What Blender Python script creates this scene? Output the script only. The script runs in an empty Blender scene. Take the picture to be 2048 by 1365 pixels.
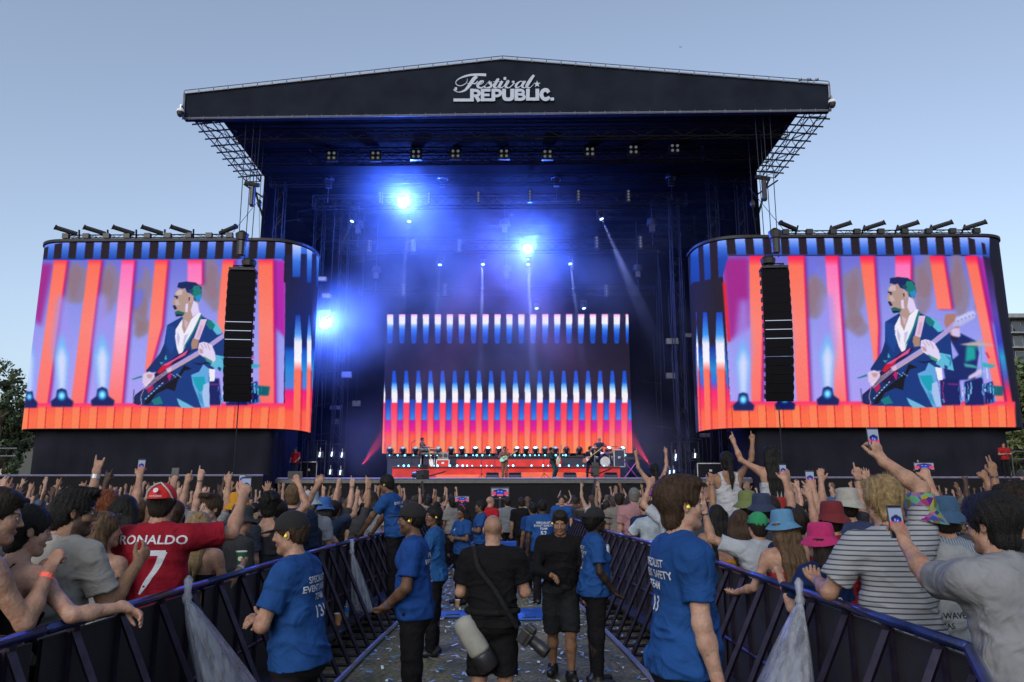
import bpy, bmesh, math, random, time
import numpy as np
from mathutils import Vector, Matrix, Euler
from mathutils.bvhtree import BVHTree
T0 = time.time()
SC = bpy.context.scene
COL = SC.collection
R = math.radians
FPX, TH, CH = 1531.0, R(11.2), 1.85          # focal length in photo pixels, pitch, eye height

# ---------------------------------------------------------------- camera
cam = bpy.data.cameras.new('camera')
cam.sensor_width = 36.0
cam.lens = 36.0 * FPX / 2048.0
cam.clip_start = 0.05
cam.clip_end = 3000.0
cam_ob = bpy.data.objects.new('camera', cam)
COL.objects.link(cam_ob)
cam_ob.location = (0, 0, CH)
cam_ob.rotation_euler = (R(90) + TH, 0, 0)
SC.camera = cam_ob

# ---------------------------------------------------------------- world, sun, exposure
SUN_EL, SUN_ROT = R(27.0), R(200)
world = bpy.data.worlds.new('World')
SC.world = world
world.use_nodes = True
wt = world.node_tree
wt.nodes.clear()
w_out = wt.nodes.new('ShaderNodeOutputWorld')
w_bg = wt.nodes.new('ShaderNodeBackground')
w_sky = wt.nodes.new('ShaderNodeTexSky')
w_sky.sky_type = 'NISHITA'
w_sky.sun_disc = False
w_sky.sun_elevation = SUN_EL
w_sky.sun_rotation = SUN_ROT
w_sky.air_density = 1.0
w_sky.dust_density = 2.6
w_sky.ozone_density = 3.0
w_hs = wt.nodes.new('ShaderNodeHueSaturation')
w_hs.inputs['Saturation'].default_value = 0.68
w_tint = wt.nodes.new('ShaderNodeMix'); w_tint.data_type = 'RGBA'; w_tint.blend_type = 'MULTIPLY'
w_tint.inputs[0].default_value = 1.0
w_tint.inputs[7].default_value = (0.98, 1.01, 1.03, 1)
wt.links.new(w_sky.outputs[0], w_hs.inputs['Color'])
wt.links.new(w_hs.outputs[0], w_tint.inputs[6])
wt.links.new(w_tint.outputs[2], w_bg.inputs[0])
w_bg.inputs[1].default_value = 0.15
wt.links.new(w_bg.outputs[0], w_out.inputs[0])

sun = bpy.data.lights.new('sun', 'SUN')
sun.energy = 0.5
sun.angle = R(40)
sun.color = (1.0, 0.93, 0.88)
sun_ob = bpy.data.objects.new('sun', sun)
COL.objects.link(sun_ob)
sun_ob.rotation_euler = (R(90) - R(35), 0, R(180) - SUN_ROT)

vs = SC.view_settings
vs.view_transform = 'Standard'
vs.look = 'None'
vs.exposure = 0.48
vs.gamma = 1.0
SC.cycles.volume_step_rate = 2.0
SC.cycles.volume_max_steps = 96
SC.cycles.max_bounces = 6
SC.cycles.diffuse_bounces = 3
SC.cycles.volume_bounces = 0
SC.cycles.transparent_max_bounces = 8
SC.cycles.caustics_reflective = False
SC.cycles.caustics_refractive = False
SC.cycles.sample_clamp_indirect = 4.0

# ---------------------------------------------------------------- photo geometry
cT, sT = math.cos(TH), math.sin(TH)
def ray(px, py):
    u, v = (px - 1024) / FPX, (682 - py) / FPX
    return Vector((u, cT - v * sT, sT + v * cT))
def at(px, py, Y):                      # the point on the ray at ground distance Y
    r = ray(px, py)
    return Vector((0, 0, CH)) + r * (Y / r.y)
def at_z(px, py, z):
    r = ray(px, py)
    return Vector((0, 0, CH)) + r * ((z - CH) / r.z)
KT, XO = 0.018, -0.25                   # the stage front stands slightly askew to the lane
def W(x, y, z): return Vector((x + XO, y - KT * x, z))
def S(px, py, y):                       # the point on the stage plane y = const
    r = ray(px, py)
    return Vector((0, 0, CH)) + r * ((y + KT * XO) / (r.y + KT * r.x))
def proj(P):                            # world -> photo pixel, arrays
    d = P - np.array([0, 0, CH])
    dep = d[:, 1] * cT + d[:, 2] * sT
    up = -d[:, 1] * sT + d[:, 2] * cT
    return 1024 + FPX * d[:, 0] / dep, 682 - FPX * up / dep

# ---------------------------------------------------------------- materials
def lin(c):
    c = np.asarray(c, float) / 255.0
    return tuple(np.where(c <= 0.04045, c / 12.92, ((c + 0.055) / 1.055) ** 2.4))
def mat(name, col, rough=0.7, metal=0.0, var=0.15, scale=8.0, bump=0.0, bscale=60.0, spec=0.4, attr=None, objcol=False, sheen=0.0, trans=0.0, coat=0.0):
    m = bpy.data.materials.new(name); m.use_nodes = True
    nt = m.node_tree; N = nt.nodes; L = nt.links
    b = N['Principled BSDF']
    b.inputs['Roughness'].default_value = rough
    b.inputs['Metallic'].default_value = metal
    b.inputs['Specular IOR Level'].default_value = spec
    if sheen: b.inputs['Sheen Weight'].default_value = sheen
    if coat: b.inputs['Coat Weight'].default_value = coat
    if trans: b.inputs['Transmission Weight'].default_value = trans
    tc = N.new('ShaderNodeTexCoord')
    ns = N.new('ShaderNodeTexNoise'); ns.inputs['Scale'].default_value = scale; ns.inputs['Detail'].default_value = 4
    L.new(tc.outputs['Object'], ns.inputs['Vector'])
    mr = N.new('ShaderNodeMapRange'); mr.inputs[1].default_value = 0.3; mr.inputs[2].default_value = 0.7
    mr.inputs[3].default_value = 1 - var; mr.inputs[4].default_value = 1 + var
    L.new(ns.outputs['Fac'], mr.inputs[0])
    mx = N.new('ShaderNodeMix'); mx.data_type = 'RGBA'; mx.blend_type = 'MULTIPLY'; mx.inputs[0].default_value = 1
    if objcol:
        oi = N.new('ShaderNodeObjectInfo'); L.new(oi.outputs['Color'], mx.inputs[6])
    else:
        mx.inputs[6].default_value = (*col, 1)
    L.new(mr.outputs[0], mx.inputs[7])
    src = mx.outputs[2]
    if attr:                             # colour attribute: rgb = paint, alpha = how much of it
        at_ = N.new('ShaderNodeVertexColor'); at_.layer_name = attr
        m2 = N.new('ShaderNodeMix'); m2.data_type = 'RGBA'
        L.new(at_.outputs['Alpha'], m2.inputs[0]); L.new(src, m2.inputs[6]); L.new(at_.outputs['Color'], m2.inputs[7])
        src = m2.outputs[2]
    L.new(src, b.inputs['Base Color'])
    if bump:
        n2 = N.new('ShaderNodeTexNoise'); n2.inputs['Scale'].default_value = bscale; n2.inputs['Detail'].default_value = 3
        L.new(tc.outputs['Object'], n2.inputs['Vector'])
        bp = N.new('ShaderNodeBump'); bp.inputs['Strength'].default_value = bump; bp.inputs['Distance'].default_value = 0.01
        L.new(n2.outputs['Fac'], bp.inputs['Height']); L.new(bp.outputs[0], b.inputs['Normal'])
    return m
def emis(name, col, s, sample=True):
    m = bpy.data.materials.new(name); m.use_nodes = True
    b = m.node_tree.nodes['Principled BSDF']
    b.inputs['Base Color'].default_value = (0.02, 0.02, 0.02, 1)
    b.inputs['Emission Color'].default_value = (*col, 1)
    b.inputs['Emission Strength'].default_value = s
    if not sample: m.cycles.emission_sampling = 'NONE'
    return m

# ---------------------------------------------------------------- objects
def tag(o, label=None, cat=None, group=None, kind=None):
    if label: o['label'] = label
    if cat: o['category'] = cat
    if group: o['group'] = group
    if kind: o['kind'] = kind
    return o
def empty(name, loc, label, cat, group=None, rz=0.0):
    o = bpy.data.objects.new(name, None); COL.objects.link(o)
    o.location = loc; o.rotation_euler = (0, 0, rz); o.empty_display_size = 0.2
    return tag(o, label, cat, group)
def copy_tree(o, parent=None):
    c = o.copy(); COL.objects.link(c)
    if parent: c.parent = parent
    for ch in list(o.children): copy_tree(ch, c)
    return c
class MB:
    def __init__(s): s.v = []; s.f = []
    def add(s, vs, fs):
        n = len(s.v); s.v += [tuple(p) for p in vs]; s.f += [tuple(i + n for i in f) for f in fs]
    def box(s, c, d, M=None):
        x, y, z = [k / 2 for k in d]
        vs = [Vector((a * x, b * y, e * z)) for a, b, e in ((-1,-1,-1),(1,-1,-1),(1,1,-1),(-1,1,-1),(-1,-1,1),(1,-1,1),(1,1,1),(-1,1,1))]
        c = Vector(c)
        vs = [(M @ p if M else p) + c for p in vs]
        s.add(vs, [(0,3,2,1),(4,5,6,7),(0,1,5,4),(1,2,6,5),(2,3,7,6),(3,0,4,7)])
    def tube(s, a, b, r, n=6, r2=None):
        a, b = Vector(a), Vector(b); d = (b - a)
        if d.length < 1e-6: return
        q = d.to_track_quat('Z', 'Y'); r2 = r if r2 is None else r2
        vs = [a + q @ Vector((r * math.cos(2 * math.pi * i / n), r * math.sin(2 * math.pi * i / n), 0)) for i in range(n)]
        vs += [b + q @ Vector((r2 * math.cos(2 * math.pi * i / n), r2 * math.sin(2 * math.pi * i / n), 0)) for i in range(n)]
        fs = [(i, (i + 1) % n, n + (i + 1) % n, n + i) for i in range(n)]
        fs += [tuple(range(n - 1, -1, -1)), tuple(range(n, 2 * n))]
        s.add(vs, fs)
    def path(s, pts, r, n=6):
        for a, b in zip(pts[:-1], pts[1:]): s.tube(a, b, r, n)
    def lathe(s, prof, c=(0, 0, 0), n=16, M=None):
        c = Vector(c); vs = []
        for (r, z) in prof:
            for i in range(n):
                p = Vector((r * math.cos(2 * math.pi * i / n), r * math.sin(2 * math.pi * i / n), z))
                vs.append((M @ p if M else p) + c)
        fs = []
        for k in range(len(prof) - 1):
            for i in range(n):
                j = (i + 1) % n
                fs.append((k * n + i, k * n + j, (k + 1) * n + j, (k + 1) * n + i))
        fs.append(tuple(range(n - 1, -1, -1))); fs.append(tuple((len(prof) - 1) * n + i for i in range(n)))
        s.add(vs, fs)
    def prism(s, pts, off):              # polygon (list of Vectors) extruded by the vector off
        n = len(pts); off = Vector(off)
        s.add([Vector(p) for p in pts] + [Vector(p) + off for p in pts],
              [tuple(range(n)), tuple(range(2 * n - 1, n - 1, -1))] + [(i, n + i, n + (i + 1) % n, (i + 1) % n) for i in range(n)])
    def truss(s, a, b, w=0.5, h=0.5, r=0.03, step=0.6, up=(0, 0, 1)):
        a, b = Vector(a), Vector(b); d = (b - a); L = d.length; d.normalize()
        side = d.cross(Vector(up)).normalized(); u = side.cross(d).normalized()
        cs = [side * w / 2 * i + u * h / 2 * j for i, j in ((-1, -1), (1, -1), (1, 1), (-1, 1))]
        for c in cs: s.tube(a + c, b + c, r, 4)
        n = max(1, int(L / step))
        for k in range(n):
            p, q = a + d * (L * k / n), a + d * (L * (k + 1) / n)
            for i in range(4):
                j = (i + 1) % 4
                if k % 2: i, j = j, i
                s.tube(p + cs[i], q + cs[j], r * 0.5, 3)
        for p in (a, b):
            for i in range(4): s.tube(p + cs[i], p + cs[(i + 1) % 4], r * 0.7, 4)
    def build(s, name, m, parent=None, smooth=False, bevel=0.0):
        me = bpy.data.meshes.new(name); me.from_pydata(s.v, [], s.f); me.materials.append(m)
        if smooth: me.shade_smooth()
        bm = bmesh.new(); bm.from_mesh(me); bmesh.ops.recalc_face_normals(bm, faces=bm.faces); bm.to_mesh(me); bm.free()
        o = bpy.data.objects.new(name, me); COL.objects.link(o)
        if parent: o.parent = parent
        if bevel:
            md = o.modifiers.new('bevel', 'BEVEL'); md.width = bevel; md.segments = 2; md.limit_method = 'ANGLE'
        return o
def recenter(o):                         # move a mesh object's origin to its base centre
    me = o.data; n = len(me.vertices); a = np.empty(n * 3, np.float32); me.vertices.foreach_get('co', a); a = a.reshape(-1, 3)
    c = np.array([(a[:, 0].min() + a[:, 0].max()) / 2, (a[:, 1].min() + a[:, 1].max()) / 2, a[:, 2].min()])
    me.vertices.foreach_set('co', (a - c).ravel().astype(np.float32)); me.update(); o.location = Vector(o.location) + Vector(c)
    return o
ORD = 'first second third fourth fifth sixth seventh eighth ninth tenth eleventh twelfth thirteenth fourteenth fifteenth sixteenth seventeenth eighteenth nineteenth twentieth'.split()
def smooth_path(pts, n=6):               # Catmull-Rom through tuples of any length
    P = [np.array(p, float) for p in pts]; P = [2 * P[0] - P[1]] + P + [2 * P[-1] - P[-2]]; out = []
    for i in range(1, len(P) - 2):
        for k in range(n):
            t = k / n; p0, p1, p2, p3 = P[i - 1], P[i], P[i + 1], P[i + 2]
            out.append(0.5 * ((2 * p1) + (p2 - p0) * t + (2 * p0 - 5 * p1 + 4 * p2 - p3) * t * t + (3 * p1 - p0 - 3 * p2 + p3) * t ** 3))
    out.append(P[-2]); return out
def ribbons(strokes, fn, n=6):           # strokes of (x, y, width) -> MB; fn(x, y, layer) -> world
    mb = MB(); k = 0
    for st in strokes:
        pts = smooth_path(st, n) if len(st) > 2 else [np.array(p, float) for p in st]
        L, Rr = [], []
        for i, p in enumerate(pts):
            a = pts[max(0, i - 1)]; b = pts[min(len(pts) - 1, i + 1)]; t = b[:2] - a[:2]; t = t / (np.hypot(*t) + 1e-9)
            nn = np.array([-t[1], t[0]]) * max(p[2], 0.3) / 2
            L.append(fn(*(p[:2] + nn), k)); Rr.append(fn(*(p[:2] - nn), k))
        m = len(L); mb.add(L + Rr, [(i, i + 1, m + i + 1, m + i) for i in range(m - 1)]); k += 1
    return mb

BLACK = mat('black_cloth', (0.008, 0.008, 0.011), 0.9, var=0.3, scale=3, bump=0.5, bscale=6, spec=0.1)
SCRIM = mat('dark_scrim', (0.011, 0.011, 0.018), 0.95, var=0.3, scale=0.6, bump=0.8, bscale=5, spec=0.08)
STEEL = mat('black_steel', (0.018, 0.018, 0.022), 0.55, metal=0.4, var=0.2)
ALU = mat('aluminium', (0.35, 0.36, 0.40), 0.35, metal=0.9, var=0.15)
PLAST = mat('black_plastic', (0.015, 0.015, 0.018), 0.4, var=0.2)
GREYM = mat('grey_metal', (0.12, 0.12, 0.14), 0.45, metal=0.7)
# ================================================================ GROUND AND SURROUNDINGS
def ground_mat():
    m = bpy.data.materials.new('trodden_grass'); m.use_nodes = True
    nt = m.node_tree; N = nt.nodes; L = nt.links; b = N['Principled BSDF']; b.inputs['Roughness'].default_value = 0.95
    tc = N.new('ShaderNodeTexCoord')
    n1 = N.new('ShaderNodeTexNoise'); n1.inputs['Scale'].default_value = 1.3; n1.inputs['Detail'].default_value = 8
    n2 = N.new('ShaderNodeTexNoise'); n2.inputs['Scale'].default_value = 22; n2.inputs['Detail'].default_value = 6
    for n in (n1, n2): L.new(tc.outputs['Object'], n.inputs['Vector'])
    r1 = N.new('ShaderNodeValToRGB'); e = r1.color_ramp.elements
    e[0].position = 0.35; e[0].color = (0.06, 0.07, 0.035, 1); e[1].position = 0.68; e[1].color = (0.21, 0.19, 0.13, 1)
    L.new(n1.outputs['Fac'], r1.inputs[0])
    r2 = N.new('ShaderNodeValToRGB'); e = r2.color_ramp.elements
    e[0].position = 0.35; e[0].color = (0.35, 0.35, 0.35, 1); e[1].position = 0.7; e[1].color = (1.4, 1.35, 1.2, 1)
    L.new(n2.outputs['Fac'], r2.inputs[0])
    mx = N.new('ShaderNodeMix'); mx.data_type = 'RGBA'; mx.blend_type = 'MULTIPLY'; mx.inputs[0].default_value = 1
    L.new(r1.outputs[0], mx.inputs[6]); L.new(r2.outputs[0], mx.inputs[7]); L.new(mx.outputs[2], b.inputs['Base Color'])
    bp = N.new('ShaderNodeBump'); bp.inputs['Strength'].default_value = 0.9; bp.inputs['Distance'].default_value = 0.04
    L.new(n2.outputs['Fac'], bp.inputs['Height']); L.new(bp.outputs[0], b.inputs['Normal'])
    return m
g = MB(); G = 900
g.add([(-G, -G, 0), (G, -G, 0), (G, G, 0), (-G, G, 0)], [(0, 1, 2, 3)])
tag(g.build('ground', ground_mat()), kind='structure')

LEAFM = [mat('leaves_' + n, c, 0.6, var=0.5, scale=2.5) for n, c in (('dark', (0.035, 0.055, 0.022)), ('mid', (0.06, 0.09, 0.03)), ('pale', (0.08, 0.10, 0.035)))]
BARK = mat('bark', (0.07, 0.055, 0.04), 0.9, bump=0.8, bscale=12)
def tree(base, h, rx, label, lm, nleaf=5000, ls=0.28, seed=0, group='trees behind the video walls'):
    rnd = np.random.default_rng(seed); base = Vector(base)
    t = empty('tree', base, label, 'tree', group)
    tr = MB(); tips = []
    def limb(p, d, L, r, k):
        q = p + d * L; tr.tube(p, q, r, 6, r * 0.65)
        if k == 0: tips.append(q); return
        for _ in range(3):
            dd = (d + Vector(rnd.normal(0, 0.55, 3))).normalized(); dd.z = abs(dd.z) * 0.8 + 0.1
            limb(q, dd.normalized(), L * 0.68, r * 0.6, k - 1)
    limb(Vector((0, 0, 0)), Vector((0, 0, 1)), h * 0.32, h * 0.022, 3)
    tr.build('trunk', BARK, t)
    nc = 26; cc = rnd.normal(0, 1, (nc, 3)); cc /= np.linalg.norm(cc, axis=1)[:, None]; cc *= rnd.uniform(0.35, 0.95, (nc, 1))
    cc = cc * np.array([rx, rx, h * 0.36]) + np.array([0, 0, h * 0.62]); rr = rnd.uniform(0.16, 0.34, nc) * rx
    k = rnd.integers(0, nc, nleaf); d = rnd.normal(0, 1, (nleaf, 3)); d /= np.linalg.norm(d, axis=1)[:, None]
    c = cc[k] + d * (rr[k] * rnd.uniform(0.5, 1.15, nleaf))[:, None]
    a = rnd.normal(0, 1, (nleaf, 3)); a /= np.linalg.norm(a, axis=1)[:, None]; b = np.cross(a, d); b /= np.linalg.norm(b, axis=1)[:, None] + 1e-9
    s = (ls * rnd.uniform(0.5, 1.2, nleaf))[:, None]
    V = np.stack([c - a * s, c + b * s * 0.55, c + a * s, c - b * s * 0.55], 1).reshape(-1, 3)
    me = bpy.data.meshes.new('crown'); me.from_pydata(V.tolist(), [], [(4 * i, 4 * i + 1, 4 * i + 2, 4 * i + 3) for i in range(nleaf)])
    me.materials.append(lm); o = bpy.data.objects.new('crown', me); COL.objects.link(o); o.parent = t
    return t
def tree_at(px, py_top, Y, rx, *a, **k):
    p = at(px, py_top, Y); return tree((p.x, Y, 0), p.z, rx, *a, **k)
tree_at(40, 705, 66, 2.6, 'slender dark tree reaching highest beside the left video wall edge', LEAFM[0], 3500, 0.2, 1)
tree_at(18, 760, 64, 2.2, 'loose leafy tree left of the slender one beyond the left video wall', LEAFM[0], 3000, 0.2, 2)
tree_at(-15, 790, 74, 4.5, 'broad dark tree at the far left edge behind the low cream house', LEAFM[1], 4500, 0.3, 3)
tree_at(2040, 715, 76, 5.0, 'round green tree below the apartment block at the far right edge', LEAFM[1], 7000, 0.3, 4)
tree_at(2005, 770, 70, 3.6, 'dark bushy tree tucked against the right video wall', LEAFM[0], 5000, 0.28, 5)
tree_at(2085, 760, 64, 5.0, 'pale green tree cut by the right edge of the photo', LEAFM[2], 6000, 0.3, 6)

# apartment block far right
blk = empty('apartment_building', (0, 0, 0), 'grey apartment block with recessed balconies rising over the trees at far right', 'building')
CONC = mat('pale_cladding', (0.20, 0.21, 0.23), 0.8, var=0.15, scale=1)
DKC = mat('dark_cladding', (0.07, 0.075, 0.085), 0.7, var=0.2, scale=1)
GLS = mat('window_glass', (0.03, 0.04, 0.05), 0.08, spec=0.8, var=0.4, scale=0.3)
bA = at(2010, 650, 150); bB = at(2120, 640, 150)
bx0, bx1, bz = bA.x, bB.x + 6, bB.z
w = MB(); w.box(((bx0 + bx1) / 2 + 0.6, 158, bz / 2), (bx1 - bx0 - 1.2, 16, bz)); w.build('wall', DKC, blk)
w = MB(); w.box((bx0 - 2.0, 160, bz * 0.44), (4.2, 14, bz * 0.88)); w.build('stair_tower', CONC, blk)
w = MB(); w.box(((bx0 + bx1) / 2, 157, bz + 0.5), (bx1 - bx0 + 1, 18, 0.8)); w.build('roof', CONC, blk)
nf = int(bz / 3.0)
for f in range(nf):
    z = bz - 3.0 * (f + 1) + 0.2
    w = MB(); w.box(((bx0 + bx1) / 2, 149.4, z), (bx1 - bx0, 1.6, 0.28)); w.build('balcony_slab', CONC, blk)
    if f < 7:
        x = bx0 + 1.0; j = 0
        while x < bx1 - 2:
            w = MB(); w.box((x + 1.2, 149.96, z + 1.45), (1.9, 0.12, 2.0)); fr = w.build('window', CONC, blk)
            w = MB(); w.box((x + 1.2, 149.88, z + 1.45), (1.6, 0.1, 1.75)); w.build('pane', GLS, fr)
            if (j + f) % 2 == 0:
                w = MB(); w.box((x + 1.3, 148.65, z + 0.7), (2.6, 0.06, 1.0)); w.build('balcony_rail', GLS, blk)
            x += 3.1; j += 1
# low cream house and fence far left
hs = empty('house', (0, 0, 0), 'low cream house with white trim seen behind the barrier at far left', 'building')
CREAM = mat('cream_render', (0.42, 0.36, 0.26), 0.9)
WHITEP = mat('white_paint', (0.6, 0.62, 0.65), 0.6)
p = at(18, 845, 90); q = at(2, 905, 90)
w = MB(); w.box((p.x - 3, 94, p.z / 2), (9, 8, p.z)); w.build('wall', CREAM, hs)
w = MB()
for sx in (-1, 1): w.add([(p.x - 3 - 5, 94 + sx * 4.5, p.z - 0.1), (p.x - 3 + 5, 94 + sx * 4.5, p.z - 0.1), (p.x - 3 + 5, 94, p.z + 1.8), (p.x - 3 - 5, 94, p.z + 1.8)], [(0, 1, 2, 3)])
w.build('roof', mat('slate', (0.05, 0.05, 0.06)), hs)
for k in range(3):
    w = MB(); w.box((p.x - 5.5 + 2.6 * k, 89.97, p.z * 0.55), (1.3, 0.1, 1.6)); fr = w.build('window', WHITEP, hs)
    w = MB(); w.box((p.x - 5.5 + 2.6 * k, 89.9, p.z * 0.55), (1.05, 0.08, 1.35)); w.build('pane', GLS, fr)
def far_rail(px0, px1, py, Y, label):
    a = at(px0, py, Y); b = at(px1, py, Y); t = empty('railing', (a.x, Y, 0), label, 'railing')
    w = MB(); L = b.x - a.x
    for dz in (0, 0.45): w.tube((0, 0, a.z - dz), (L, 0, a.z - dz), 0.05)
    w.build('rail', GREYM, t)
    w = MB(); k = 0.0
    while k <= L: w.tube((k, 0, 0), (k, 0, a.z), 0.04); k += 1.5
    w.build('post', GREYM, t)
far_rail(-60, 34, 897, 46, 'grey metal railing at far left beside the black video wall base')
far_rail(2022, 2100, 903, 46, 'pale metal railing at far right beyond the video wall base')

# ================================================================ SCREEN PICTURES (what the LED walls show)
class Canvas:
    def __init__(s, x0, y0, x1, y1, base):
        s.o = (x0, y0); s.a = np.empty((int(y1 - y0), int(x1 - x0), 3)); s.a[:] = np.array(base) / 255.0
        s.m = lambda p: p
    def poly(s, pts, col, f=0, alpha=1.0):
        P = np.array([s.m(p) for p in pts]) - np.array(s.o); H, Wd = s.a.shape[:2]
        x0 = max(0, int(P[:, 0].min()) - f * 2 - 1); x1 = min(Wd, int(P[:, 0].max()) + f * 2 + 2)
        y0 = max(0, int(P[:, 1].min()) - f * 2 - 1); y1 = min(H, int(P[:, 1].max()) + f * 2 + 2)
        if x1 <= x0 or y1 <= y0: return
        acc = np.zeros((y1 - y0, x1 - x0))
        for oy in (0.25, 0.75):
            for ox in (0.25, 0.75):
                X = np.arange(x0, x1)[None, :] + ox; Y = np.arange(y0, y1)[:, None] + oy; ins = np.zeros(acc.shape, bool)
                for (ax, ay), (bx, by) in zip(P, np.roll(P, -1, 0)):
                    if ay == by: continue
                    c = ((ay <= Y) != (by <= Y)); ins ^= c & (X < ax + (Y - ay) * (bx - ax) / (by - ay))
                acc += ins * 0.25
        if f:
            for _ in range(2):
                for ax in (0, 1):
                    k = np.pad(acc, [(f, f) if i == ax else (0, 0) for i in (0, 1)], mode='edge'); c = np.cumsum(k, ax); n = 2 * f + 1
                    c = np.concatenate([np.zeros_like(np.take(c, [0], ax)), c], ax)
                    acc = (np.take(c, range(n, c.shape[ax]), ax) - np.take(c, range(0, c.shape[ax] - n), ax)) / n
        acc = (acc * alpha)[..., None]
        if isinstance(col, list):         # colour stops down the page, y given in the caller's frame
            ys = [s.m((pts[0][0], c[0]))[1] - s.o[1] for c in col]; yy = np.arange(y0, y1)
            C = np.stack([np.interp(yy, ys, [c[1][k] / 255.0 for c in col]) for k in range(3)], 1)[:, None, :]
        else: C = np.array(col) / 255.0
        s.a[y0:y1, x0:x1] = s.a[y0:y1, x0:x1] * (1 - acc) + C * acc
    def line(s, pts, w, col, f=0, alpha=1.0):
        for (a, b) in zip(pts[:-1], pts[1:]):
            a, b = np.array(a, float), np.array(b, float); t = b - a; n = np.array([-t[1], t[0]]) / (np.hypot(*t) + 1e-9) * w / 2
            s.poly([a + n, b + n, b - n, a - n], col, f, alpha)
    def ell(s, cx, cy, rx, ry, col, f=0, alpha=1.0):
        s.poly([(cx + rx * math.cos(t), cy + ry * math.sin(t)) for t in np.linspace(0, 2 * math.pi, 20, endpoint=False)], col, f, alpha)
    def sample(s, x, y):
        x = np.clip(x - s.o[0], 0, s.a.shape[1] - 1.01); y = np.clip(y - s.o[1], 0, s.a.shape[0] - 1.01)
        i, j = x.astype(int), y.astype(int); fx, fy = (x - i)[:, None], (y - j)[:, None]; a = s.a
        return (a[j, i] * (1 - fx) + a[j, i + 1] * fx) * (1 - fy) + (a[j + 1, i] * (1 - fx) + a[j + 1, i + 1] * fx) * fy
def screen_mat(name, s):
    m = bpy.data.materials.new(name); m.use_nodes = True; N = m.node_tree.nodes; L = m.node_tree.links
    b = N['Principled BSDF']; b.inputs['Base Color'].default_value = (0.006, 0.006, 0.008, 1); b.inputs['Roughness'].default_value = 0.8; b.inputs['Specular IOR Level'].default_value = 0.1
    a = N.new('ShaderNodeVertexColor'); a.layer_name = 'picture'
    L.new(a.outputs[0], b.inputs['Emission Color']); b.inputs['Emission Strength'].default_value = s
    m.cycles.emission_sampling = 'NONE'; return m
def screen_grid(name, foot, z0, z1, nz, canvas, m, parent, boost=1.04):
    n = len(foot); P = np.zeros((nz, n, 3)); P[:, :, :2] = np.array(foot)[None]; P[:, :, 2] = np.linspace(z0, z1, nz)[:, None]
    P = P.reshape(-1, 3); x, y = proj(P); c = canvas.sample(x, y); lum = c.mean(1, keepdims=True); c = np.clip(lum + (c - lum) * boost, 0, 1)
    c = np.where(c <= 0.04045, c / 12.92, ((c + 0.055) / 1.055) ** 2.4)
    rng = np.random.default_rng(5); c = c * (1 + rng.normal(0, 0.03, (len(c), 1)))
    rowl = np.repeat(1 - 0.10 * (np.arange(nz) % 2), n)[:, None]; c = np.clip(c * rowl, 0, 1.2)
    i = np.arange(nz - 1)[:, None] * n + np.arange(n - 1)[None]; i = i.ravel(); F = np.stack([i, i + 1, i + n + 1, i + n], 1)
    me = bpy.data.meshes.new(name); me.from_pydata(P.tolist(), [], F.tolist())
    ca = me.color_attributes.new('picture', 'FLOAT_COLOR', 'POINT')
    ca.data.foreach_set('color', np.hstack([c, np.ones((len(c), 1))]).astype(np.float32).ravel())
    me.materials.append(m); o = bpy.data.objects.new(name, me); COL.objects.link(o); o.parent = parent; return o

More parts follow.
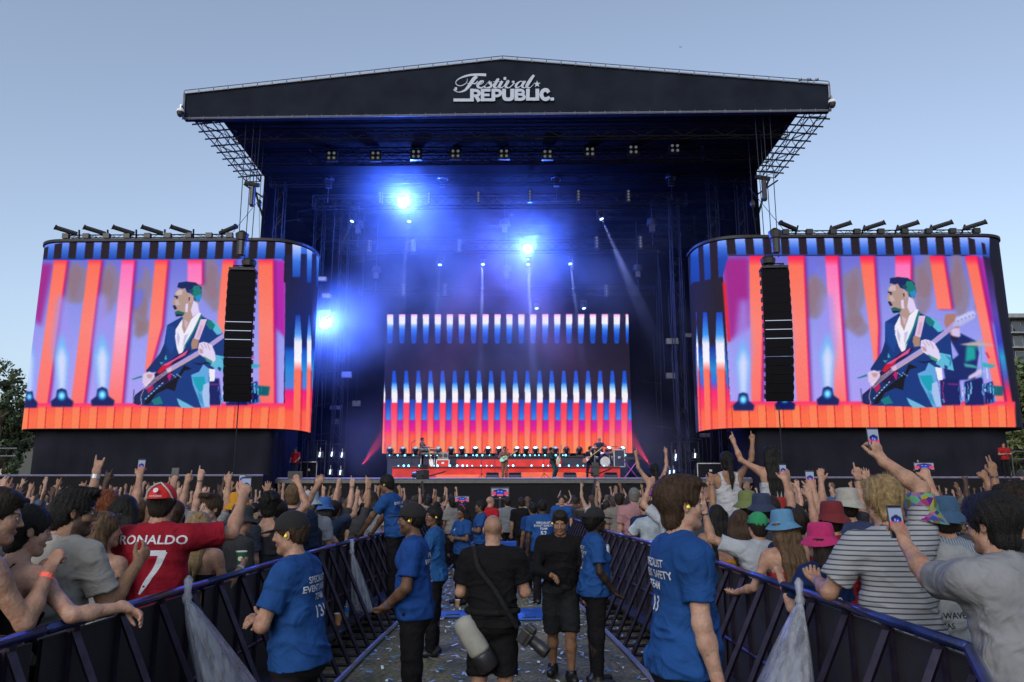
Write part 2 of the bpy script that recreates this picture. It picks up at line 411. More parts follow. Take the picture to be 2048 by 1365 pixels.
OR, CO, MG, NV = (255, 112, 72), (255, 120, 108), (226, 30, 120), (8, 32, 92)
def band(c, pts_fn, gaps):
    pass
def draw_feed(c, right):
    """the camera picture on a side wall, drawn in the frame of the enlarged left wall"""
    if not right:
        c.m = lambda p: (p[0] / 2.624, 440 + p[1] / 2.625)
    else:
        c.m = lambda p: (1370 + p[0] / 2.625, 440 + p[1] / 2.625)
    bot, top = (985, 200) if not right else (985, 180)
    if not right:
        X = lambda x, y: (x, y)
        bg = [[(205, 205), (1500, 205), (1490, 985), (110, 985)]]
        stripes = [((285, 352), (185, 248)), ((465, 532), (372, 440)), ((640, 706), (565, 640)), ((815, 880), (762, 790)), ((985, 1060), (990, 1050)), ((1170, 1228), (1140, 1200)), ((1356, 1432), (1362, 1440))]
        brown = [(390, 330, 60, 130), (565, 370, 45, 150), (740, 430, 50, 150), (1110, 330, 60, 130), (740, 560, 40, 60)]
        lamps = [(155, 925, 0.7), (325, 920, 1.0), (538, 915, 1.05)]
        mleft, mright = [(205, 230), (278, 230), (215, 560), (170, 520)], [(1435, 215), (1500, 215), (1500, 620), (1440, 560)]
    else:
        bg = [[(195, 190), (1590, 190), (1680, 975), (240, 975)]]
        stripes = [((338, 415), (350, 400)), ((540, 622), (590, 655)), ((736, 800), (790, 850)), ((918, 990), (1000, 1010)), ((1105, 1185), (1150, 1200)), ((1285, 1355), (1420, 1460)), ((1470, 1530), (1640, 1680))]
        brown = [(670, 400, 55, 140), (880, 400, 50, 160), (1250, 330, 60, 140), (1430, 330, 50, 160), (1560, 350, 40, 150), (900, 540, 50, 60)]
        lamps = [(307, 940, 0.95), (525, 935, 0.9), (750, 910, 1.0)]
        mleft, mright = [(195, 200), (335, 195), (345, 560), (230, 640)], [(1530, 200), (1580, 200), (1640, 560), (1590, 520)]
    c.poly(bg[0], [(200, (112, 112, 214)), (420, (140, 145, 232)), (700, (160, 162, 244)), (985, (176, 160, 244))])
    rb = random.Random(3)
    for x, y, a, b in brown:
        for col, q, al in (((142, 124, 140), 1.1, 0.8), ((146, 112, 122), 0.6, 0.6)):
            ph = rb.uniform(0, 6); c.poly([(x + a * q * (1 + 0.35 * math.sin(3 * t + ph)) * math.cos(t), y + b * q * (1 + 0.25 * math.sin(2 * t + ph)) * math.sin(t)) for t in np.linspace(0, 6.1, 22)], col, 3, al)
    for x, y, a, b in brown[::2]: c.poly([(x - 60, y - 190), (x + 20, y - 200), (x + 8, y - 120), (x - 30, y - 80), (x - 62, y - 130)], (112, 116, 222), 4, 0.9)
    c.poly(mleft, (160, 36, 140), 5); c.poly(mright, (178, 40, 170), 3)
    yb = 975 if not right else 965
    for k, ((a, b), (d, e)) in enumerate(stripes):
        pts = [(a, top + 10), (b, top + 10), (e, yb), (d, yb)]
        if k == 3: pts = [(a, top + 10), (b, top + 10), (b - 30 if not right else b + 25, 560), (e, 780), (d, 800)]
        if k == 4: pts = [(a, top + 10), (b, top + 10), (b, 340), (a, 340)]
        if k == 5 and not right: pts = [(a, top + 10), (b, top + 10), (e, 620), (d, 560)]
        if k == 5 and right: pts = [(a, top + 10), (b, top + 10), (1400, 470), (1325, 470)]
        c.poly([(x + 16, y) for x, y in pts], (120, 24, 130), 3, 0.8); c.poly([(x + 7, y) for x, y in pts], (236, 20, 96), 1, 0.9)
        pink = k in (2, 4)
        c.poly(pts, [(200, (255, 40, 90)), (240, (255, 120, 190) if pink else (255, 116, 92)), (560, (255, 170, 205) if pink else (255, 134, 122)), (975, (255, 116, 110))], 1)
    for (x, y, s) in lamps:
        c.poly([(x - 16 * s, y - 20), (x - 52 * s, y - 260), (x - 20 * s, y - 520), (x + 25 * s, y - 520), (x + 52 * s, y - 260), (x + 18 * s, y - 20)], (160, 150, 240), 6, 0.75)
        c.poly([(x - 14 * s, y - 10), (x - 40 * s, y - 200), (x, y - 330), (x + 36 * s, y - 200), (x + 16 * s, y - 10)], (110, 200, 255), 5, 0.8)
        c.poly([(x - 10 * s, y - 10), (x - 24 * s, y - 190), (x, y - 260), (x + 24 * s, y - 190), (x + 12 * s, y - 10)], (225, 225, 255), 4, 0.9)
    y1 = 972 if not right else 962
    x0, x1 = (100, 1645) if not right else (70, 1735)
    xb0, xb1 = (90, 1640) if not right else (75, 1737)
    c.poly([(x0, y1 - 8), (x1, y1 - 8), (xb1, 1120), (xb0, 1120)], [(y1 - 8, (255, 50, 120)), (y1 + 20, (255, 92, 80)), (y1 + 60, (255, 112, 72)), (1120, (255, 108, 76))], 1)
    x = 110; k = 0
    while x < x1:
        sh = -10 if not right else 8
        if k % 2: c.poly([(x - 46, y1 + 12), (x, y1 + 12), (x + sh, 1120), (x - 46 + sh, 1120)], (255, 138, 92), 2, 0.75)
        c.line([(x, y1 + 10), (x + sh, 1120)], 5 if k % 2 else 2.5, (190, 20, 40), 0, 0.85); x += 45; k += 1
    for (x, y, q) in lamps:
        y += 12
        c.poly([(x - 52*q, y + 50), (x - 58*q, y + 22), (x - 30*q, y), (x - 24*q, y - 38), (x, y - 48*q), (x + 24*q, y - 38), (x + 32*q, y), (x + 62*q, y + 22), (x + 56*q, y + 50)], (14, 26, 92), 1)
        c.ell(x, y - 8, 22 * q, 25 * q, (40, 150, 230), 2); c.ell(x, y - 8, 12 * q, 15 * q, (170, 250, 255), 2)
    # drums and cymbals behind
    if right: c.m = lambda p: (1720 + p[0] / 4.55, 530 + p[1] / 4.55)
    else: c.m = lambda p: (395 + (p[0] - 730) / 4.0, 530 + p[1] / 4.55)
    DN = (12, 26, 96)
    if right:
        c.poly([(800, 640), (910, 620), (1050, 690), (1085, 800), (1050, 1040), (780, 1060), (760, 930), (900, 820)], (14, 36, 104), 1); c.poly([(970, 740), (1050, 740), (1056, 860), (960, 885)], (24, 160, 160), 2); c.poly([(1000, 690), (1060, 700), (1084, 780), (1040, 760)], (20, 120, 124), 2)
        c.poly([(780, 450), (870, 445), (902, 560), (905, 640), (860, 690), (800, 620), (768, 520)], (172, 122, 112), 1); c.poly([(826, 575), (908, 575), (918, 650), (866, 676), (836, 640)], (214, 194, 234), 1); c.poly([(806, 628), (850, 650), (900, 660), (880, 700), (840, 690)], (30, 20, 60), 1); c.poly([(992, 1012), (1100, 946), (1142, 970), (1050, 1022), (985, 1046)], (214, 198, 232), 1)
    for pts in (((730, 1040), (905, 1035), (925, 1275), (738, 1280)), ((950, 1065), (1120, 1020), (1135, 1275), (962, 1280)), ((1130, 1090), (1210, 1060), (1225, 1250), (1140, 1270))): c.poly(pts, DN, 1)
    c.poly([(1205, 1100), (1312, 1108), (1300, 1192), (1212, 1190)], (10, 96, 110), 1); c.line([(765, 1060), (752, 1150), (775, 1250)], 6, (196, 50, 130)); c.line([(800, 1085), (900, 1090)], 12, (150, 40, 130), 1)
    rr = random.Random(5)
    for q in range(46):
        x = rr.choice((760, 905, 930, 955, 985, 1005, 1120, 1140, 1165, 1190, 1215, 1240)) + rr.uniform(-8, 8); y = rr.uniform(1040, 1230); c.line([(x, y), (x + rr.uniform(-6, 12), y + rr.uniform(20, 70))], rr.choice((5, 8, 13)), rr.choice(((130, 215, 250), (230, 240, 255), (40, 130, 200), (90, 180, 230))), 0, 0.85)
    c.line([(1100, 680), (1105, 800), (1120, 1040)], 12, (90, 170, 210)); c.line([(1150, 900), (1165, 1040)], 12, (190, 225, 250))
    c.poly([(905, 725), (1000, 708), (1085, 700), (1240, 738), (1100, 738), (980, 736)], (192, 172, 178), 1); c.poly([(1080, 672), (1105, 668), (1108, 705), (1080, 705)], (190, 160, 170), 1); c.poly([(945, 895), (1040, 912), (1095, 945), (960, 930)], (70, 160, 165), 1); c.poly([(1120, 890), (1244, 915), (1200, 942), (1120, 930)], (60, 170, 190), 1); c.poly([(1140, 795), (1160, 800), (1185, 850), (1170, 850)], (190, 30, 70), 1)
    if not right: c.poly([(730, 930), (1000, 930), (1000, 1045), (730, 1045)], (14, 36, 104), 1, 0.0)
    # ---- the bass player, traced in the frame of a closer crop
    if right: c.m = lambda p: (1720 + (0.999 * p[0] + 0.1506 * p[1] - 247) / 4.55, 530 + p[1] / 4.55)
    else: c.m = lambda p: (250 + p[0] / 4.709, 540 + p[1] / 4.707)
    NA, DK, TE, CY2, SKN_, SKL, WH = (14, 54, 124), (8, 18, 56), (18, 118, 124), (96, 186, 218), (178, 150, 142), (226, 212, 246), (242, 238, 252)
    for col, pts in [
        (NA, ((560, 430), (400, 520), (370, 700), (330, 790), (200, 950), (215, 975), (300, 960), (340, 1000), (150, 1280), (790, 1300), (800, 1060), (850, 900), (960, 960), (975, 620), (905, 590), (870, 500), (770, 460), (700, 420))),
        ((10, 44, 104), ((370, 700), (400, 760), (330, 960), (200, 950), (330, 790))), ((20, 66, 142), ((400, 520), (470, 540), (480, 700), (440, 800), (390, 700))),
        (WH, ((545, 460), (480, 560), (475, 640), (490, 740), (515, 805), (548, 770), (600, 650), (700, 480), (718, 410), (692, 398), (620, 470), (560, 600), (540, 540))),
        ((196, 190, 226), ((500, 580), (520, 640), (505, 720), (490, 650))), ((200, 196, 230), ((560, 620), (600, 600), (560, 700), (545, 720))),
        (SKN_, ((550, 440), (538, 540), (560, 600), (620, 480), (640, 430), (600, 410))), (SKN_, ((540, 440), (600, 330), (690, 290), (700, 400), (640, 452), (560, 480))),
        (SKL, ((650, 290), (688, 320), (702, 400), (640, 444), (622, 380))), ((206, 176, 190), ((560, 470), (600, 490), (580, 550), (565, 540))),
        (SKN_, ((505, 178), (472, 215), (470, 258), (444, 310), (455, 330), (462, 352), (470, 372), (478, 428), (540, 437), (600, 402), (640, 305), (655, 250), (600, 220), (565, 178))),
        ((206, 184, 190), ((508, 188), (545, 190), (540, 235), (490, 240), (478, 218))), ((198, 174, 176), ((470, 290), (500, 280), (520, 330), (480, 335))),
        (SKL, ((574, 320), (598, 318), (592, 402), (568, 392))), ((12, 32, 88), ((505, 122), (494, 165), (540, 180), (568, 172), (586, 212), (622, 222), (640, 240), (655, 292), (700, 300), (726, 240), (722, 165), (668, 120), (580, 110))),
        ((20, 120, 116), ((652, 148), (700, 150), (725, 200), (712, 262), (690, 300), (662, 288), (640, 232), (624, 204))), ((36, 140, 200), ((664, 250), (726, 225), (712, 285), (680, 302))),
        ((16, 70, 96), ((600, 190), (640, 180), (650, 214), (612, 216))), ((196, 158, 156), ((604, 232), (650, 248), (642, 300), (612, 312))), (DK, ((602, 262), (614, 258), (612, 292), (602, 290))),
        (DK, ((462, 243), (498, 248), (505, 262), (468, 256))), (DK, ((478, 262), (500, 262), (498, 272), (484, 272))), (DK, ((452, 336), (476, 334), (492, 368), (470, 378), (460, 358))),
        ((20, 96, 92), ((472, 396), (504, 384), (566, 404), (552, 430), (488, 442), (476, 428))), (DK, ((480, 420), (540, 418), (546, 434), (486, 440))),
        (TE, ((716, 420), (736, 432), (690, 520), (600, 680), (562, 724), (548, 768), (556, 720), (640, 580))),
        ((226, 196, 226), ((716, 465), (776, 465), (702, 662), (650, 646))), ((208, 172, 206), ((716, 520), (740, 520), (700, 640), (672, 640))), ((168, 132, 116), ((640, 645), (700, 660), (682, 740), (632, 748), (624, 700))),
        (TE, ((780, 466), (860, 500), (850, 560), (800, 560), (770, 520))), (CY2, ((806, 470), (870, 500), (906, 560), (912, 604), (868, 612), (830, 566), (852, 520))),
        (DK, ((630, 878), (720, 880), (800, 862), (790, 880), (700, 898))), ((60, 180, 196), ((326, 866), (352, 874), (372, 862), (346, 892))), ((60, 180, 196), ((374, 838), (386, 800), (398, 842), (384, 848))),
        ((100, 168, 224), ((740, 890), (792, 930), (800, 1300), (720, 1300), (680, 1180), (640, 1080), (625, 990), (700, 960))), ((20, 160, 184), ((636, 1010), (752, 1004), (766, 1120), (700, 1152), (660, 1080))), ((170, 196, 240), ((742, 1080), (796, 1060), (798, 1290), (752, 1290), (728, 1180))), ((60, 150, 200), ((690, 1150), (730, 1180), (740, 1280), (700, 1230))),
        (WH, ((792, 930), (850, 940), (846, 1048), (800, 1052))), (CY2, ((852, 800), (950, 820), (960, 965), (870, 942), (806, 900))), ((40, 130, 176), ((900, 820), (950, 850), (945, 900), (925, 930), (935, 870))), ((24, 60, 130), ((880, 910), (910, 925), (900, 960), (876, 935))),
        ((110, 186, 222), ((490, 1208), (600, 1266), (660, 1300), (540, 1300), (510, 1270))), (TE, ((250, 1230), (330, 1190), (360, 1260), (280, 1275))),
        ((34, 14, 66), ((74, 1255), (96, 1180), (200, 1100), (296, 962), (340, 915), (500, 800), (600, 748), (624, 768), (520, 860), (430, 940), (472, 1000), (400, 1060), (300, 1110), (210, 1240), (130, 1275))),
        ((12, 40, 96), ((100, 1190), (200, 1120), (280, 1060), (330, 1090), (240, 1180), (170, 1260), (110, 1262))), ((196, 18, 52), ((300, 968), (350, 905), (462, 848), (430, 905), (332, 978))), ((214, 90, 150), ((350, 902), (470, 838), (600, 752), (568, 806), (480, 850), (400, 900))), ((176, 20, 90), ((205, 1120), (262, 1080), (270, 1120), (225, 1165))), ((190, 30, 110), ((400, 1000), (430, 960), (440, 1000), (420, 1050))),
        ((6, 6, 24), ((176, 1272), (262, 1160), (360, 1090), (500, 1000), (560, 900), (632, 932), (560, 952), (500, 1040), (470, 1142), (400, 1120), (300, 1165), (230, 1262))),
        ((220, 200, 232), ((175, 980), (230, 958), (276, 975), (284, 1010), (240, 1062), (200, 1104), (165, 1060))), ((202, 156, 150), ((205, 985), (262, 984), (250, 1022), (214, 1020))),
        ((40, 130, 140), ((62, 1030), (160, 995), (164, 1014), (84, 1036)))]: c.poly(pts, col, 0)
    c.line([(396, 952), (560, 860), (760, 742), (950, 606)] + ([(1040, 530)] if right else []), 42, (176, 158, 216)); c.line([(420, 962), (700, 800)], 10, (206, 164, 150))
    for q in range(4): c.line([(172 + 8 * q, 1096 + 9 * q), (440, 918 + 9 * q)], 4, (246, 226, 236))
    for q in range(7): c.line([(190 + 26 * q, 1220 - 24 * q), (206 + 26 * q, 1206 - 24 * q)], 9, (150, 210, 240))
    for q in range(6): c.line([(440 + 16 * q, 980 + 12 * (q % 3)), (450 + 16 * q, 990 + 12 * (q % 3))], 7, (180, 220, 250))
    c.line([(160, 1270), (150, 1200), (185, 1110)], 5, (230, 190, 210)); c.line([(86, 1125), (82, 1260)], 12, (90, 100, 150))
    c.poly([(700, 690), (740, 678), (770, 684), (820, 710), (850, 780), (856, 850), (820, 882), (770, 842), (700, 792), (690, 740)], (226, 214, 246)); c.poly([(700, 740), (735, 750), (740, 790), (706, 786)], (196, 156, 160)); c.poly([(742, 812), (830, 862), (818, 884), (772, 862)], (60, 150, 130))
    for a, b in (((716, 700), (742, 742)), ((744, 690), (772, 738)), ((780, 700), (806, 760))): c.line([a, b], 7, (182, 150, 176))
    if right:
        c.poly([(1004, 566), (1052, 484), (1190, 424), (1232, 440), (1222, 486), (1084, 556)], (182, 182, 232), 1)
        for q in range(5): c.ell(1066 + 36 * q, 500 - 14 * q, 20, 24, (206, 208, 250), 2); c.ell(1066 + 36 * q, 512 - 14 * q, 8, 10, (120, 120, 200), 1)
def draw_bands(c, right):
    BT = [(90, (225, 225, 255)), (125, (176, 196, 255)), (160, (78, 130, 232)), (200, (32, 84, 190)), (300, (16, 60, 160))]
    if not right:
        c.m = lambda p: (p[0] / 2.624, 440 + p[1] / 2.625)
        top = lambda x: np.interp(x, [200, 300, 600, 1000, 1400, 1540, 1670], [160, 122, 110, 98, 98, 118, 170])
        c.poly([(190, 80), (1680, 80), (1680, 330), (1505, 230), (1480, 205), (205, 212), (190, 240)], [(90, (150, 170, 255)), (120, (120, 150, 250)), (160, (60, 110, 215)), (205, (24, 72, 170))])
        gaps = [(228, 252), (285, 325), (362, 402), (447, 492), (532, 575), (616, 660), (702, 745), (786, 832), (872, 918), (958, 1002), (1046, 1090), (1132, 1175), (1220, 1268), (1308, 1353), (1398, 1445), (1494, 1535)]
        for a, b in gaps:
            t = 0.96 - 0.0 * a
            yb = 205 if a < 1490 else 330
            c.poly([(a + 4, top(a)), (b + 4, top(b)), (b - 4, yb), (a - 4, yb)], (30, 20, 34))
        # the curved inner end, same design as the stage wall
        c.poly([(1500, 180), (1680, 180), (1650, 1115), (1495, 1100)], [(180, (26, 26, 60)), (420, (30, 34, 80)), (660, (20, 40, 110)), (690, (30, 90, 200)), (780, (40, 140, 220)), (880, (90, 130, 220)), (900, (240, 30, 130)), (985, (255, 60, 90)), (1010, (255, 100, 70)), (1115, (255, 108, 76))])
        for a, b, yb in ((1536, 1582, 300), (1612, 1640, 330), (1662, 1680, 350)):
            c.poly([(a, top(a)), (b, top(b)), (b - 6, yb), (a, yb)], [(110, (225, 225, 255)), (165, (150, 180, 255)), (215, (60, 120, 225)), (330, (20, 60, 160))])
        for a, b in ((1545, 1585), (1612, 1636)):
            c.poly([(a + 8, 500), (b - 8, 500), (b, 640), (b - 2, 800), (a, 800), (a, 640)], [(500, (30, 60, 170)), (600, (90, 160, 250)), (640, (240, 240, 255)), (740, (255, 250, 255)), (800, (255, 90, 80))])
            c.poly([(a, 795), (b - 2, 795), (b - 8, 1110), (a - 6, 1110)], (255, 120, 90)); c.line([(b, 795), (b - 5, 1110)], 5, (190, 20, 50), 1)
    else:
        c.m = lambda p: (1370 + p[0] / 2.625, 440 + p[1] / 2.625)
        top = lambda x: np.interp(x, [40, 110, 300, 600, 1200, 1500, 1590], [150, 112, 84, 76, 80, 92, 130])
        c.poly([(30, 70), (1600, 70), (1600, 260), (1560, 185), (230, 185), (190, 330), (30, 340)], [(80, (190, 200, 255)), (110, (130, 165, 255)), (150, (60, 110, 220)), (200, (24, 72, 175)), (330, (16, 60, 160))])
        gaps = [(74, 100), (133, 174), (220, 266), (318, 362), (410, 458), (505, 548), (598, 640), (692, 735), (782, 828), (872, 918), (962, 1006), (1052, 1096), (1142, 1186), (1232, 1274), (1318, 1362), (1405, 1446), (1490, 1526), (1560, 1580)]
        for a, b in gaps:
            yb = 182 if a > 200 else 330
            c.poly([(a - 4, top(a)), (b - 4, top(b)), (b + 5, yb), (a + 5, yb)], (30, 20, 34))
        c.poly([(38, 330), (200, 300), (215, 640), (240, 985), (245, 1115), (75, 1115)], [(300, (28, 22, 36)), (640, (34, 24, 36)), (680, (24, 60, 160)), (780, (40, 140, 210)), (850, (60, 110, 220)), (900, (245, 40, 120)), (985, (255, 70, 90)), (1010, (255, 104, 70)), (1115, (255, 108, 76))])
        c.poly([(198, 330), (215, 330), (240, 640), (225, 640)], (225, 30, 50), 1)
        for a, b in ((58, 70), (90, 128), (160, 208)):
            c.poly([(a + 6, 485), (b - 12, 485), (b, 640), (b + 4, 800), (a + 8, 800), (a + 2, 640)], [(485, (24, 66, 190)), (600, (60, 150, 240)), (650, (240, 240, 255)), (740, (255, 250, 255)), (800, (255, 90, 80))])
            c.poly([(a + 8, 795), (b + 4, 795), (b + 14, 1112), (a + 18, 1112)], (255, 120, 90)); c.line([(b + 5, 795), (b + 14, 1112)], 5, (200, 20, 50), 1)
        c.poly([(1565, 190), (1600, 200), (1740, 1085), (1712, 1085)], [(190, (40, 20, 60)), (480, (90, 70, 170)), (640, (60, 60, 190)), (720, (40, 160, 210)), (820, (80, 90, 190)), (900, (240, 40, 90)), (1000, (255, 96, 76)), (1085, (255, 108, 76))], 1)
SCR = screen_mat('led_picture', 0.72)
def arc_foot(pts, rad, res):             # polyline with rounded corners in stage coordinates, evenly resampled
    out = []
    P = [Vector(p) for p in pts]
    out.append(P[0])
    for a, b, c, r in zip(P[:-2], P[1:-1], P[2:], rad):
        d1, d2 = (a - b).normalized(), (c - b).normalized()
        p, q = b + d1 * r, b + d2 * r
        for k in range(13):
            t = k / 12; out.append(p * (1 - t) ** 2 + b * 2 * t * (1 - t) + q * t * t)
    out.append(P[-1]); L = [0]
    for a, b in zip(out[:-1], out[1:]): L.append(L[-1] + (b - a).length)
    s = np.linspace(0, L[-1], res)
    return [(np.interp(v, L, [p.x for p in out]), np.interp(v, L, [p.y for p in out])) for v in s]
ZB, ZT, YF = 5.2, 15.55, 40.5
def side_wall(right):
    c = Canvas(1370, 450, 2048, 880, (20, 20, 40)) if right else Canvas(0, 450, 680, 880, (20, 20, 40))
    draw_feed(c, right); draw_bands(c, right)
    if right: pts, rad = [(10.75, 43.9), (10.75, YF), (27.6, YF), (27.6, 44.5)], (2.6, 1.9)
    else: pts, rad = [(-26.6, 44.5), (-26.6, YF), (-11.3, YF), (-11.3, 43.7)], (1.9, 2.6)
    foot = [tuple(W(x, y, 0))[:2] for x, y in arc_foot([(x, y) for x, y in pts], rad, 560)]
    side = 'right' if right else 'left'
    t = empty('video_wall', W(19 if right else -19, YF, 0), 'tall curved LED video wall ' + side + ' of the stage showing a bass player between orange stripes', 'video wall', 'video walls either side of the stage')
    def ofs(f, d):
        f = np.array(f); tg = np.gradient(f, axis=0); n = np.stack([tg[:, 1], -tg[:, 0]], 1); n /= np.linalg.norm(n, axis=1)[:, None]; return f + n * d
    c0 = t.location
    def sheet(name, z0, z1, d0, d1, m, thick=0.25, ft=foot):
        A, B = ofs(ft, d0), ofs(ft, d1); mb = MB(); n = len(A)
        A2, B2 = ofs(ft, d0 - thick), ofs(ft, d1 - thick)
        v = [(*p, z0) for p in A] + [(*p, z1) for p in B] + [(*p, z0) for p in A2] + [(*p, z1) for p in B2]
        f = []
        for i in range(n - 1):
            f += [(i, i + 1, n + i + 1, n + i), (2*n + i + 1, 2*n + i, 3*n + i, 3*n + i + 1), (n + i, n + i + 1, 3*n + i + 1, 3*n + i), (i + 1, i, 2*n + i, 2*n + i + 1)]
        mb.add([Vector(p) - c0 for p in v], f); return mb.build(name, m, t, smooth=False)
    scr = screen_grid('screen', ofs(foot, 0.04), ZB, ZT, 330, c, SCR, t); scr.location = -Vector(c0)
    sheet('cabinet_back', ZB - 0.05, ZT + 0.05, 0.0, 0.0, BLACK)
    sheet('top_edge', ZT + 0.05, ZT + 0.20, 0.12, 0.12, STEEL, 0.4)
    # the black skirt hangs straight below
    if right: bp, br = [(13.2, 46), (13.2, 41.0), (27.0, 41.0), (27.0, 45)], (0.5, 1.9)
    else: bp, br = [(-26.2, 45), (-26.2, 41.0), (-12.6, 41.0), (-12.6, 46)], (1.9, 0.5)
    bf = [tuple(W(x, y, 0))[:2] for x, y in arc_foot(bp, br, 160)]
    rng = np.random.default_rng(3 + right); ph = rng.uniform(0, 6, 4); s = np.arange(160)
    dz = 0.05 * (np.sin(s * 0.9 + ph[0]) + np.sin(s * 0.37 + ph[1]))
    A = ofs(bf, 0) ; Bv = ofs(bf, 0) + (ofs(bf, 1) - ofs(bf, 0)) * dz[:, None]
    mb = MB(); n = len(A); v = [(*p, 0.0) for p in Bv] + [(*p, ZB + 0.6) for p in A]
    mb.add([Vector(p) - c0 for p in v], [(i, i + 1, n + i + 1, n + i) for i in range(n - 1)]); mb.build('skirt', SCRIM, t)
    # truss with floodlights on the top
    x0, x1 = (-25.2, -15.8) if not right else (15.6, 26.2)
    a, b = W(x0, 41.6, ZT + 0.55) - c0, W(x1, 41.6, ZT + 0.55) - c0
    mb = MB(); mb.truss(a, b, 0.5, 0.4, 0.035, 0.5); mb.build('top_truss', STEEL, t)
    n = 6
    for k in range(n):
        p = a.lerp(b, (k + 0.35) / (n - 0.3)); sgn = -1 if not right else 1
        if (k == n - 1 and not right) or (k == 0 and right): sgn = -sgn
        mb = MB(); mb.tube(p + Vector((0, -0.3, 0.25)), p + Vector((sgn * 1.0, -0.7, 0.5)), 0.13, 8); mb.tube(p, p + Vector((0.1, -0.3, 0.5)), 0.05)
        mb.tube(p + Vector((sgn * 1.0, -0.7, 0.5)), p + Vector((sgn * 1.05, -0.73, 0.52)), 0.16, 8)
        mb.build('boom_arm', STEEL, t)
    for k in range(9):
        p = a.lerp(b, k / 8.0); mb = MB(); mb.box(p + Vector((0, -0.35, 0.1)), (0.35, 0.25, 0.28)); mb.build('floodlight', PLAST, t)
    return t
side_wall(False); side_wall(True)

# ================================================================ STAGE HOUSE
DZ = 2.6
st = empty('stage', W(0, 42, 0), 'large black festival stage with gabled roof, red risers and glowing deck', 'stage')
c0 = Vector(st.location)
def sp(name, mb, m, parent=None, **k):
    mb.v = [tuple(Vector(v) - c0) for v in mb.v]; return mb.build(name, m, parent or st, **k)
def qbox(x0, x1, y0, y1, z0, z1, mb=None):
    mb = mb or MB(); c = [W(x, y, z) for z in (z0, z1) for x, y in ((x0, y0), (x1, y0), (x1, y1), (x0, y1))]
    mb.add(c, [(0,3,2,1),(4,5,6,7),(0,1,5,4),(1,2,6,5),(2,3,7,6),(3,0,4,7)]); return mb
FASC = mat('fascia_cloth', (0.009, 0.012, 0.021), 0.9, var=0.25, scale=0.8, bump=0.5, bscale=3, spec=0.1)
TRIM = mat('silver_trim', (0.15, 0.16, 0.20), 0.5, metal=0.3)
fp = [S(370, 188, 38), S(1005, 119, 38), S(1657, 170, 38), S(1660, 222, 38), S(1000, 229.5, 38), S(367, 238, 38)]
mb = MB(); mb.prism(fp, (0, 0.35, 0)); fas = sp('fascia', mb, FASC)
mb = MB(); n = len(fp)
for i in range(n):
    a, b = fp[i] + Vector((0, -0.06, 0)), fp[(i + 1) % n] + Vector((0, -0.06, 0)); mb.tube(a, b, 0.06 if i >= 2 else 0.05, 5)
    L = (b - a).length; k = 0.0
    while k < L: p = a.lerp(b, k / L); mb.tube(p + Vector((0, -0.05, -0.09)), p + Vector((0, -0.05, 0.16 if i < 2 else 0.09)), 0.025, 4); k += 0.8
mb.path([p + Vector((0, 0, 0.22)) for p in fp[:3]], 0.028, 4)
sp('edge_trim', mb, TRIM, fas)
# roof canopy: ceiling and side flaps
EL, ER = S(440, 236, 38).x - XO, S(1602, 223, 38).x - XO; ZC = fp[4].z + 0.15
DRAPE = mat('interior_drape', (0.004, 0.004, 0.006), 0.95, var=0.3, scale=2, bump=0.6, bscale=3, spec=0.05); mb = qbox(EL, ER, 38.4, 61, ZC, ZC + 0.12); sp('ceiling', mb, DRAPE)
mb = MB(); ap = fp[1].z; mb.add([W(EL - 1, 38.4, fp[0].z - 0.1), W(-0.3, 38.4, ap - 0.1), W(ER + 1, 38.4, fp[2].z - 0.1), W(EL - 1, 61, fp[0].z - 0.6), W(-0.3, 61, ap - 0.6), W(ER + 1, 61, fp[2].z - 0.6)], [(0, 1, 4, 3), (1, 2, 5, 4)])
sp('roof_skin', mb, BLACK)
YS = 46.0
mb = qbox(EL - 0.15, EL, YS, 61, 0, ZC); sp('side_wall', mb, DRAPE); mb = qbox(ER, ER + 0.15, YS, 61, 0, ZC); sp('side_wall', mb, DRAPE)
mb = qbox(EL, ER, 59.6, 59.9, 0, ZC); sp('back_wall', mb, DRAPE)
RAFT = mat('roof_rafters', (0.005, 0.005, 0.007), 0.7, metal=0.2)
mb = MB()
for k in range(7): mb.truss(W(EL + 0.3, 39.5 + 3.2 * k, ZC - 0.5), W(ER - 0.3, 39.5 + 3.2 * k, ZC - 0.5), 0.4, 0.6, 0.035, 1.1)
sp('rafter_truss', mb, RAFT)
# outrigger trusses outside the canopy
for sx, e in ((-1, EL), (1, ER)):
    mb = MB(); x = e + sx * 0.95
    mb.truss(W(x, 38.2, ZC - 0.1), W(x, 46.3, ZC - 0.1), 0.9, 0.45, 0.045, 1.3)
    for k in range(9): mb.tube(W(e, 38.8 + k * 0.9, ZC), W(x + sx * 0.9, 38.8 + k * 0.9, ZC - 0.15), 0.05, 4)
    mb.tube(W(x, 46.3, ZC - 0.5), W(e, 46.2, ZC - 3.2), 0.07, 4); mb.tube(W(x + sx * .6, 46.3, ZC - 0.5), W(e, 46.2, ZC - 1.6), 0.05, 4)
    sp('outrigger_truss', mb, STEEL)
# tower legs at the opening
TOWR = mat('tower_steel', (0.012, 0.013, 0.017), 0.55, metal=0.4)
for x in (EL + 0.8, EL + 2.6, EL + 4.4, ER - 4.4, ER - 2.6, ER - 0.8):
    mb = MB(); mb.truss(W(x, YS + 0.6 + (abs(x) < 13) * 3, DZ), W(x, YS + 0.6 + (abs(x) < 13) * 3, ZC - 0.3), 0.55, 0.55, 0.035, 0.8, up=(0, 1, 0)); sp('tower_leg', mb, TOWR)
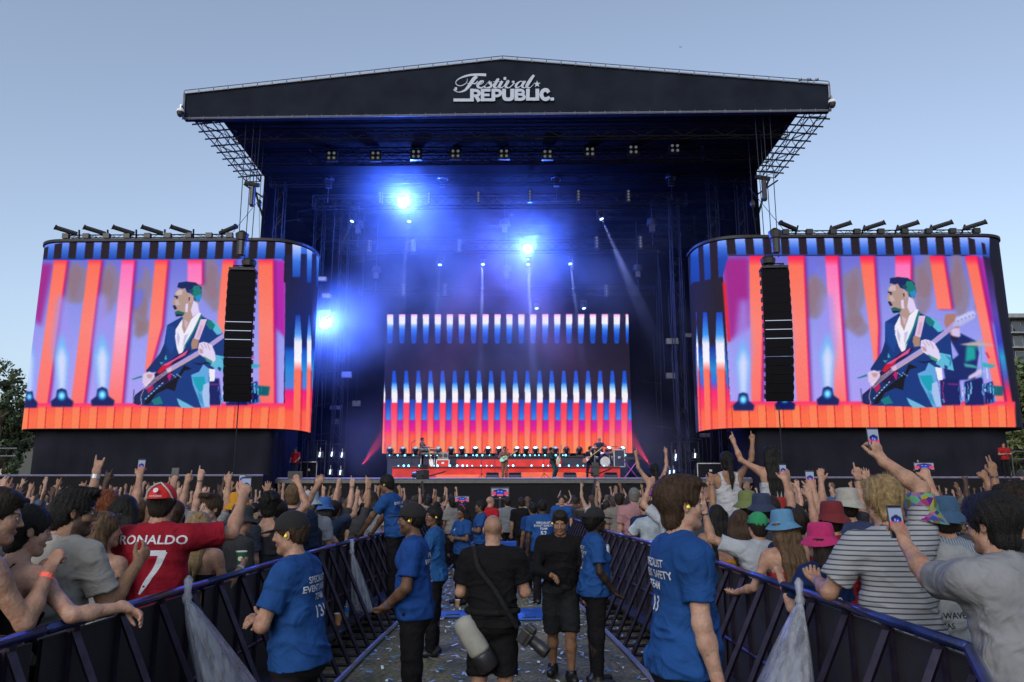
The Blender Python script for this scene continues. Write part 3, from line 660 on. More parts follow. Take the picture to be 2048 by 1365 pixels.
# side scaffolds hung with cables, boxes and dim fixtures
rnd = random.Random(4)
for sx in (-1, 1):
    mb = MB()
    for k in range(26):
        x = sx * rnd.uniform(9.6, 14.6); y = rnd.uniform(46.5, 55); z1 = rnd.uniform(8, 21); z0 = rnd.uniform(2.8, z1 - 3)
        mb.tube(W(x, y, z0), W(x + rnd.uniform(-.2, .2), y, z1), rnd.choice((0.015, 0.02, 0.03)), 4)
    for k in range(16):
        z = rnd.uniform(5, 20.5); x = sx * rnd.uniform(10, 14.6); y = rnd.uniform(47, 56)
        mb.tube(W(x - 0.7, y, z), W(x + 0.7, y, z + sx * -0.25), 0.03, 4)
    sp('cable_bundle', mb, TOWR)
    for k in range(9):
        mb = MB(); c = W(sx * rnd.uniform(10.0, 13.6), rnd.uniform(46.6, 52), rnd.uniform(5.5, 17)); mb.box(c, (rnd.uniform(.4, .8), .3, rnd.uniform(.2, .4))); sp('junction_box', mb, GREYM)
# deck
WOOD = mat('deck_ply', (0.05, 0.05, 0.055), 0.45, var=0.3)
mb = qbox(-17, 17.4, 42, 59.5, DZ - 0.25, DZ); sp('deck', mb, WOOD)
SKM = mat('stage_skirt', (0.009, 0.009, 0.011), 0.95, bump=0.6, bscale=25, spec=0.1)
mb = qbox(-12.5, 13.1, 42.1, 42.3, 0, DZ - 0.25); sp('front_skirt', mb, SKM)
mb = qbox(-28.5, -12.6, 39.9, 40.6, 0, 2.75); sp('side_skirt', mb, SKM); mb = qbox(13.2, 29.5, 39.9, 40.6, 0, 2.62); sp('side_skirt', mb, SKM)
mb = MB(); mb.tube(W(-28.5, 39.88, 2.72), W(-12.6, 39.88, 2.72), 0.05, 4); mb.tube(W(13.2, 39.88, 2.6), W(29.5, 39.88, 2.6), 0.05, 4); mb.tube(W(-12.5, 41.98, DZ), W(13.1, 41.98, DZ), 0.045, 4)
sp('deck_edge', mb, mat('edge_strip', (0.15, 0.14, 0.22), 0.4))
REDF = mat('red_riser_cloth', (0.50, 0.03, 0.025), 0.75, var=0.25, scale=1.5, bump=0.3, bscale=30)
ORF = mat('orange_riser_cloth', (0.85, 0.14, 0.06), 0.75, var=0.2, scale=1.5)
NVF = mat('navy_riser_cloth', (0.012, 0.018, 0.045), 0.6)
X0, X1 = S(785, 932, 45).x - XO, S(1240, 932, 45).x - XO
mb = qbox(X0, X1, 45, 48, DZ, 3.34); sp('riser', mb, REDF)
mb = qbox(-0.9 , 4.9, 44.2, 44.98, DZ, 2.98); sp('riser_step', mb, ORF)
mb = qbox(-4.1, 1.3, 44.3, 44.96, DZ, 2.86); sp('riser_step', mb, ORF)
mb = qbox(-3.1, 3.2, 46.5, 47.95, 3.345, 3.80); sp('riser', mb, REDF)
mb = qbox(X0 - 0.8, X1 + 0.9, 48, 50.6, DZ, 4.08); sp('riser', mb, NVF)
mb = qbox(X0 - 0.8, X1 + 0.9, 47.9, 48.0, 4.0, 4.06); qbox(X0, X1, 44.92, 44.99, 3.26, 3.32, mb); sp('riser_edge', mb, STEEL)
BEAD = emis('led_bead', (0.12, 0.62, 1.0), 4.0, sample=False)
for (y, z, xa, xb, n) in ((47.86, 4.12, X0 - 0.7, X1 + 0.7, 46), (44.9, 3.38, X0, X1, 40)):
    mb = MB()
    for k in range(n):
        if rnd.random() < 0.3: continue
        x = xa + (xb - xa) * (k + rnd.uniform(-0.3, 0.3)) / (n - 1); p = W(x, y, z); r = rnd.choice((0.035, 0.05, 0.06))
        mb.lathe([(0.01, -r), (r * .8, -r * .6), (r, 0), (r * .8, r * .6), (0.01, r)], p, 8)
    sp('light_strip', mb, BEAD)
# centre LED wall
led = empty('led_wall', S(1015, 906, 51), 'wide LED wall behind the band with rows of white, blue and orange tapered bars', 'video wall')
c = Canvas(740, 600, 1290, 930, (16, 10, 22))
c.m = lambda p: (730 + p[0] / 3.412, 600 + p[1] / 3.412)
c.poly([(100, 80), (1850, 80), (1850, 1080), (100, 1080)], [(80, (22, 14, 40)), (300, (24, 16, 32)), (660, (30, 18, 30)), (676, (30, 30, 60)), (682, (16, 60, 160)), (760, (24, 100, 215)), (815, (50, 140, 235)), (822, (190, 20, 150)), (860, (220, 20, 150)), (892, (240, 20, 140)), (900, (255, 60, 90)), (930, (255, 100, 64)), (1045, (255, 116, 70))])
for k in range(21):
    x = 153 + 81.4 * k; xe = x + (42 if k < 20 else 24)
    c.poly([(x - 1, 97), (xe, 97), (xe - 1, 170), (xe - 6, 275), (xe - 10, 298), (x + 6, 298), (x + 1, 270), (x, 170)], [(95, (255, 130, 190)), (104, (255, 200, 245)), (118, (255, 246, 255)), (160, (250, 250, 255)), (172, (160, 195, 255)), (200, (60, 130, 240)), (228, (30, 96, 220)), (260, (14, 70, 180)), (298, (18, 80, 190))])
for k in range(21):
    x = 101 + 82.7 * k
    c.poly([(x - 30, 700), (x + 10, 700), (x + 12, 1046), (x - 28, 1046)], (255, 118, 72)) if 0 else None
    c.poly([(x + 6, 484), (x + 27, 484), (x + 36, 600), (x + 40, 650), (x + 38, 708), (x, 708), (x - 1, 600)], [(484, (14, 76, 200)), (560, (20, 90, 215)), (575, (70, 160, 250)), (610, (200, 230, 255)), (640, (255, 250, 255)), (695, (255, 244, 252)), (708, (255, 90, 110))])
    c.poly([(x - 4, 704), (x + 38, 704), (x + 36, 1046), (x - 6, 1046)], [(704, (255, 52, 72)), (800, (255, 80, 96)), (900, (255, 120, 110)), (980, (255, 150, 100)), (1046, (255, 146, 92))])
    c.line([(x + 40, 706), (x + 37, 1046)], 6, (190, 14, 60), 1, 0.85); c.line([(x - 4, 706), (x - 6, 1046)], 4, (205, 20, 60), 1, 0.7)
    c.line([(x + 60, 900), (x + 60, 1046)], 2, (200, 30, 50), 0, 0.4)
lx0, lx1 = S(764, 906, 51), S(1265, 907, 51); lz0, lz1 = S(1015, 906.5, 51).z, S(1015, 627.5, 51).z
foot = [(lx0.x + (lx1.x - lx0.x) * t, lx0.y + (lx1.y - lx0.y) * t) for t in np.linspace(0, 1, 460)]
o = screen_grid('screen', foot, lz0, lz1, 270, c, SCR, led); o.location = -Vector(led.location)
mb = MB(); mb.box(Vector(((lx0.x + lx1.x) / 2, 51.3, (lz0 + lz1) / 2)) - Vector(led.location), (lx1.x - lx0.x + 0.1, 0.25, lz1 - lz0 + 0.1), Matrix.Rotation(-KT, 3, 'Z')); mb.build('cabinet_back', BLACK, led)

# ---------------------------------------------------------------- roof sign lettering, from the enlarged photo
LOGO = mat('sign_white', (0.33, 0.37, 0.46), 0.6, var=0.05)
lf = lambda x, y, k: S(890 + x / 8.533, 130 + y / 8.533, 37.98 - 0.004 * k) - c0
F_ = [[(700, 168, 44), (600, 165, 44), (450, 168, 36), (330, 195, 30), (230, 240, 18), (185, 290, 12), (200, 335, 12), (260, 355, 14), (330, 330, 12), (375, 285, 10), (382, 230, 4)],
      [(545, 190, 52), (490, 240, 62), (440, 310, 62), (390, 380, 50), (330, 435, 34), (240, 462, 14), (170, 440, 14), (150, 410, 16)], [(165, 405, 50), (205, 405, 50)],
      [(375, 318, 8), (450, 312, 14), (520, 316, 22), (560, 270, 12)],
      [(530, 345, 8), (600, 330, 12), (650, 300, 14), (652, 272, 18), (610, 285, 40), (560, 340, 48), (570, 378, 40), (620, 388, 22), (690, 350, 8)],
      [(690, 345, 8), (760, 270, 10), (755, 300, 36), (790, 340, 38), (770, 378, 34), (700, 388, 14), (672, 378, 24), (690, 368, 26)], [(775, 300, 26), (800, 298, 26)],
      [(780, 380, 8), (850, 300, 10), (920, 235, 40)], [(905, 240, 46), (860, 320, 52), (838, 368, 46), (880, 385, 16), (960, 310, 8)], [(815, 285, 9), (950, 285, 9)],
      [(980, 275, 44), (935, 345, 48), (928, 372, 44), (975, 382, 16), (1050, 300, 8)], [(1000, 230, 48), (1045, 230, 48)],
      [(1040, 285, 14), (1080, 275, 44), (1040, 340, 48), (1040, 375, 36), (1095, 385, 16), (1160, 330, 18), (1180, 285, 16), (1160, 280, 34)], [(1140, 285, 26), (1170, 290, 26)], [(1165, 315, 8), (1220, 325, 6)],
      [(1340, 290, 16), (1290, 278, 16), (1230, 320, 38), (1210, 365, 42), (1240, 385, 22), (1310, 340, 10), (1375, 270, 10)], [(1365, 275, 42), (1320, 345, 46), (1325, 375, 34), (1370, 385, 12), (1440, 310, 8)],
      [(1520, 172, 40), (1460, 250, 54), (1405, 340, 54), (1400, 370, 44), (1450, 385, 14), (1520, 320, 7)]]
w = 54
REP = [[(145, 597, 50), (490, 597, 50)], [(460, 405, 62), (460, 620, 62)], [(480, 435, 52), (540, 435, 52), (580, 465, 52), (575, 505, 52), (530, 522, 44), (480, 522, 44)], [(525, 520, 62), (585, 620, 62)],
       [(640, 405, 60), (640, 620, 60)], [(640, 430, 50), (775, 430, 50)], [(640, 510, 44), (760, 510, 44)], [(610, 592, 50), (855, 592, 50)],
       [(825, 405, 62), (825, 612, 62)], [(840, 432, 52), (905, 432, 52), (945, 460, 52), (940, 500, 52), (895, 525, 46), (840, 525, 46)],
       [(1008, 405, 66), (1008, 530, 66), (1025, 575, 62), (1078, 585, 58), (1130, 575, 62), (1146, 530, 66), (1146, 405, 66)],
       [(1218, 405, 62), (1218, 608, 62)], [(1235, 430, 50), (1300, 430, 50), (1335, 450, 46), (1335, 480, 46), (1300, 500, 44), (1235, 500, 40)], [(1235, 500, 40), (1310, 505, 44), (1350, 530, 50), (1345, 565, 52), (1300, 583, 50), (1235, 583, 50)],
       [(1415, 405, 64), (1415, 605, 64)], [(1385, 580, 52), (1608, 580, 52)], [(1576, 405, 64), (1576, 605, 64)],
       [(1770, 470, 60), (1740, 430, 64), (1690, 430, 64), (1652, 470, 66), (1650, 530, 66), (1690, 578, 62), (1740, 578, 62), (1785, 545, 50)], [(1800, 580, 50), (1860, 580, 50)]]
mb = ribbons(F_ + REP, lf, 7)
star = [(1572 + (62 if i % 2 == 0 else 25) * math.sin(math.pi * i / 5), 325 - (62 if i % 2 == 0 else 25) * math.cos(math.pi * i / 5)) for i in range(10)]
mb.add([lf(x, y, 0) for x, y in star] + [lf(1572, 325, 0)], [(i, (i + 1) % 10, 10) for i in range(10)])
lg = mb.build('lettering', LOGO, fas)

# cameras and wind gauge on the roof ends
def cctv(p, label):
    t = empty('security_camera', p, label, 'camera'); mb = MB(); mb.tube((0, 0, 0.35), (0, 0, 0), 0.05); mb.tube((0, 0, 0.35), (0, 0.3, 0.35), 0.04); mb.build('bracket', ALU, t)
    mb = MB(); mb.lathe([(0.02, 0.0), (0.17, 0.0), (0.19, -0.12), (0.15, -0.25), (0.08, -0.33), (0.01, -0.36)], n=12); mb.build('dome', PLAST, t)
    mb = MB(); mb.lathe([(0.19, -0.05), (0.19, 0.08), (0.1, 0.14), (0.02, 0.15)], n=12); mb.build('housing', WHITEP, t)
cctv(S(361, 222, 37.6), 'round security camera hanging at the left end of the roof fascia'); cctv(S(1664, 204, 37.6), 'round security camera hanging at the right end of the roof fascia')
an = empty('wind_gauge', S(1616, 165, 37.9), 'small wind gauge standing on the roof edge near its right end', 'wind gauge')
mb = MB(); mb.tube((0, 0, 0), (0, 0, 0.25), 0.03); mb.tube((-0.4, 0, 0.12), (0.5, 0, 0.1), 0.02); mb.build('mast', GREYM, an)
for x in (-0.4, 0.1, 0.5):
    mb = MB(); mb.lathe([(0.02, 0.1), (0.09, 0.14), (0.09, 0.22), (0.02, 0.26)], (x, 0, 0), 8); mb.tube((x, 0, 0.1), (x, 0, 0.15), 0.02); mb.build('cup', GREYM, an)

# ================================================================ TRUSSES AND LAMPS
def light_truss(x0, x1, y, z, label, n_h, h=0.75):
    t = empty('lighting_truss', W((x0 + x1) / 2, y, z), label, 'truss', 'lighting trusses hung across the stage'); c = Vector(t.location)
    mb = MB(); mb.truss(W(x0, y, z) - c, W(x1, y, z) - c, 0.6, h, 0.035, 0.8); mb.build('frame', mat('truss_metal', (0.022, 0.024, 0.03), 0.45, metal=0.6), t)
    for k in range(n_h):
        x = x0 + (x1 - x0) * (k + 0.12) / (n_h - 0.76); p = W(x, y, z) - c
        mb = MB(); mb.tube(p, p + Vector((0, 0, ZC - z - 0.4)), 0.02, 4); mb.build('chain', GREYM, t)
        mb = MB(); mb.box(p + Vector((0, 0, 1.3)), (0.35, 0.35, 0.6)); mb.lathe([(0.3, 1.9), (0.38, 1.5), (0.33, 1.45), (0.05, 2.0)], p, 10); mb.build('hoist', GREYM, t)
    return t
p0, p1 = S(620, 315, 42.5), S(1405, 305, 42.5); TZ1 = (p0.z + p1.z) / 2
light_truss(p0.x - XO, p1.x - XO, 42.5, TZ1, 'front lighting truss closest to the roof fascia carrying square lamp clusters', 4)
p0, p1 = S(628, 405, 46.5), S(1372, 400, 46.5); TZ2 = (p0.z + p1.z) / 2
light_truss(p0.x - XO, p1.x - XO, 46.5, TZ2, 'second lighting truss from the front with upright four lamp strips', 4)
p0, p1 = S(680, 497, 50), S(1341, 490, 50); TZ3 = (p0.z + p1.z) / 2
light_truss(p0.x - XO, p1.x - XO, 50, TZ3, 'third lighting truss from the front seen through blue haze', 3)
p0, p1 = S(720, 585, 54), S(1308, 580, 54); TZ4 = (p0.z + p1.z) / 2
light_truss(p0.x - XO, p1.x - XO, 54, TZ4, 'rearmost lighting truss just above the stage LED wall', 3, 0.5)
DOT = emis('lamp_face', (0.55, 0.62, 0.75), 0.13, sample=False)
def lamp_cluster(p, grid, gap, label, name, r, group):
    t = empty(name, p, label, 'stage lamp', group); nx, nz = grid
    mb = MB(); mb.box((0, 0.12, 0), (nx * gap + 0.08, 0.2, nz * gap + 0.08)); mb.build('housing', PLAST, t)
    for i in range(nx):
        for j in range(nz):
            mb = MB(); mb.lathe([(r, 0), (r, 0.03), (r * .6, 0.05), (0.01, 0.055)], ((i - (nx - 1) / 2) * gap, 0, (j - (nz - 1) / 2) * gap), 10, Matrix.Rotation(R(90), 3, 'X')); mb.build('lens', DOT, t)
for k, (px, py) in enumerate(((663, 311), (751, 311), (832, 308), (911, 307), (1008, 307), (1095, 308), (1180, 303), (1267, 299), (1350, 296))):
    lamp_cluster(S(px, py, 42.1), (2, 2), 0.30, ORD[k] + ' square four lamp cluster from the left on the front lighting truss', 'lamp_cluster', 0.085, 'square lamp clusters on the front truss')
for k, (px, py) in enumerate(((760, 395), (858, 396), (957, 394), (1060, 391), (1157, 391), (1257, 391))):
    lamp_cluster(S(px, py, 46.1), (1, 4), 0.19, ORD[k] + ' upright four lamp strip from the left on the second lighting truss', 'lamp_strip', 0.07, 'upright lamp strips on the second truss')
for k, (px, py) in enumerate(((738, 491), (826, 490), (918, 490), (1194, 484), (1281, 484))):
    lamp_cluster(S(px, py, 49.6), (1, 4), 0.2, ORD[k] + ' upright four lamp strip from the left on the third lighting truss', 'lamp_strip', 0.07, 'upright lamp strips on the third truss')
for k, (px, py) in enumerate(((807, 578), (889, 578), (1213, 580))):
    lamp_cluster(S(px, py, 53.6), (1, 4), 0.2, ORD[k] + ' upright four lamp strip from the left on the rearmost lighting truss', 'lamp_strip', 0.07, 'upright lamp strips on the rear truss')
def moving_head(p, aim, label, group, lens, s=1.0, floor=False):
    t = empty('moving_head', p, label, 'stage light', group); up = 1 if floor else -1
    mb = MB(); mb.box((0, 0, 0.06 * up * s), (0.42 * s, 0.36 * s, 0.12 * s)); mb.build('base', PLAST, t, bevel=0.01)
    mb = MB()
    for sx in (-1, 1): mb.box((sx * 0.2 * s, 0, 0.32 * up * s), (0.05 * s, 0.16 * s, 0.42 * s))
    mb.box((0, 0, 0.115 * up * s), (0.44 * s, 0.16 * s, 0.03 * s)); mb.build('yoke', PLAST, t)
    M = Vector(aim).normalized().to_track_quat('Z', 'Y').to_matrix(); c = Vector((0, 0, 0.42 * up * s))
    mb = MB(); mb.lathe([(0.06 * s, -0.24 * s), (0.13 * s, -0.2 * s), (0.165 * s, 0.0), (0.165 * s, 0.14 * s), (0.15 * s, 0.2 * s), (0.13 * s, 0.2 * s)], c, 14, M); h = mb.build('lamp_head', PLAST, t, smooth=True)
    mb = MB(); mb.lathe([(0.13 * s, 0.205 * s), (0.1 * s, 0.225 * s), (0.01, 0.235 * s)], c, 14, M); mb.build('lens', lens, h, smooth=True)
    return t, Vector(p) + c, M
BIG = emis('bright_lens', (0.75, 0.85, 1.0), 60.0, sample=False)
DIM = emis('dim_lens', (0.35, 0.55, 1.0), 3.5, sample=False)
LOWL = emis('cyan_lens', (0.2, 0.5, 0.8), 0.9, sample=False)
OFFL = mat('glass_lens', (0.05, 0.06, 0.08), 0.1, spec=0.9)
def lamp_light(kind, loc, col, energy, size=0.1, aim=None, cone=20, blend=0.4, name='lamp_beam'):
    l = bpy.data.lights.new(name, kind); l.color = col; l.energy = energy; l.shadow_soft_size = size
    if kind == 'SPOT': l.spot_size = R(cone); l.spot_blend = blend
    o = bpy.data.objects.new(name, l); COL.objects.link(o); o.location = loc
    if aim is not None: o.rotation_euler = Vector(aim).to_track_quat('-Z', 'Y').to_euler()
    return o
BLU = (0.02, 0.12, 1.0)
for px, py, y, e, wh in ((806, 402, 46.2, 2600, 'upper left'), (1055, 493, 49.4, 2600, 'centre'), (650, 643, 46.6, 2200, 'lower left')):
    q = S(px, py, y); aim = Vector((0, 0, CH)) - q
    t, c, M = moving_head(q + Vector((0, 0, 0.42 * 1.5)), aim, 'blazing white blue moving head aimed outward at the ' + wh + ' of the stage', 'blazing lamps in the blue haze', BIG, 1.9)
    d = aim.normalized(); lamp_light('POINT', q + d * 0.75, (0.006, 0.105, 1.0), e * 2.2, 0.4)
    lamp_light('POINT', q + d * 0.9, (0.5, 0.55, 1.0), e * 0.26, 0.4)
for px, py, y, ax, az, cone, e, wh in ((706, 436, 48, -.25, -1, 6, 900, 'far left'), (819, 436, 48, -.02, -1, 6, 900, 'upper left'), (880, 523, 51, 0, -1, 4, 2600, 'middle left'), (966, 522, 51, 0.0, -1, 5, 5000, 'left of centre'), (1056, 522, 51, .03, -1, 5, 5000, 'below the centre blaze'), (1140, 521, 51, .07, -1, 5, 3500, 'right of centre'), (1201, 431, 47, .42, -1.3, 8, 6000, 'upper right'), (1073, 610, 53, .03, -1, 5, 2500, 'low centre'), (1167, 610, 53, .1, -1, 5, 1500, 'low right')):
    q = S(px, py, y); a = Vector((ax, -0.35, az))
    t, c, M = moving_head(q + Vector((0, 0, 0.35)), a, 'small downward pointing moving head at the ' + wh + ' of the stage haze', 'small lamps throwing beams down through the haze', DIM, 1.0)
    lamp_light('SPOT', c + a.normalized() * 0.3, (0.35, 0.42, 1.0), e * 9, 0.06, a, cone, 0.5)
HL = [(780, 1), (806, 1), (831, 1), (853, 0), (877, 1), (902, 1), (924, 2), (951, 2), (976, 2), (998, 2), (1034, 2), (1052, 2), (1071, 2), (1090, 1), (1111, 1), (1133, 0), (1159, 0), (1186, 0), (1217, 2), (1244, 2)]
for i, (px, on) in enumerate(HL):
    q = S(px, 906, 49.6); q.z = 4.085; aim = Vector((0.05 * (i % 3 - 1) + (0.25 if i > 17 else 0), -0.55, 0.9))
    moving_head(q, aim, ORD[i] + ' floor moving head from the left along the foot of the LED wall', 'floor lights in front of the LED wall', (OFFL, LOWL, DIM)[on], 1.0, True)
    if on == 2: lamp_light('SPOT', q + Vector((0, -0.1, 0.6)), (1.0, 0.35, 0.75), 2600, 0.05, Vector((aim.x - 0.12 * (i % 2), 0.05, 1)), 9, 0.6)
for px, sx in ((725, 1), (1300, -1)):
    lamp_light('SPOT', S(px, 930, 46), (1.0, 0.05, 0.12), 9000, 0.05, Vector((sx * 0.5, 0.25, 0.8)), 24, 0.6)
# gentle stage wash on the band from the front truss
for x in (-5, 0, 5):
    lamp_light('SPOT', W(x, 42.0, TZ1 - 0.6), (0.75, 0.72, 1.0), 1500, 0.3, Vector((0, 2.2, -18)), 40, 0.6)

# stage haze lit by the lamps
hz = qbox(EL + 0.02, ER - 0.02, 43.2, 59.5, DZ + 0.01, ZC - 0.02)
hm = bpy.data.materials.new('stage_haze'); hm.use_nodes = True; N = hm.node_tree.nodes; L = hm.node_tree.links; N.clear()
ho = N.new('ShaderNodeOutputMaterial'); hv = N.new('ShaderNodeVolumePrincipled'); hv.inputs['Color'].default_value = (0.8, 0.85, 1, 1); hv.inputs['Anisotropy'].default_value = 0.25
tc = N.new('ShaderNodeTexCoord'); ns = N.new('ShaderNodeTexNoise'); ns.inputs['Scale'].default_value = 0.2; ns.inputs['Detail'].default_value = 3; ns.inputs['Roughness'].default_value = 0.55
L.new(tc.outputs['Object'], ns.inputs['Vector']); mr = N.new('ShaderNodeMapRange'); mr.inputs[1].default_value = 0.36; mr.inputs[2].default_value = 0.66; mr.inputs[3].default_value = 0.002; mr.inputs[4].default_value = 0.06
L.new(ns.outputs['Fac'], mr.inputs[0]); mr.inputs[1].default_value = 0.40; mr.inputs[2].default_value = 0.64; mr.inputs[3].default_value = 0.12; mr.inputs[4].default_value = 1.0
acc = None                               # banks of smoke hanging round the lamps
for px, py, y, r_, k_ in ((806, 430, 46.5, 6.0, 0.10), (1055, 530, 49.0, 6.5, 0.10), (668, 660, 46.0, 4.6, 0.14), (930, 490, 49, 8.0, 0.042), (960, 350, 47, 6.5, 0.015), (870, 640, 48, 6.0, 0.04), (1010, 590, 50, 6.0, 0.035), (1230, 500, 49, 6.0, 0.03), (1140, 600, 50, 5.5, 0.06), (1040, 690, 46.5, 4.5, 0.035), (760, 600, 48, 5.0, 0.05), (1290, 880, 45.5, 3.5, 0.05), (725, 890, 45.5, 3.5, 0.05)):
    vd = N.new('ShaderNodeVectorMath'); vd.operation = 'DISTANCE'; vd.inputs[1].default_value = S(px, py, y); L.new(tc.outputs['Object'], vd.inputs[0])
    q = N.new('ShaderNodeMapRange'); q.interpolation_type = 'SMOOTHSTEP'; q.inputs[1].default_value = 0.0; q.inputs[2].default_value = r_; q.inputs[3].default_value = k_; q.inputs[4].default_value = 0.0; L.new(vd.outputs['Value'], q.inputs[0])
    if acc is None: acc = q.outputs[0]
    else: ad = N.new('ShaderNodeMath'); ad.operation = 'ADD'; L.new(acc, ad.inputs[0]); L.new(q.outputs[0], ad.inputs[1]); acc = ad.outputs[0]
ad = N.new('ShaderNodeMath'); ad.operation = 'ADD'; ad.inputs[1].default_value = 0.004; L.new(acc, ad.inputs[0])
mm = N.new('ShaderNodeMath'); mm.operation = 'MULTIPLY'; L.new(mr.outputs[0], mm.inputs[0]); L.new(ad.outputs[0], mm.inputs[1]); L.new(mm.outputs[0], hv.inputs['Density']); L.new(hv.outputs[0], ho.inputs['Volume'])
hzo = hz.build('haze', hm); tag(hzo, kind='stuff')

# ================================================================ LINE ARRAYS
def line_array(px, pyt, pyb, y, label, yaw, nose):
    top = S(px, pyt, y); bot = S(px, pyb, y); t = empty('line_array', top, label, 'loudspeakers', 'hanging loudspeaker columns', yaw)
    n = 15; Hh = (top.z - bot.z) / n * 1.01; p = Vector((0, 0, 0)); ang = 0.0
    for k in range(n):
        ang = R(0.3 * k + 0.055 * k * k * 1.4); Mx = Matrix.Rotation(ang, 3, 'X')
        c = p + Mx @ Vector((0, 0, -Hh / 2)); m = MB()
        f = [Vector((-0.68, -0.35, -Hh * 0.5)), Vector((0.68, -0.35, -Hh * 0.5)), Vector((0.55, 0.45, -Hh * 0.46)), Vector((-0.55, 0.45, -Hh * 0.46))]
        g2 = [Vector((v.x, v.y, -v.z)) for v in f]; V = [Mx @ v + c for v in f + g2]
        m.add(V, [(0, 3, 2, 1), (4, 5, 6, 7), (0, 1, 5, 4), (1, 2, 6, 5), (2, 3, 7, 6), (3, 0, 4, 7)]); cb = m.build('speaker_cabinet', SPK, t, bevel=0.004)
        m = MB()
        for sx in (-1, 1): m.box(c + Mx @ Vector((sx * 0.7, -0.1, 0)), (0.05, 0.3, Hh * 0.5), Mx)
        m.box(c + Mx @ Vector((0, 0.1, 0)), (1.4, 0.05, 0.05), Mx)
        m.build('rigging_plate', STEEL, cb)
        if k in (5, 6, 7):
            m = MB(); m.box(c + Mx @ Vector((0, -0.352, -Hh / 2)), (1.3, 0.02, 0.03), Mx); m.build('gap_glow_strip', emis('gap_glint', (0.5, 0.6, 0.8), 0.7, False) , cb)  # glowing strip stands in for light showing through slits between cabinets
        p = p + Mx @ Vector((0, 0, -Hh))
    m = MB(); m.box((0, 0, 0.09), (1.3, 0.9, 0.12)); m.truss((-0.5, 0, 0.25), (0.5, 0, 0.25), 0.3, 0.15, 0.03, 0.3); m.build('bumper_frame', STEEL, t)
    m = MB(); m.lathe([(0.1, 0.3), (0.35, 0.35), (0.4, 0.6), (0.25, 0.75), (0.05, 0.8)], (0.25 * nose, 0, 0), 10); m.lathe([(0.1, 0.9), (0.22, 0.95), (0.24, 1.7), (0.3, 1.75), (0.36, 2.1), (0.1, 2.3)], (-0.2 * nose, 0, 0), 10); m.build('hoist_motor', PLAST, t)
    m = MB()
    for dx in (-0.35, 0.0, 0.3): m.tube((dx, 0, 0.7), (dx * 1.2, -0.0, ZC - top.z), 0.022, 4)
    m.build('chain', STEEL, t); m = MB(); m.tube(p + Vector((0, 0, 0)), Vector((p.x, p.y, -top.z + 3)), 0.03, 4); m.build('cable', STEEL, t)
    return t
SPK = mat('speaker_grille', (0.004, 0.004, 0.006), 0.85, var=0.1, bump=0.5, bscale=40, spec=0.1)
line_array(487, 545, 798, 38.6, 'black curved loudspeaker column hanging before the left video wall', R(6), 1)
line_array(1547, 541, 797, 38.6, 'black curved loudspeaker column hanging before the right video wall', R(-6), -1)
def hang(px, py0, py1, y, label, r):
    a, b = S(px, py0, y), S(px, py1, y); t = empty('chain_hoist', b, label, 'hoist'); L = a.z - b.z
    m = MB(); m.lathe([(r * .6, 0), (r, 0.1), (r, L * 0.8), (r * .8, L * .85)], n=10); m.build('chain_bag', PLAST, t)
    m = MB(); m.tube((-0.45, 0, L * .97), (0.35, 0, L * .88), r * 0.95, 8); m.build('motor', PLAST, t)
    m = MB(); m.tube((0, 0, L), (0, 0, ZC - b.z), 0.025, 4); m.build('chain', STEEL, t)
hang(503, 365, 413, 40.2, 'long black chain bag under a hoist left of the roof', 0.14); hang(1530, 352, 402, 40.2, 'long black chain bag under a hoist right of the roof', 0.14)
for px, py, a2, lab in ((519, 408, 440, 'small black pulley block hanging on a wire left of the stage opening'), (1505, 408, 440, 'small black pulley block hanging on a wire right of the stage opening')):
    q = S(px, py, 41); t = empty('pulley_block', q, lab, 'pulley'); m = MB(); m.lathe([(0.02, -0.25), (0.12, -0.1), (0.15, 0.05), (0.05, 0.25)], n=10); m.build('block', PLAST, t)
    m = MB(); m.tube((0, 0, 0.2), (0, 0, ZC - q.z), 0.018, 4); m.tube((0, 0, -0.2), (0.4, 0, -6), 0.012, 4); m.build('wire', STEEL, t)
for (x0, y0_, x1, y1_, lab) in ((530, 385, 455, 478, 'guy wire slanting from the left tower to the video wall'), (1498, 375, 1580, 475, 'guy wire slanting from the right tower to the video wall'), ):
    a, b = S(x0, y0_, 42), S(x1, y1_, 41.5); m = MB(); m.tube(a, b, 0.016, 4); tag(recenter(m.build('wire', STEEL)), lab, 'wire')
for sx, x0 in ((-1, 583), (1, 1455)):
    a, b = S(x0, 288 if sx < 0 else 300, 43), S(x0 + 30 * -sx, 400, 44)
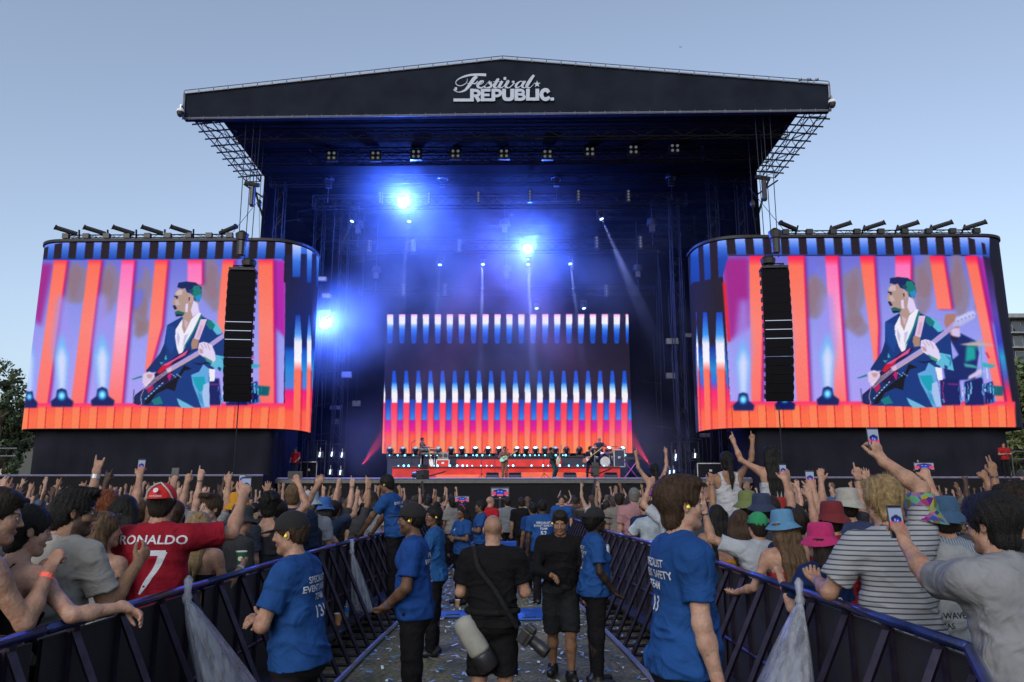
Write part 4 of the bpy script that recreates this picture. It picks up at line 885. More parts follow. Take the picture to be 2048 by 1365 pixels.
# ================================================================ FIGURES: smooth implicit surfaces meshed with surface nets
class Sdf:
    def __init__(s): s.p = []; s.post = []; s.disp = None; s.flat = 1.0
    def cone(s, a, b, ra, rb, k=0.02, op=0, cut=None, cut0=None):
        a, b = np.array(a, float), np.array(b, float)
        s.p.append(('c', (a + b) / 2, np.linalg.norm(a - b) / 2 + max(ra, rb), k, op, a, b, ra, rb, cut, cut0))
    def ell(s, c, r, k=0.02, op=0, M=None):
        s.p.append(('e', np.array(c, float), max(r), k, op, np.array(r, float), np.eye(3) if M is None else np.array(M)))
    def econe(s, a, b, ra, rb, sc, M, k=0.03, op=0):   # cone in frame M (3x3, columns = axes) squashed by sc
        a, b = np.array(a, float), np.array(b, float)
        s.p.append(('q', (a + b) / 2, np.linalg.norm(a - b) / 2 + max(ra, rb) * max(sc), k, op, a, b, ra, rb, np.array(sc, float), np.array(M)))
    def one(s, pr, X):
        if pr[0] == 'c':
            _, _, _, _, _, a, b, ra, rb, cut, cut0 = pr; ab = b - a; L2 = ab @ ab + 1e-12; v = X - a
            t0 = (v @ ab) / L2; t = np.clip(t0, 0, 1)
            d = np.sqrt(((v - t[..., None] * ab) ** 2).sum(-1)) - (ra + (rb - ra) * t); L = math.sqrt(L2)
            if cut: d = np.maximum(d, (t0 - 1) * L - cut + 1e-4)
            if cut0: d = np.maximum(d, -t0 * L - cut0)
            return d
        if pr[0] == 'e':
            _, c, _, _, _, r, M = pr; q = (X - c) @ M; k0 = np.sqrt(((q / r) ** 2).sum(-1)); k1 = np.sqrt(((q / (r * r)) ** 2).sum(-1)) + 1e-9
            return k0 * (k0 - 1) / k1
        _, c, _, _, _, a, b, ra, rb, sc, M = pr
        q = ((X - c) @ M) / sc; a2 = ((a - c) @ M) / sc; b2 = ((b - c) @ M) / sc; ab = b2 - a2; v = q - a2
        t = np.clip((v @ ab) / (ab @ ab + 1e-12), 0, 1)
        return (np.sqrt(((v - t[..., None] * ab) ** 2).sum(-1)) - (ra + (rb - ra) * t)) * min(sc)
    def ev(s, X, C, rad):                # X (nb, m, 3) points in blocks with centres C
        D = np.full(X.shape[:2], 0.25)
        for pr in s.p:
            sel = np.nonzero(((C - pr[1]) ** 2).sum(-1) < (pr[2] + rad + pr[3] + 0.06) ** 2)[0]
            if not len(sel): continue
            d = s.one(pr, X[sel]); o = D[sel]; k = pr[3]
            if pr[4] == 0:
                h = np.clip(0.5 + 0.5 * (o - d) / k, 0, 1); D[sel] = o * (1 - h) + d * h - k * h * (1 - h)
            else:
                h = np.clip(0.5 - 0.5 * (o + d) / k, 0, 1); D[sel] = o * (1 - h) + (-d) * h + k * h * (1 - h)
        if s.disp is not None: D = D + s.disp(X)
        for (p, n) in s.post: D = np.maximum(D, (X - np.array(p)) @ np.array(n))
        return D
    def mesh(s, h, lim=None):
        ad = [p for p in s.p if p[4] == 0]
        lo = np.min([p[1] - p[2] for p in ad], 0) - 0.03; hi = np.max([p[1] + p[2] for p in ad], 0) + 0.03
        if lim is not None: lo = np.maximum(lo, lim[0]); hi = np.minimum(hi, lim[1])
        B = 8; nb = np.maximum(1, np.ceil((hi - lo) / (B * h)).astype(int)); G = np.stack(np.meshgrid(*[np.arange(n) for n in nb], indexing='ij'), -1).reshape(-1, 3)
        C = lo + (G + 0.5) * B * h; rad = B * h * 0.87
        dc = s.ev(C[:, None], C, 0.02)[:, 0]; keep = np.abs(dc) < rad * 1.25 + 0.02
        D = np.where(dc < 0, -1.0, 1.0).reshape(nb).repeat(B, 0).repeat(B, 1).repeat(B, 2).astype(np.float32)
        g = np.stack(np.meshgrid(*[np.arange(B)] * 3, indexing='ij'), -1).reshape(-1, 3)
        Gk, Ck = G[keep], C[keep]
        for i in range(0, len(Gk), 600):
            gg, cc = Gk[i:i + 600], Ck[i:i + 600]; X = lo + (gg[:, None] * B + g[None]) * h
            d = s.ev(X, cc, rad); I = (gg[:, None] * B + g[None]).reshape(-1, 3); D[I[:, 0], I[:, 1], I[:, 2]] = d.ravel()
        return surf_net(D, lo, h)
def surf_net(D, lo, h):
    S_ = D < 0; n = [k - 1 for k in D.shape]
    sl = lambda a, o: a[o[0]:o[0] + n[0], o[1]:o[1] + n[1], o[2]:o[2] + n[2]]
    cs = [(i, j, k) for i in (0, 1) for j in (0, 1) for k in (0, 1)]
    any_ = np.zeros(n, bool); all_ = np.ones(n, bool)
    for o in cs: q = sl(S_, o); any_ |= q; all_ &= q
    act = np.argwhere(any_ & ~all_); m = len(act)
    if m == 0: return np.zeros((0, 3)), np.zeros((0, 4), int)
    acc = np.zeros((m, 3)); cnt = np.zeros(m)
    for a in cs:
        for ax in range(3):
            if a[ax]: continue
            b = list(a); b[ax] = 1
            A = D[act[:, 0] + a[0], act[:, 1] + a[1], act[:, 2] + a[2]]; Bv = D[act[:, 0] + b[0], act[:, 1] + b[1], act[:, 2] + b[2]]
            c = (A < 0) != (Bv < 0); t = np.where(c, A / np.where(c, A - Bv, 1), 0)
            p = np.zeros((m, 3)) + a; p[:, ax] += t; acc += p * c[:, None]; cnt += c
    V = lo + (act + acc / cnt[:, None]) * h
    idx = np.full(n, -1, np.int32); idx[act[:, 0], act[:, 1], act[:, 2]] = np.arange(m)
    F = []
    for ax in range(3):
        u, v = (ax + 1) % 3, (ax + 2) % 3
        a = [slice(None)] * 3; b = [slice(None)] * 3; a[ax] = slice(0, -1); b[ax] = slice(1, None)
        A, Bv = S_[tuple(a)], S_[tuple(b)]; e = np.argwhere(A != Bv)
        e = e[(e[:, u] > 0) & (e[:, v] > 0) & (e[:, u] < n[u]) & (e[:, v] < n[v]) & (e[:, ax] < n[ax])]
        if not len(e): continue
        def cell(du, dv): q = e.copy(); q[:, u] += du; q[:, v] += dv; return idx[q[:, 0], q[:, 1], q[:, 2]]
        f = np.stack([cell(-1, -1), cell(0, -1), cell(0, 0), cell(-1, 0)], 1); fl = ~A[e[:, 0], e[:, 1], e[:, 2]]; f[fl] = f[fl][:, ::-1]
        F.append(f)
    F = np.concatenate(F); F = F[(F >= 0).all(1)]; return V, F
def mesh_obj(name, V, F, m, parent=None, paint=None):
    me = bpy.data.meshes.new(name); me.vertices.add(len(V)); me.vertices.foreach_set('co', V.astype(np.float32).ravel())
    me.loops.add(len(F) * 4); me.loops.foreach_set('vertex_index', F.ravel().astype(np.int32)); me.polygons.add(len(F))
    me.polygons.foreach_set('loop_start', np.arange(0, len(F) * 4, 4, dtype=np.int32))
    me.polygons.foreach_set('use_smooth', np.ones(len(F), bool))
    me.update(calc_edges=True); me.validate(); me.materials.append(m)
    if paint is not None:
        ca = me.color_attributes.new('paint', 'FLOAT_COLOR', 'POINT'); ca.data.foreach_set('color', paint.astype(np.float32).ravel())
    o = bpy.data.objects.new(name, me); COL.objects.link(o)
    if parent: o.parent = parent
    return o
V3 = lambda *a: np.array(a, float)
def nrm(v): v = np.array(v, float); return v / (np.linalg.norm(v) + 1e-12)
def rotm(ax, a): return np.array(Matrix.Rotation(a, 3, ax))
def about(axis, a): return np.array(Matrix.Rotation(a, 3, Vector(axis)))
HANDP = {  # curl of the four fingers (base, middle), spread, thumb fold
    'open': ([(5, 8)] * 4, 10, 0.1), 'relax': ([(22, 28), (28, 34), (32, 38), (36, 42)], 3, 0.5), 'point': ([(2, 4), (80, 95), (84, 95), (86, 95)], 2, 1.0),
    'fist': ([(78, 92), (80, 95), (82, 95), (84, 95)], 0, 1.0), 'horns': ([(2, 5), (80, 95), (80, 95), (4, 8)], 6, 1.0), 'hold': ([(38, 48), (40, 52), (42, 54), (44, 56)], 2, 0.3),
    'peace': ([(2, 4), (2, 4), (84, 95), (86, 95)], 10, 1.0), 'flick': ([(40, 60), (20, 30), (55, 70), (10, 20)], 8, 0.4), 'grip': ([(50, 70), (50, 72), (52, 74), (54, 76)], 1, 0.9)}
class Rig:
    """a figure 1.75 m tall facing +y; arms given as directions in the figure's own frame"""
    def __init__(s, P):
        s.P = P; g = P.get('girth', 1.0); fem = P.get('fem', 0); s.g, s.fem = g, fem
        lean, side, tw = R(P.get('lean', 0)), R(P.get('side', 0)), R(P.get('twist', 0)); hy, hp, hr = [R(a) for a in P.get('head', (0, 0, 0))]
        s.UR = rotm('Z', tw) @ rotm('X', -lean) @ rotm('Y', side); s.UO = V3(0, 0, 1.0)
        s.HR = s.UR @ rotm('Z', hy) @ rotm('X', -hp) @ rotm('Y', hr); s.HO = s.U(0, 0.012, 0.515)
        sw = (0.172 if fem else 0.19) * (0.5 + 0.5 * g) * P.get('shw', 1); s.sw = sw; s.arm = []
        for i, sx in enumerate((-1, 1)):
            a = P.get('armL' if sx < 0 else 'armR') or ((sx * 0.16, 0.0, -1), (sx * 0.05, 0.22, -1), 'relax', 0)
            ud, fd = nrm(a[0]), nrm(a[1]); up = max(0, ud[2]); sh = s.U(sx * (sw - 0.02 * up), 0, 0.40 + 0.045 * up)
            el = sh + ud * 0.285 * P.get('al', 1); wr = el + fd * 0.25 * P.get('al', 1)
            s.arm.append((sh, el, wr, ud, fd, a[2], a[3] if len(a) > 3 else 0, sx, nrm(a[4]) if len(a) > 4 else fd))
        s.leg = []
        for sx in (-1, 1):
            L = P.get('legL' if sx < 0 else 'legR') or ((sx * 0.05, 0, -1), (0, 0, -1)); hip = V3(sx * 0.085, 0, 0.90); kn = hip + nrm(L[0]) * 0.42; an = kn + nrm(L[1]) * 0.40
            s.leg.append((hip, kn, an, sx, rotm('Z', R(-sx * 12 + (L[2] if len(L) > 2 else 0)))))
        zm = min(l[2][2] for l in s.leg); s.drop = zm - 0.085
    def U(s, x, y, z): return s.UO + s.UR @ V3(x, y, z)
    def H(s, x, y, z): return s.HO + s.HR @ V3(x, y, z)
    def torso(s, D, e=0.0, arms=True, bust=True):
        g, fem = s.g, s.fem; U, M = s.U, s.UR; sc = lambda a, b: (a, b, 1)
        D.econe(U(0, 0.0, 0.10), U(0, -0.005, 0.33), (0.105 if fem else 0.122) * g + e, (0.128 if fem else 0.15) * (0.6 + 0.4 * g) + e, sc(1.14, 0.80), M, 0.03)
        D.econe(U(0, 0.01, -0.04), U(0, 0.01, 0.13), (0.128 if fem else 0.126) * g + e, (0.10 if fem else 0.116) * g + e, sc(1.12, 0.86), M, 0.05)
        D.ell(V3(0, -0.005, 0.94), ((0.172 if fem else 0.162) * (0.6 + 0.4 * g) + e, 0.122 * g + e, 0.12 + e), 0.05)
        for sx in (-1, 1):
            eg = e * 1.7; D.ell(V3(sx * 0.075, -0.055, 0.90), (0.09 * g + eg, 0.085 * g + eg, 0.095 + eg), 0.04)
            D.cone(U(sx * 0.02, -0.01, 0.455), U(sx * (s.sw - 0.05), -0.01, 0.41), 0.045 + e, 0.05 + e, 0.05)
            D.econe(U(sx * 0.085, -0.045, 0.20), U(sx * 0.10, -0.05, 0.36), 0.06 + e, 0.075 + e, (1, 0.75, 1), M, 0.05)   # shoulder blades
            if fem and bust: D.ell(U(sx * 0.072, 0.085, 0.245), (0.062 + e, 0.058 + e, 0.062 + e), 0.035)
            elif not fem: D.ell(U(sx * 0.075, 0.06, 0.31), (0.085 + e, 0.055 + e, 0.065 + e), 0.05)
    def limbs(s, D, e=0.0):
        g = s.g
        for sh, el, wr, ud, fd, *_ in s.arm:
            ag = (0.85 if s.fem else 1.0) * (0.45 + 0.55 * g)
            D.cone(sh, sh + ud * 0.06, 0.060 * ag + e, 0.056 * ag + e, 0.05)
            D.cone(sh, el, 0.054 * ag + e, 0.040 * ag + e, 0.03)
            D.cone(el, el + fd * 0.09, 0.042 * ag + e, 0.043 * ag + e, 0.02); D.cone(el + fd * 0.08, wr, 0.042 * ag + e, 0.027 * ag + e, 0.02)
    def legs(s, D, e=0.0, shin=True, feet=True):
        g = 0.5 + 0.5 * s.g
        for hip, kn, an, sx, FR in s.leg:
            D.cone(hip, kn, 0.088 * g + e, 0.057 * g + e, 0.04)
            if shin:
                d = nrm(an - kn); D.cone(kn, kn + d * 0.14, 0.056 * g + e, 0.056 * g + e, 0.03); D.cone(kn + d * 0.13 + V3(0, -0.01, 0), an, 0.055 * g + e, 0.036 + e, 0.03)
            if feet:
                f = FR @ V3(0, 1, 0); D.cone(an + V3(0, 0, -0.045) - f * 0.045, an + V3(0, 0, -0.05) + f * 0.13, 0.038 + e, 0.030 + e, 0.02)
    def handfr(s, i):
        sh, el, wr, ud, fd, pose, roll, sx, hd = s.arm[i]
        d = hd; ref = V3(0, 1, 0) if abs(d[1]) < 0.85 else V3(0, 0, 1)
        n = nrm(ref - d * (ref @ d)); n = about(d, R(roll)) @ n; return wr, d, n, np.cross(d, n), sx
    def hand(s, D, i, fat=1.0):
        wr, d, n, sd, sx = s.handfr(i); pose = s.arm[i][5]; hs = 0.92 if s.fem else 1.0
        curls, spread, th = HANDP[pose]; ts = sx    # the side of the palm the thumb leaves from
        if s.P.get('thumb' + 'LR'[i]): ts = s.P['thumb' + 'LR'[i]]
        Mh = np.stack([sd, d, n], 1)
        D.econe(wr + d * 0.012, wr + d * 0.075 * hs, 0.028 * hs, 0.037 * hs, (1.0, 1.0, 0.42), Mh, 0.012)
        D.cone(wr - d * 0.02, wr + d * 0.02, 0.026 * hs, 0.025 * hs, 0.015)
        Ls = [0.074, 0.082, 0.076, 0.060]
        for f in range(4):
            o = (1.5 - f) * 0.0185 * hs * ts; b = wr + d * (0.083 - abs(f - 1.2) * 0.004) * hs + sd * o
            dr = about(n, -R(spread) * (1.5 - f) / 1.5 * ts * 1.0) @ d; c1, c2 = R(curls[f][0]), R(curls[f][1]); ax = np.cross(dr, n)
            d1 = about(ax, c1) @ dr; d2 = about(ax, c1 + c2) @ dr; d3 = about(ax, c1 + c2 * 1.6) @ dr; L = Ls[f] * hs; r = 0.0090 * hs * fat
            p1 = b + d1 * L * 0.48; p2 = p1 + d2 * L * 0.3; p3 = p2 + d3 * L * 0.2
            D.cone(b - d * 0.01, p1, r * 1.08, r, 0.005); D.cone(p1, p2, r, r * 0.93, 0.003); D.cone(p2, p3, r * 0.93, r * 0.82, 0.003)
        b = wr + d * 0.022 * hs + sd * 0.022 * ts * hs; t1 = nrm(sd * ts * (0.75 - 0.35 * th) + d * 0.75 + n * (0.15 + 0.5 * th)); p1 = b + t1 * 0.045 * hs
        t2 = nrm(t1 * (1 - 0.4 * th) + d * 0.35 + n * 0.25 * th - sd * ts * 0.55 * th); p2 = p1 + t2 * 0.032 * hs; p3 = p2 + nrm(t2 - sd * ts * 0.25 * th) * 0.022
        D.cone(b, p1, 0.016 * hs, 0.012 * hs * fat, 0.012); D.cone(p1, p2, 0.0118 * hs * fat, 0.0105 * hs * fat, 0.004); D.cone(p2, p3, 0.0105 * hs * fat, 0.009 * hs * fat, 0.003)
    def head(s, D):
        H, M = s.H, s.HR; nw = 0.046 if s.fem else 0.055; nw *= (0.6 + 0.4 * s.g)
        D.cone(s.U(0, -0.01, 0.42), s.H(0, -0.005, 0.07), nw + 0.006, nw, 0.035)
        D.ell(H(0, -0.012, 0.148), (0.074, 0.094, 0.086), 0.02, 0, M); D.ell(H(0, 0.03, 0.085), (0.057, 0.058, 0.078), 0.03, 0, M)
        jw = 0.035 if s.fem else 0.042
        D.cone(H(-jw, 0.02, 0.045), H(-0.012, 0.068, 0.018), 0.024, 0.018, 0.025); D.cone(H(jw, 0.02, 0.045), H(0.012, 0.068, 0.018), 0.024, 0.018, 0.025)
        for sx in (-1, 1):
            D.ell(H(sx * 0.036, 0.055, 0.088), (0.026, 0.026, 0.026), 0.025, 0, M)
            D.ell(H(sx * 0.0315, 0.097, 0.119), (0.017, 0.014, 0.011), 0.012, 1, M)
        D.cone(H(-0.036, 0.078, 0.137), H(0.036, 0.078, 0.137), 0.0105, 0.0105, 0.014)
        D.cone(H(0, 0.088, 0.128), H(0, 0.108, 0.092), 0.0065, 0.010, 0.012); D.cone(H(-0.012, 0.094, 0.086), H(0.012, 0.094, 0.086), 0.0075, 0.0075, 0.008)
        for sx in (-1, 1): D.ell(H(sx * 0.0315, 0.078, 0.119), (0.0125, 0.0125, 0.0115), 0.003, 0, M)
        D.ell(H(0, 0.088, 0.060), (0.023, 0.010, 0.0058), 0.005, 0, M); D.ell(H(0, 0.087, 0.050), (0.019, 0.010, 0.0062), 0.005, 0, M); D.cone(H(0, 0.07, 0.018), H(0, 0.075, 0.022), 0.017, 0.016, 0.015)
        for sx in (-1, 1):
            D.ell(H(sx * 0.078, -0.004, 0.108), (0.0075, 0.018, 0.031), 0.008, 0, s.HR @ rotm('Z', sx * R(22)) @ rotm('X', R(10))); D.ell(H(sx * 0.084, 0.0, 0.108), (0.005, 0.009, 0.018), 0.006, 1, M)
    def paint(s, V, hair, beard=0.0, buzz=0.0, lips=None, tint=None):
        q = (V - s.HO) @ s.HR; x, y, z = q[:, 0], q[:, 1], q[:, 2]; n = len(V); c = np.zeros((n, 4)); ax = np.abs(x)
        inh = (z > -0.02) & (z < 0.26) & (y > -0.12) & (y < 0.14) & (ax < 0.1)
        def put(m, col, a): m = m & inh; c[m, :3] = col; c[m, 3] = a if np.isscalar(a) else a[m]
        if buzz: put((z > 0.125 + 0.35 * np.clip(y, -0.06, 0.06)) & (y < 0.068), hair, buzz)
        if beard: put(((z < 0.072) & (y > 0.0) & (z > -0.015) & ((z < 0.04) | (y < 0.085) | (z > 0.064))) | ((ax > 0.055) & (y > 0.0) & (y < 0.04) & (z < 0.12)), hair, beard)
        put((np.hypot(x / 0.022, (z - 0.0555) / 0.011) < 1) & (y > 0.078), lips or (0.22, 0.07, 0.06), 0.65)
        put((ax > 0.014) & (ax < 0.052) & (z > 0.1345 - 0.25 * (ax - 0.03) ** 2 * 20) & (z < 0.145) & (y > 0.06), hair, 0.85)
        e = np.hypot((ax - 0.0315) / 0.0135, (z - 0.119) / 0.0068)
        put((e < 1.25) & (y > 0.074), (0.03, 0.02, 0.018), 0.8); put((e < 0.95) & (y > 0.078), (0.55, 0.55, 0.57), 1.0); put((np.hypot(ax - 0.0315, z - 0.119) < 0.0058) & (y > 0.08), (0.02, 0.013, 0.01), 1.0)
        return c
def waves(seed, amp, f=1.0, st=(1, 1, 1)):
    r = np.random.default_rng(seed); K = r.normal(0, 1, (7, 3)) * 14 * f * np.array(st); ph = r.uniform(0, 6.28, 7); W2 = r.normal(0, 1, (3, 3)) * 9 * f
    def fn(X):
        w = np.sin(X @ W2.T) * 0.9; o = 0
        for k in range(7): o = o + np.sin(X @ K[k] * (1 + 0.5 * (k > 3)) + ph[k] + w[..., k % 3] * 1.3) * (1.0 if k < 4 else 0.6)
        return o * amp / 3.0
    return fn
def folds(rig, seed, amp):               # cloth creases: broad waves plus sharper ones round the waist and under the arms
    a = waves(seed, amp, 0.8, (1.3, 1.3, 0.9)); b = waves(seed + 9, 1.0, 1.1, (0.5, 0.5, 1.5)); c = waves(seed + 5, 1.0, 0.6)
    def fn(X):
        q = X - rig.UO; low = np.clip(1.15 - q @ rig.UR[:, 2] * 2.2, 0.45, 1.2)
        return (a(X) - (np.exp(-(b(X) * 3.2) ** 2) * 1.5 + np.exp(-(c(X) * 4) ** 2) * 0.8) * amp + amp * 0.6) * low
    return fn
def strands(rig, seed, amp, freq=55, flow=1.0):
    r = np.random.default_rng(seed); ph = r.uniform(0, 6, 4); wv = waves(seed + 3, 1.0, 1.4)
    def fn(X):
        q = (X - rig.HO) @ rig.HR; a = np.arctan2(q[..., 0], -q[..., 1] + 0.02); w = wv(X)
        return amp * (np.sin(a * freq * 0.35 + w * 3.0 * flow + ph[0]) * 0.6 + np.sin(a * freq * 0.8 + w * 5 * flow + q[..., 2] * 25 + ph[1]) * 0.5 + w * 0.9)
    return fn
def hair_sdf(rig, style, seed=0):
    D = Sdf(); H, M = rig.H, rig.HR; t = {'buzz': 0.005, 'short': 0.013, 'fade': 0.010}.get(style, 0.016)
    D.ell(H(0, -0.016, 0.150), (0.075 + t, 0.094 + t, 0.087 + t * 1.2), 0.02, 0, M)
    low = {'short': 0.075, 'fade': 0.10, 'buzz': 0.09, 'quiff': 0.085}.get(style, 0.05)
    D.econe(H(0, -0.045, low), H(0, -0.03, 0.12), 0.058 + t * 0.5, 0.07 + t * 0.6, (1.05, 0.85, 1), M, 0.03)
    if style in ('quiff', 'messy'):
        for x in (-0.035, 0, 0.035): D.cone(H(x, -0.03, 0.225), H(x * 1.2, 0.07, 0.218 + (0.015 if style == 'quiff' else 0.0)), 0.03, 0.026, 0.025)
    if style == 'fade': D.ell(H(0, 0.005, 0.205), (0.075, 0.085, 0.045), 0.02, 0, M)
    if style == 'full':
        D.ell(H(0, -0.03, 0.16), (0.103, 0.112, 0.098), 0.02, 0, M); D.ell(H(0.02, 0.04, 0.215), (0.07, 0.06, 0.04), 0.02, 0, M)
    if style == 'curly':
        r = random.Random(seed)
        for _ in range(34):
            a, b = r.uniform(0, 6.28), r.uniform(0.0, 1.35); D.ell(H(0.088 * math.cos(a) * math.cos(b), -0.02 + 0.1 * math.sin(a) * math.cos(b), 0.15 + 0.09 * math.sin(b)), (0.026, 0.026, 0.024), 0.012, 0, M)
    if style == 'afro': D.ell(H(0, -0.035, 0.17), (0.125, 0.125, 0.12), 0.02, 0, M); D.ell(H(0, -0.05, 0.10), (0.11, 0.09, 0.09), 0.02, 0, M)
    # the face stays clear
    D.ell(H(0, 0.104, 0.070), (0.078 if style not in ('long', 'bob') else 0.064, 0.064, 0.106), 0.012, 1, M)
    if style not in ('long', 'bob', 'afro'):
        for sx in (-1, 1): D.ell(H(sx * 0.09, 0.006, 0.085), (0.032, 0.032, 0.042), 0.012, 1, M)
    if style == 'bun': D.ell(H(0, -0.055, 0.262), (0.042, 0.042, 0.036), 0.012, 0, M)
    if style == 'lowbun': D.ell(H(0, -0.13, 0.13), (0.045, 0.04, 0.045), 0.012, 0, M)
    if style in ('pony', 'plait'):
        p = [H(0, -0.10, 0.17), H(0, -0.15, 0.12), H(0.01, -0.155, 0.02), rig.U(0.015, -0.165, 0.40), rig.U(0.01, -0.17, 0.27)]
        rr = [0.025, 0.035, 0.036, 0.03, 0.012]
        for k in range(4): D.cone(p[k], p[k + 1], rr[k], rr[k + 1], 0.02)
    if style in ('long', 'bob', 'xlong'):
        zz = {'bob': 0.47, 'long': 0.24, 'xlong': 0.08}[style]
        for x in (-0.06, -0.02, 0.02, 0.06):
            D.cone(H(x, -0.055, 0.14), H(x * 1.25, -0.085, 0.02), 0.048, 0.04, 0.03)
            D.cone(H(x * 1.25, -0.085, 0.02), rig.U(x * 1.3, -0.125, max(zz, 0.33)), 0.04, 0.028, 0.03)
            if zz < 0.33: D.cone(rig.U(x * 1.3, -0.125, 0.33), rig.U(x * 1.2, -0.15, zz), 0.03, 0.012, 0.03)
        for sx in (-1, 1): D.cone(H(sx * 0.075, -0.02, 0.13), H(sx * 0.082, -0.025, 0.0), 0.026, 0.024, 0.03); D.cone(H(sx * 0.082, -0.025, 0.0), rig.U(sx * 0.10, -0.08, max(zz, 0.36)), 0.024, 0.016, 0.03)
    if rig.P.get('hat'): D.post.append((H(0, 0, 0.15), rig.HR @ V3(0, 0, 1)))
    amp = {'buzz': 0.0006, 'curly': 0.003, 'afro': 0.004, 'messy': 0.0055, 'quiff': 0.004}.get(style, 0.003)
    D.disp = strands(rig, seed, amp, {'curly': 30, 'afro': 35, 'messy': 34}.get(style, 60)); return D
def add_strands(rig, V, F, style, seed, h):   # loose locks standing off the mass of hair
    if style == 'buzz' or not len(V): return V, F
    r = np.random.default_rng(seed); n = 2200 if h < 0.01 else 1300 if h < 0.0115 else 500
    a = V[F[:, 1]] - V[F[:, 0]]; b = V[F[:, 2]] - V[F[:, 0]]; N = np.cross(a, b); N /= np.linalg.norm(N, axis=1)[:, None] + 1e-12
    k = r.integers(0, len(F), n); p = V[F[k]].mean(1); nn = N[k]
    if rig.P.get('hat'): ok = ((p - rig.HO) @ rig.HR)[:, 2] < 0.12; p, nn = p[ok], nn[ok]; n = len(p)
    ln, lift, rnd_ = {'curly': (0.022, 0.6, 0.9), 'afro': (0.022, 0.6, 0.9), 'messy': (0.035, 0.35, 0.5), 'quiff': (0.030, 0.25, 0.35), 'full': (0.034, 0.18, 0.3), 'long': (0.06, 0.06, 0.14), 'xlong': (0.07, 0.06, 0.14), 'bob': (0.05, 0.06, 0.15), 'pony': (0.035, 0.07, 0.15), 'plait': (0.03, 0.06, 0.15)}.get(style, (0.018, 0.22, 0.3))
    up = rig.HR[:, 2]; q = (p - rig.HO) @ rig.HR; flow = -up[None] + 0.0 * nn; fw = rig.HR[:, 1]
    if style in ('short', 'quiff', 'full', 'messy', 'fade'): flow = flow * 0.6 + (fw[None] if style != 'full' else rig.HR[:, 0][None]) * np.clip((q[:, 2:3] - 0.15) * 12, 0, 1)
    flow = flow - nn * (flow * nn).sum(1)[:, None]; flow /= np.linalg.norm(flow, axis=1)[:, None] + 1e-6
    d = flow + nn * lift + r.normal(0, rnd_, (n, 3)) * 0.6; d /= np.linalg.norm(d, axis=1)[:, None]; L = ln * r.uniform(0.5, 1.2, (n, 1)); w = np.cross(d, nn + r.normal(0, 0.3, (n, 3))); w /= np.linalg.norm(w, axis=1)[:, None] + 1e-9
    wd = 0.0016 if h < 0.01 else 0.0028; p = p - nn * 0.002
    B = np.stack([p - w * wd, p + w * wd, p + d * L + w * wd * 0.25 - nn * L * 0.15, p + d * L - w * wd * 0.25 - nn * L * 0.15], 1).reshape(-1, 3)
    return np.concatenate([V, B]), np.concatenate([F, (np.arange(n)[:, None] * 4 + np.arange(4)[None]) + len(V)])
def shirt_sdf(rig, P, seed):
    D = Sdf(); kind = P.get('top', 'tee'); e = P.get('loose', 0.016); U = rig.U
    rig.torso(D, e)
    D.econe(U(0, 0, -0.12), U(0, 0, 0.10), 0.135 * rig.g + e, 0.128 * rig.g + e, (1.15, 0.92, 1), rig.UR, 0.05)
    if kind in ('tee', 'polo', 'long', 'jacket'):
        fr = {'tee': 0.72, 'polo': 0.70}.get(kind, 1)
        for sh, el, wr, ud, fd, *_ in rig.arm:
            ag = (0.85 if rig.fem else 1.0) * (0.45 + 0.55 * rig.g); D.cone(sh, sh + ud * 0.05, 0.063 * ag + e, 0.06 * ag + e, 0.05)
            if fr < 1:
                q = sh + (el - sh) * fr; D.cone(sh, q, 0.058 * ag + e, 0.055 * ag + e * (1.6 if kind == 'tee' else 1.2), 0.02, 0, 0.001)
            else:
                D.cone(sh, el, 0.056 * ag + e, 0.046 * ag + e, 0.02); D.cone(el, wr, 0.046 * ag + e, 0.036 * ag + e * 0.7, 0.02, 0, 0.001)
    D.cone(U(0, -0.005, 0.44), U(0, 0.02, 0.56), 0.062, 0.075, 0.006, 1)
    if kind in ('polo', 'jacket'):
        n = 12
        for i in range(n):
            a0, a1 = [R(60 + 245 * 0 + (360 - 0) * (i + j) / n) for j in (0, 1)]
            hgt = 0.0 if kind == 'polo' else 0.02
            f = lambda a: U(0.062 * math.cos(a), -0.006 + 0.058 * math.sin(a), 0.468 + hgt - 0.028 * max(0, math.sin(a)))
            D.cone(f(a0), f(a1), 0.013, 0.013, 0.008)
    if kind == 'tank':
        for sx in (-1, 1): D.ell(U(sx * (rig.sw + 0.0), 0, 0.37), (0.075, 0.2, 0.12), 0.012, 1, rig.UR)
        D.ell(U(0, -0.10, 0.45), (0.085, 0.1, 0.13), 0.012, 1, rig.UR); D.ell(U(0, 0.12, 0.45), (0.085, 0.1, 0.13), 0.012, 1, rig.UR)
    if kind in ('strap', 'band', 'bra'):
        top = {'strap': 0.27, 'band': 0.27, 'bra': 0.25}[kind]; D.post.append((U(0, 0, top), rig.UR @ V3(0, 0, 1)))
    hem = {'bra': 0.13, 'crop': 0.08}.get(kind, P.get('hem', -0.13)); D.post.append((U(0, 0, hem), rig.UR @ V3(0, 0, -1)))
    D.disp = folds(rig, seed, P.get('fold', 0.0085)); return D
def straps(rig, spec, e=0.012):          # thin straps over the shoulders
    D = Sdf(); r = 0.006
    for sx in (-1, 1):
        x = sx * 0.075 if spec != 'halter' else sx * 0.03
        P = [rig.U(x * 1.1, -0.135, 0.26), rig.U(x, -0.12, 0.38), rig.U(x * 1.05, -0.07, 0.455), rig.U(x * 1.05, 0.03, 0.462), rig.U(x, 0.11, 0.36), rig.U(x, 0.13, 0.26)]
        for a, b in zip(P[:-1], P[1:]): D.cone(a, b, r, r, 0.004)
    return D
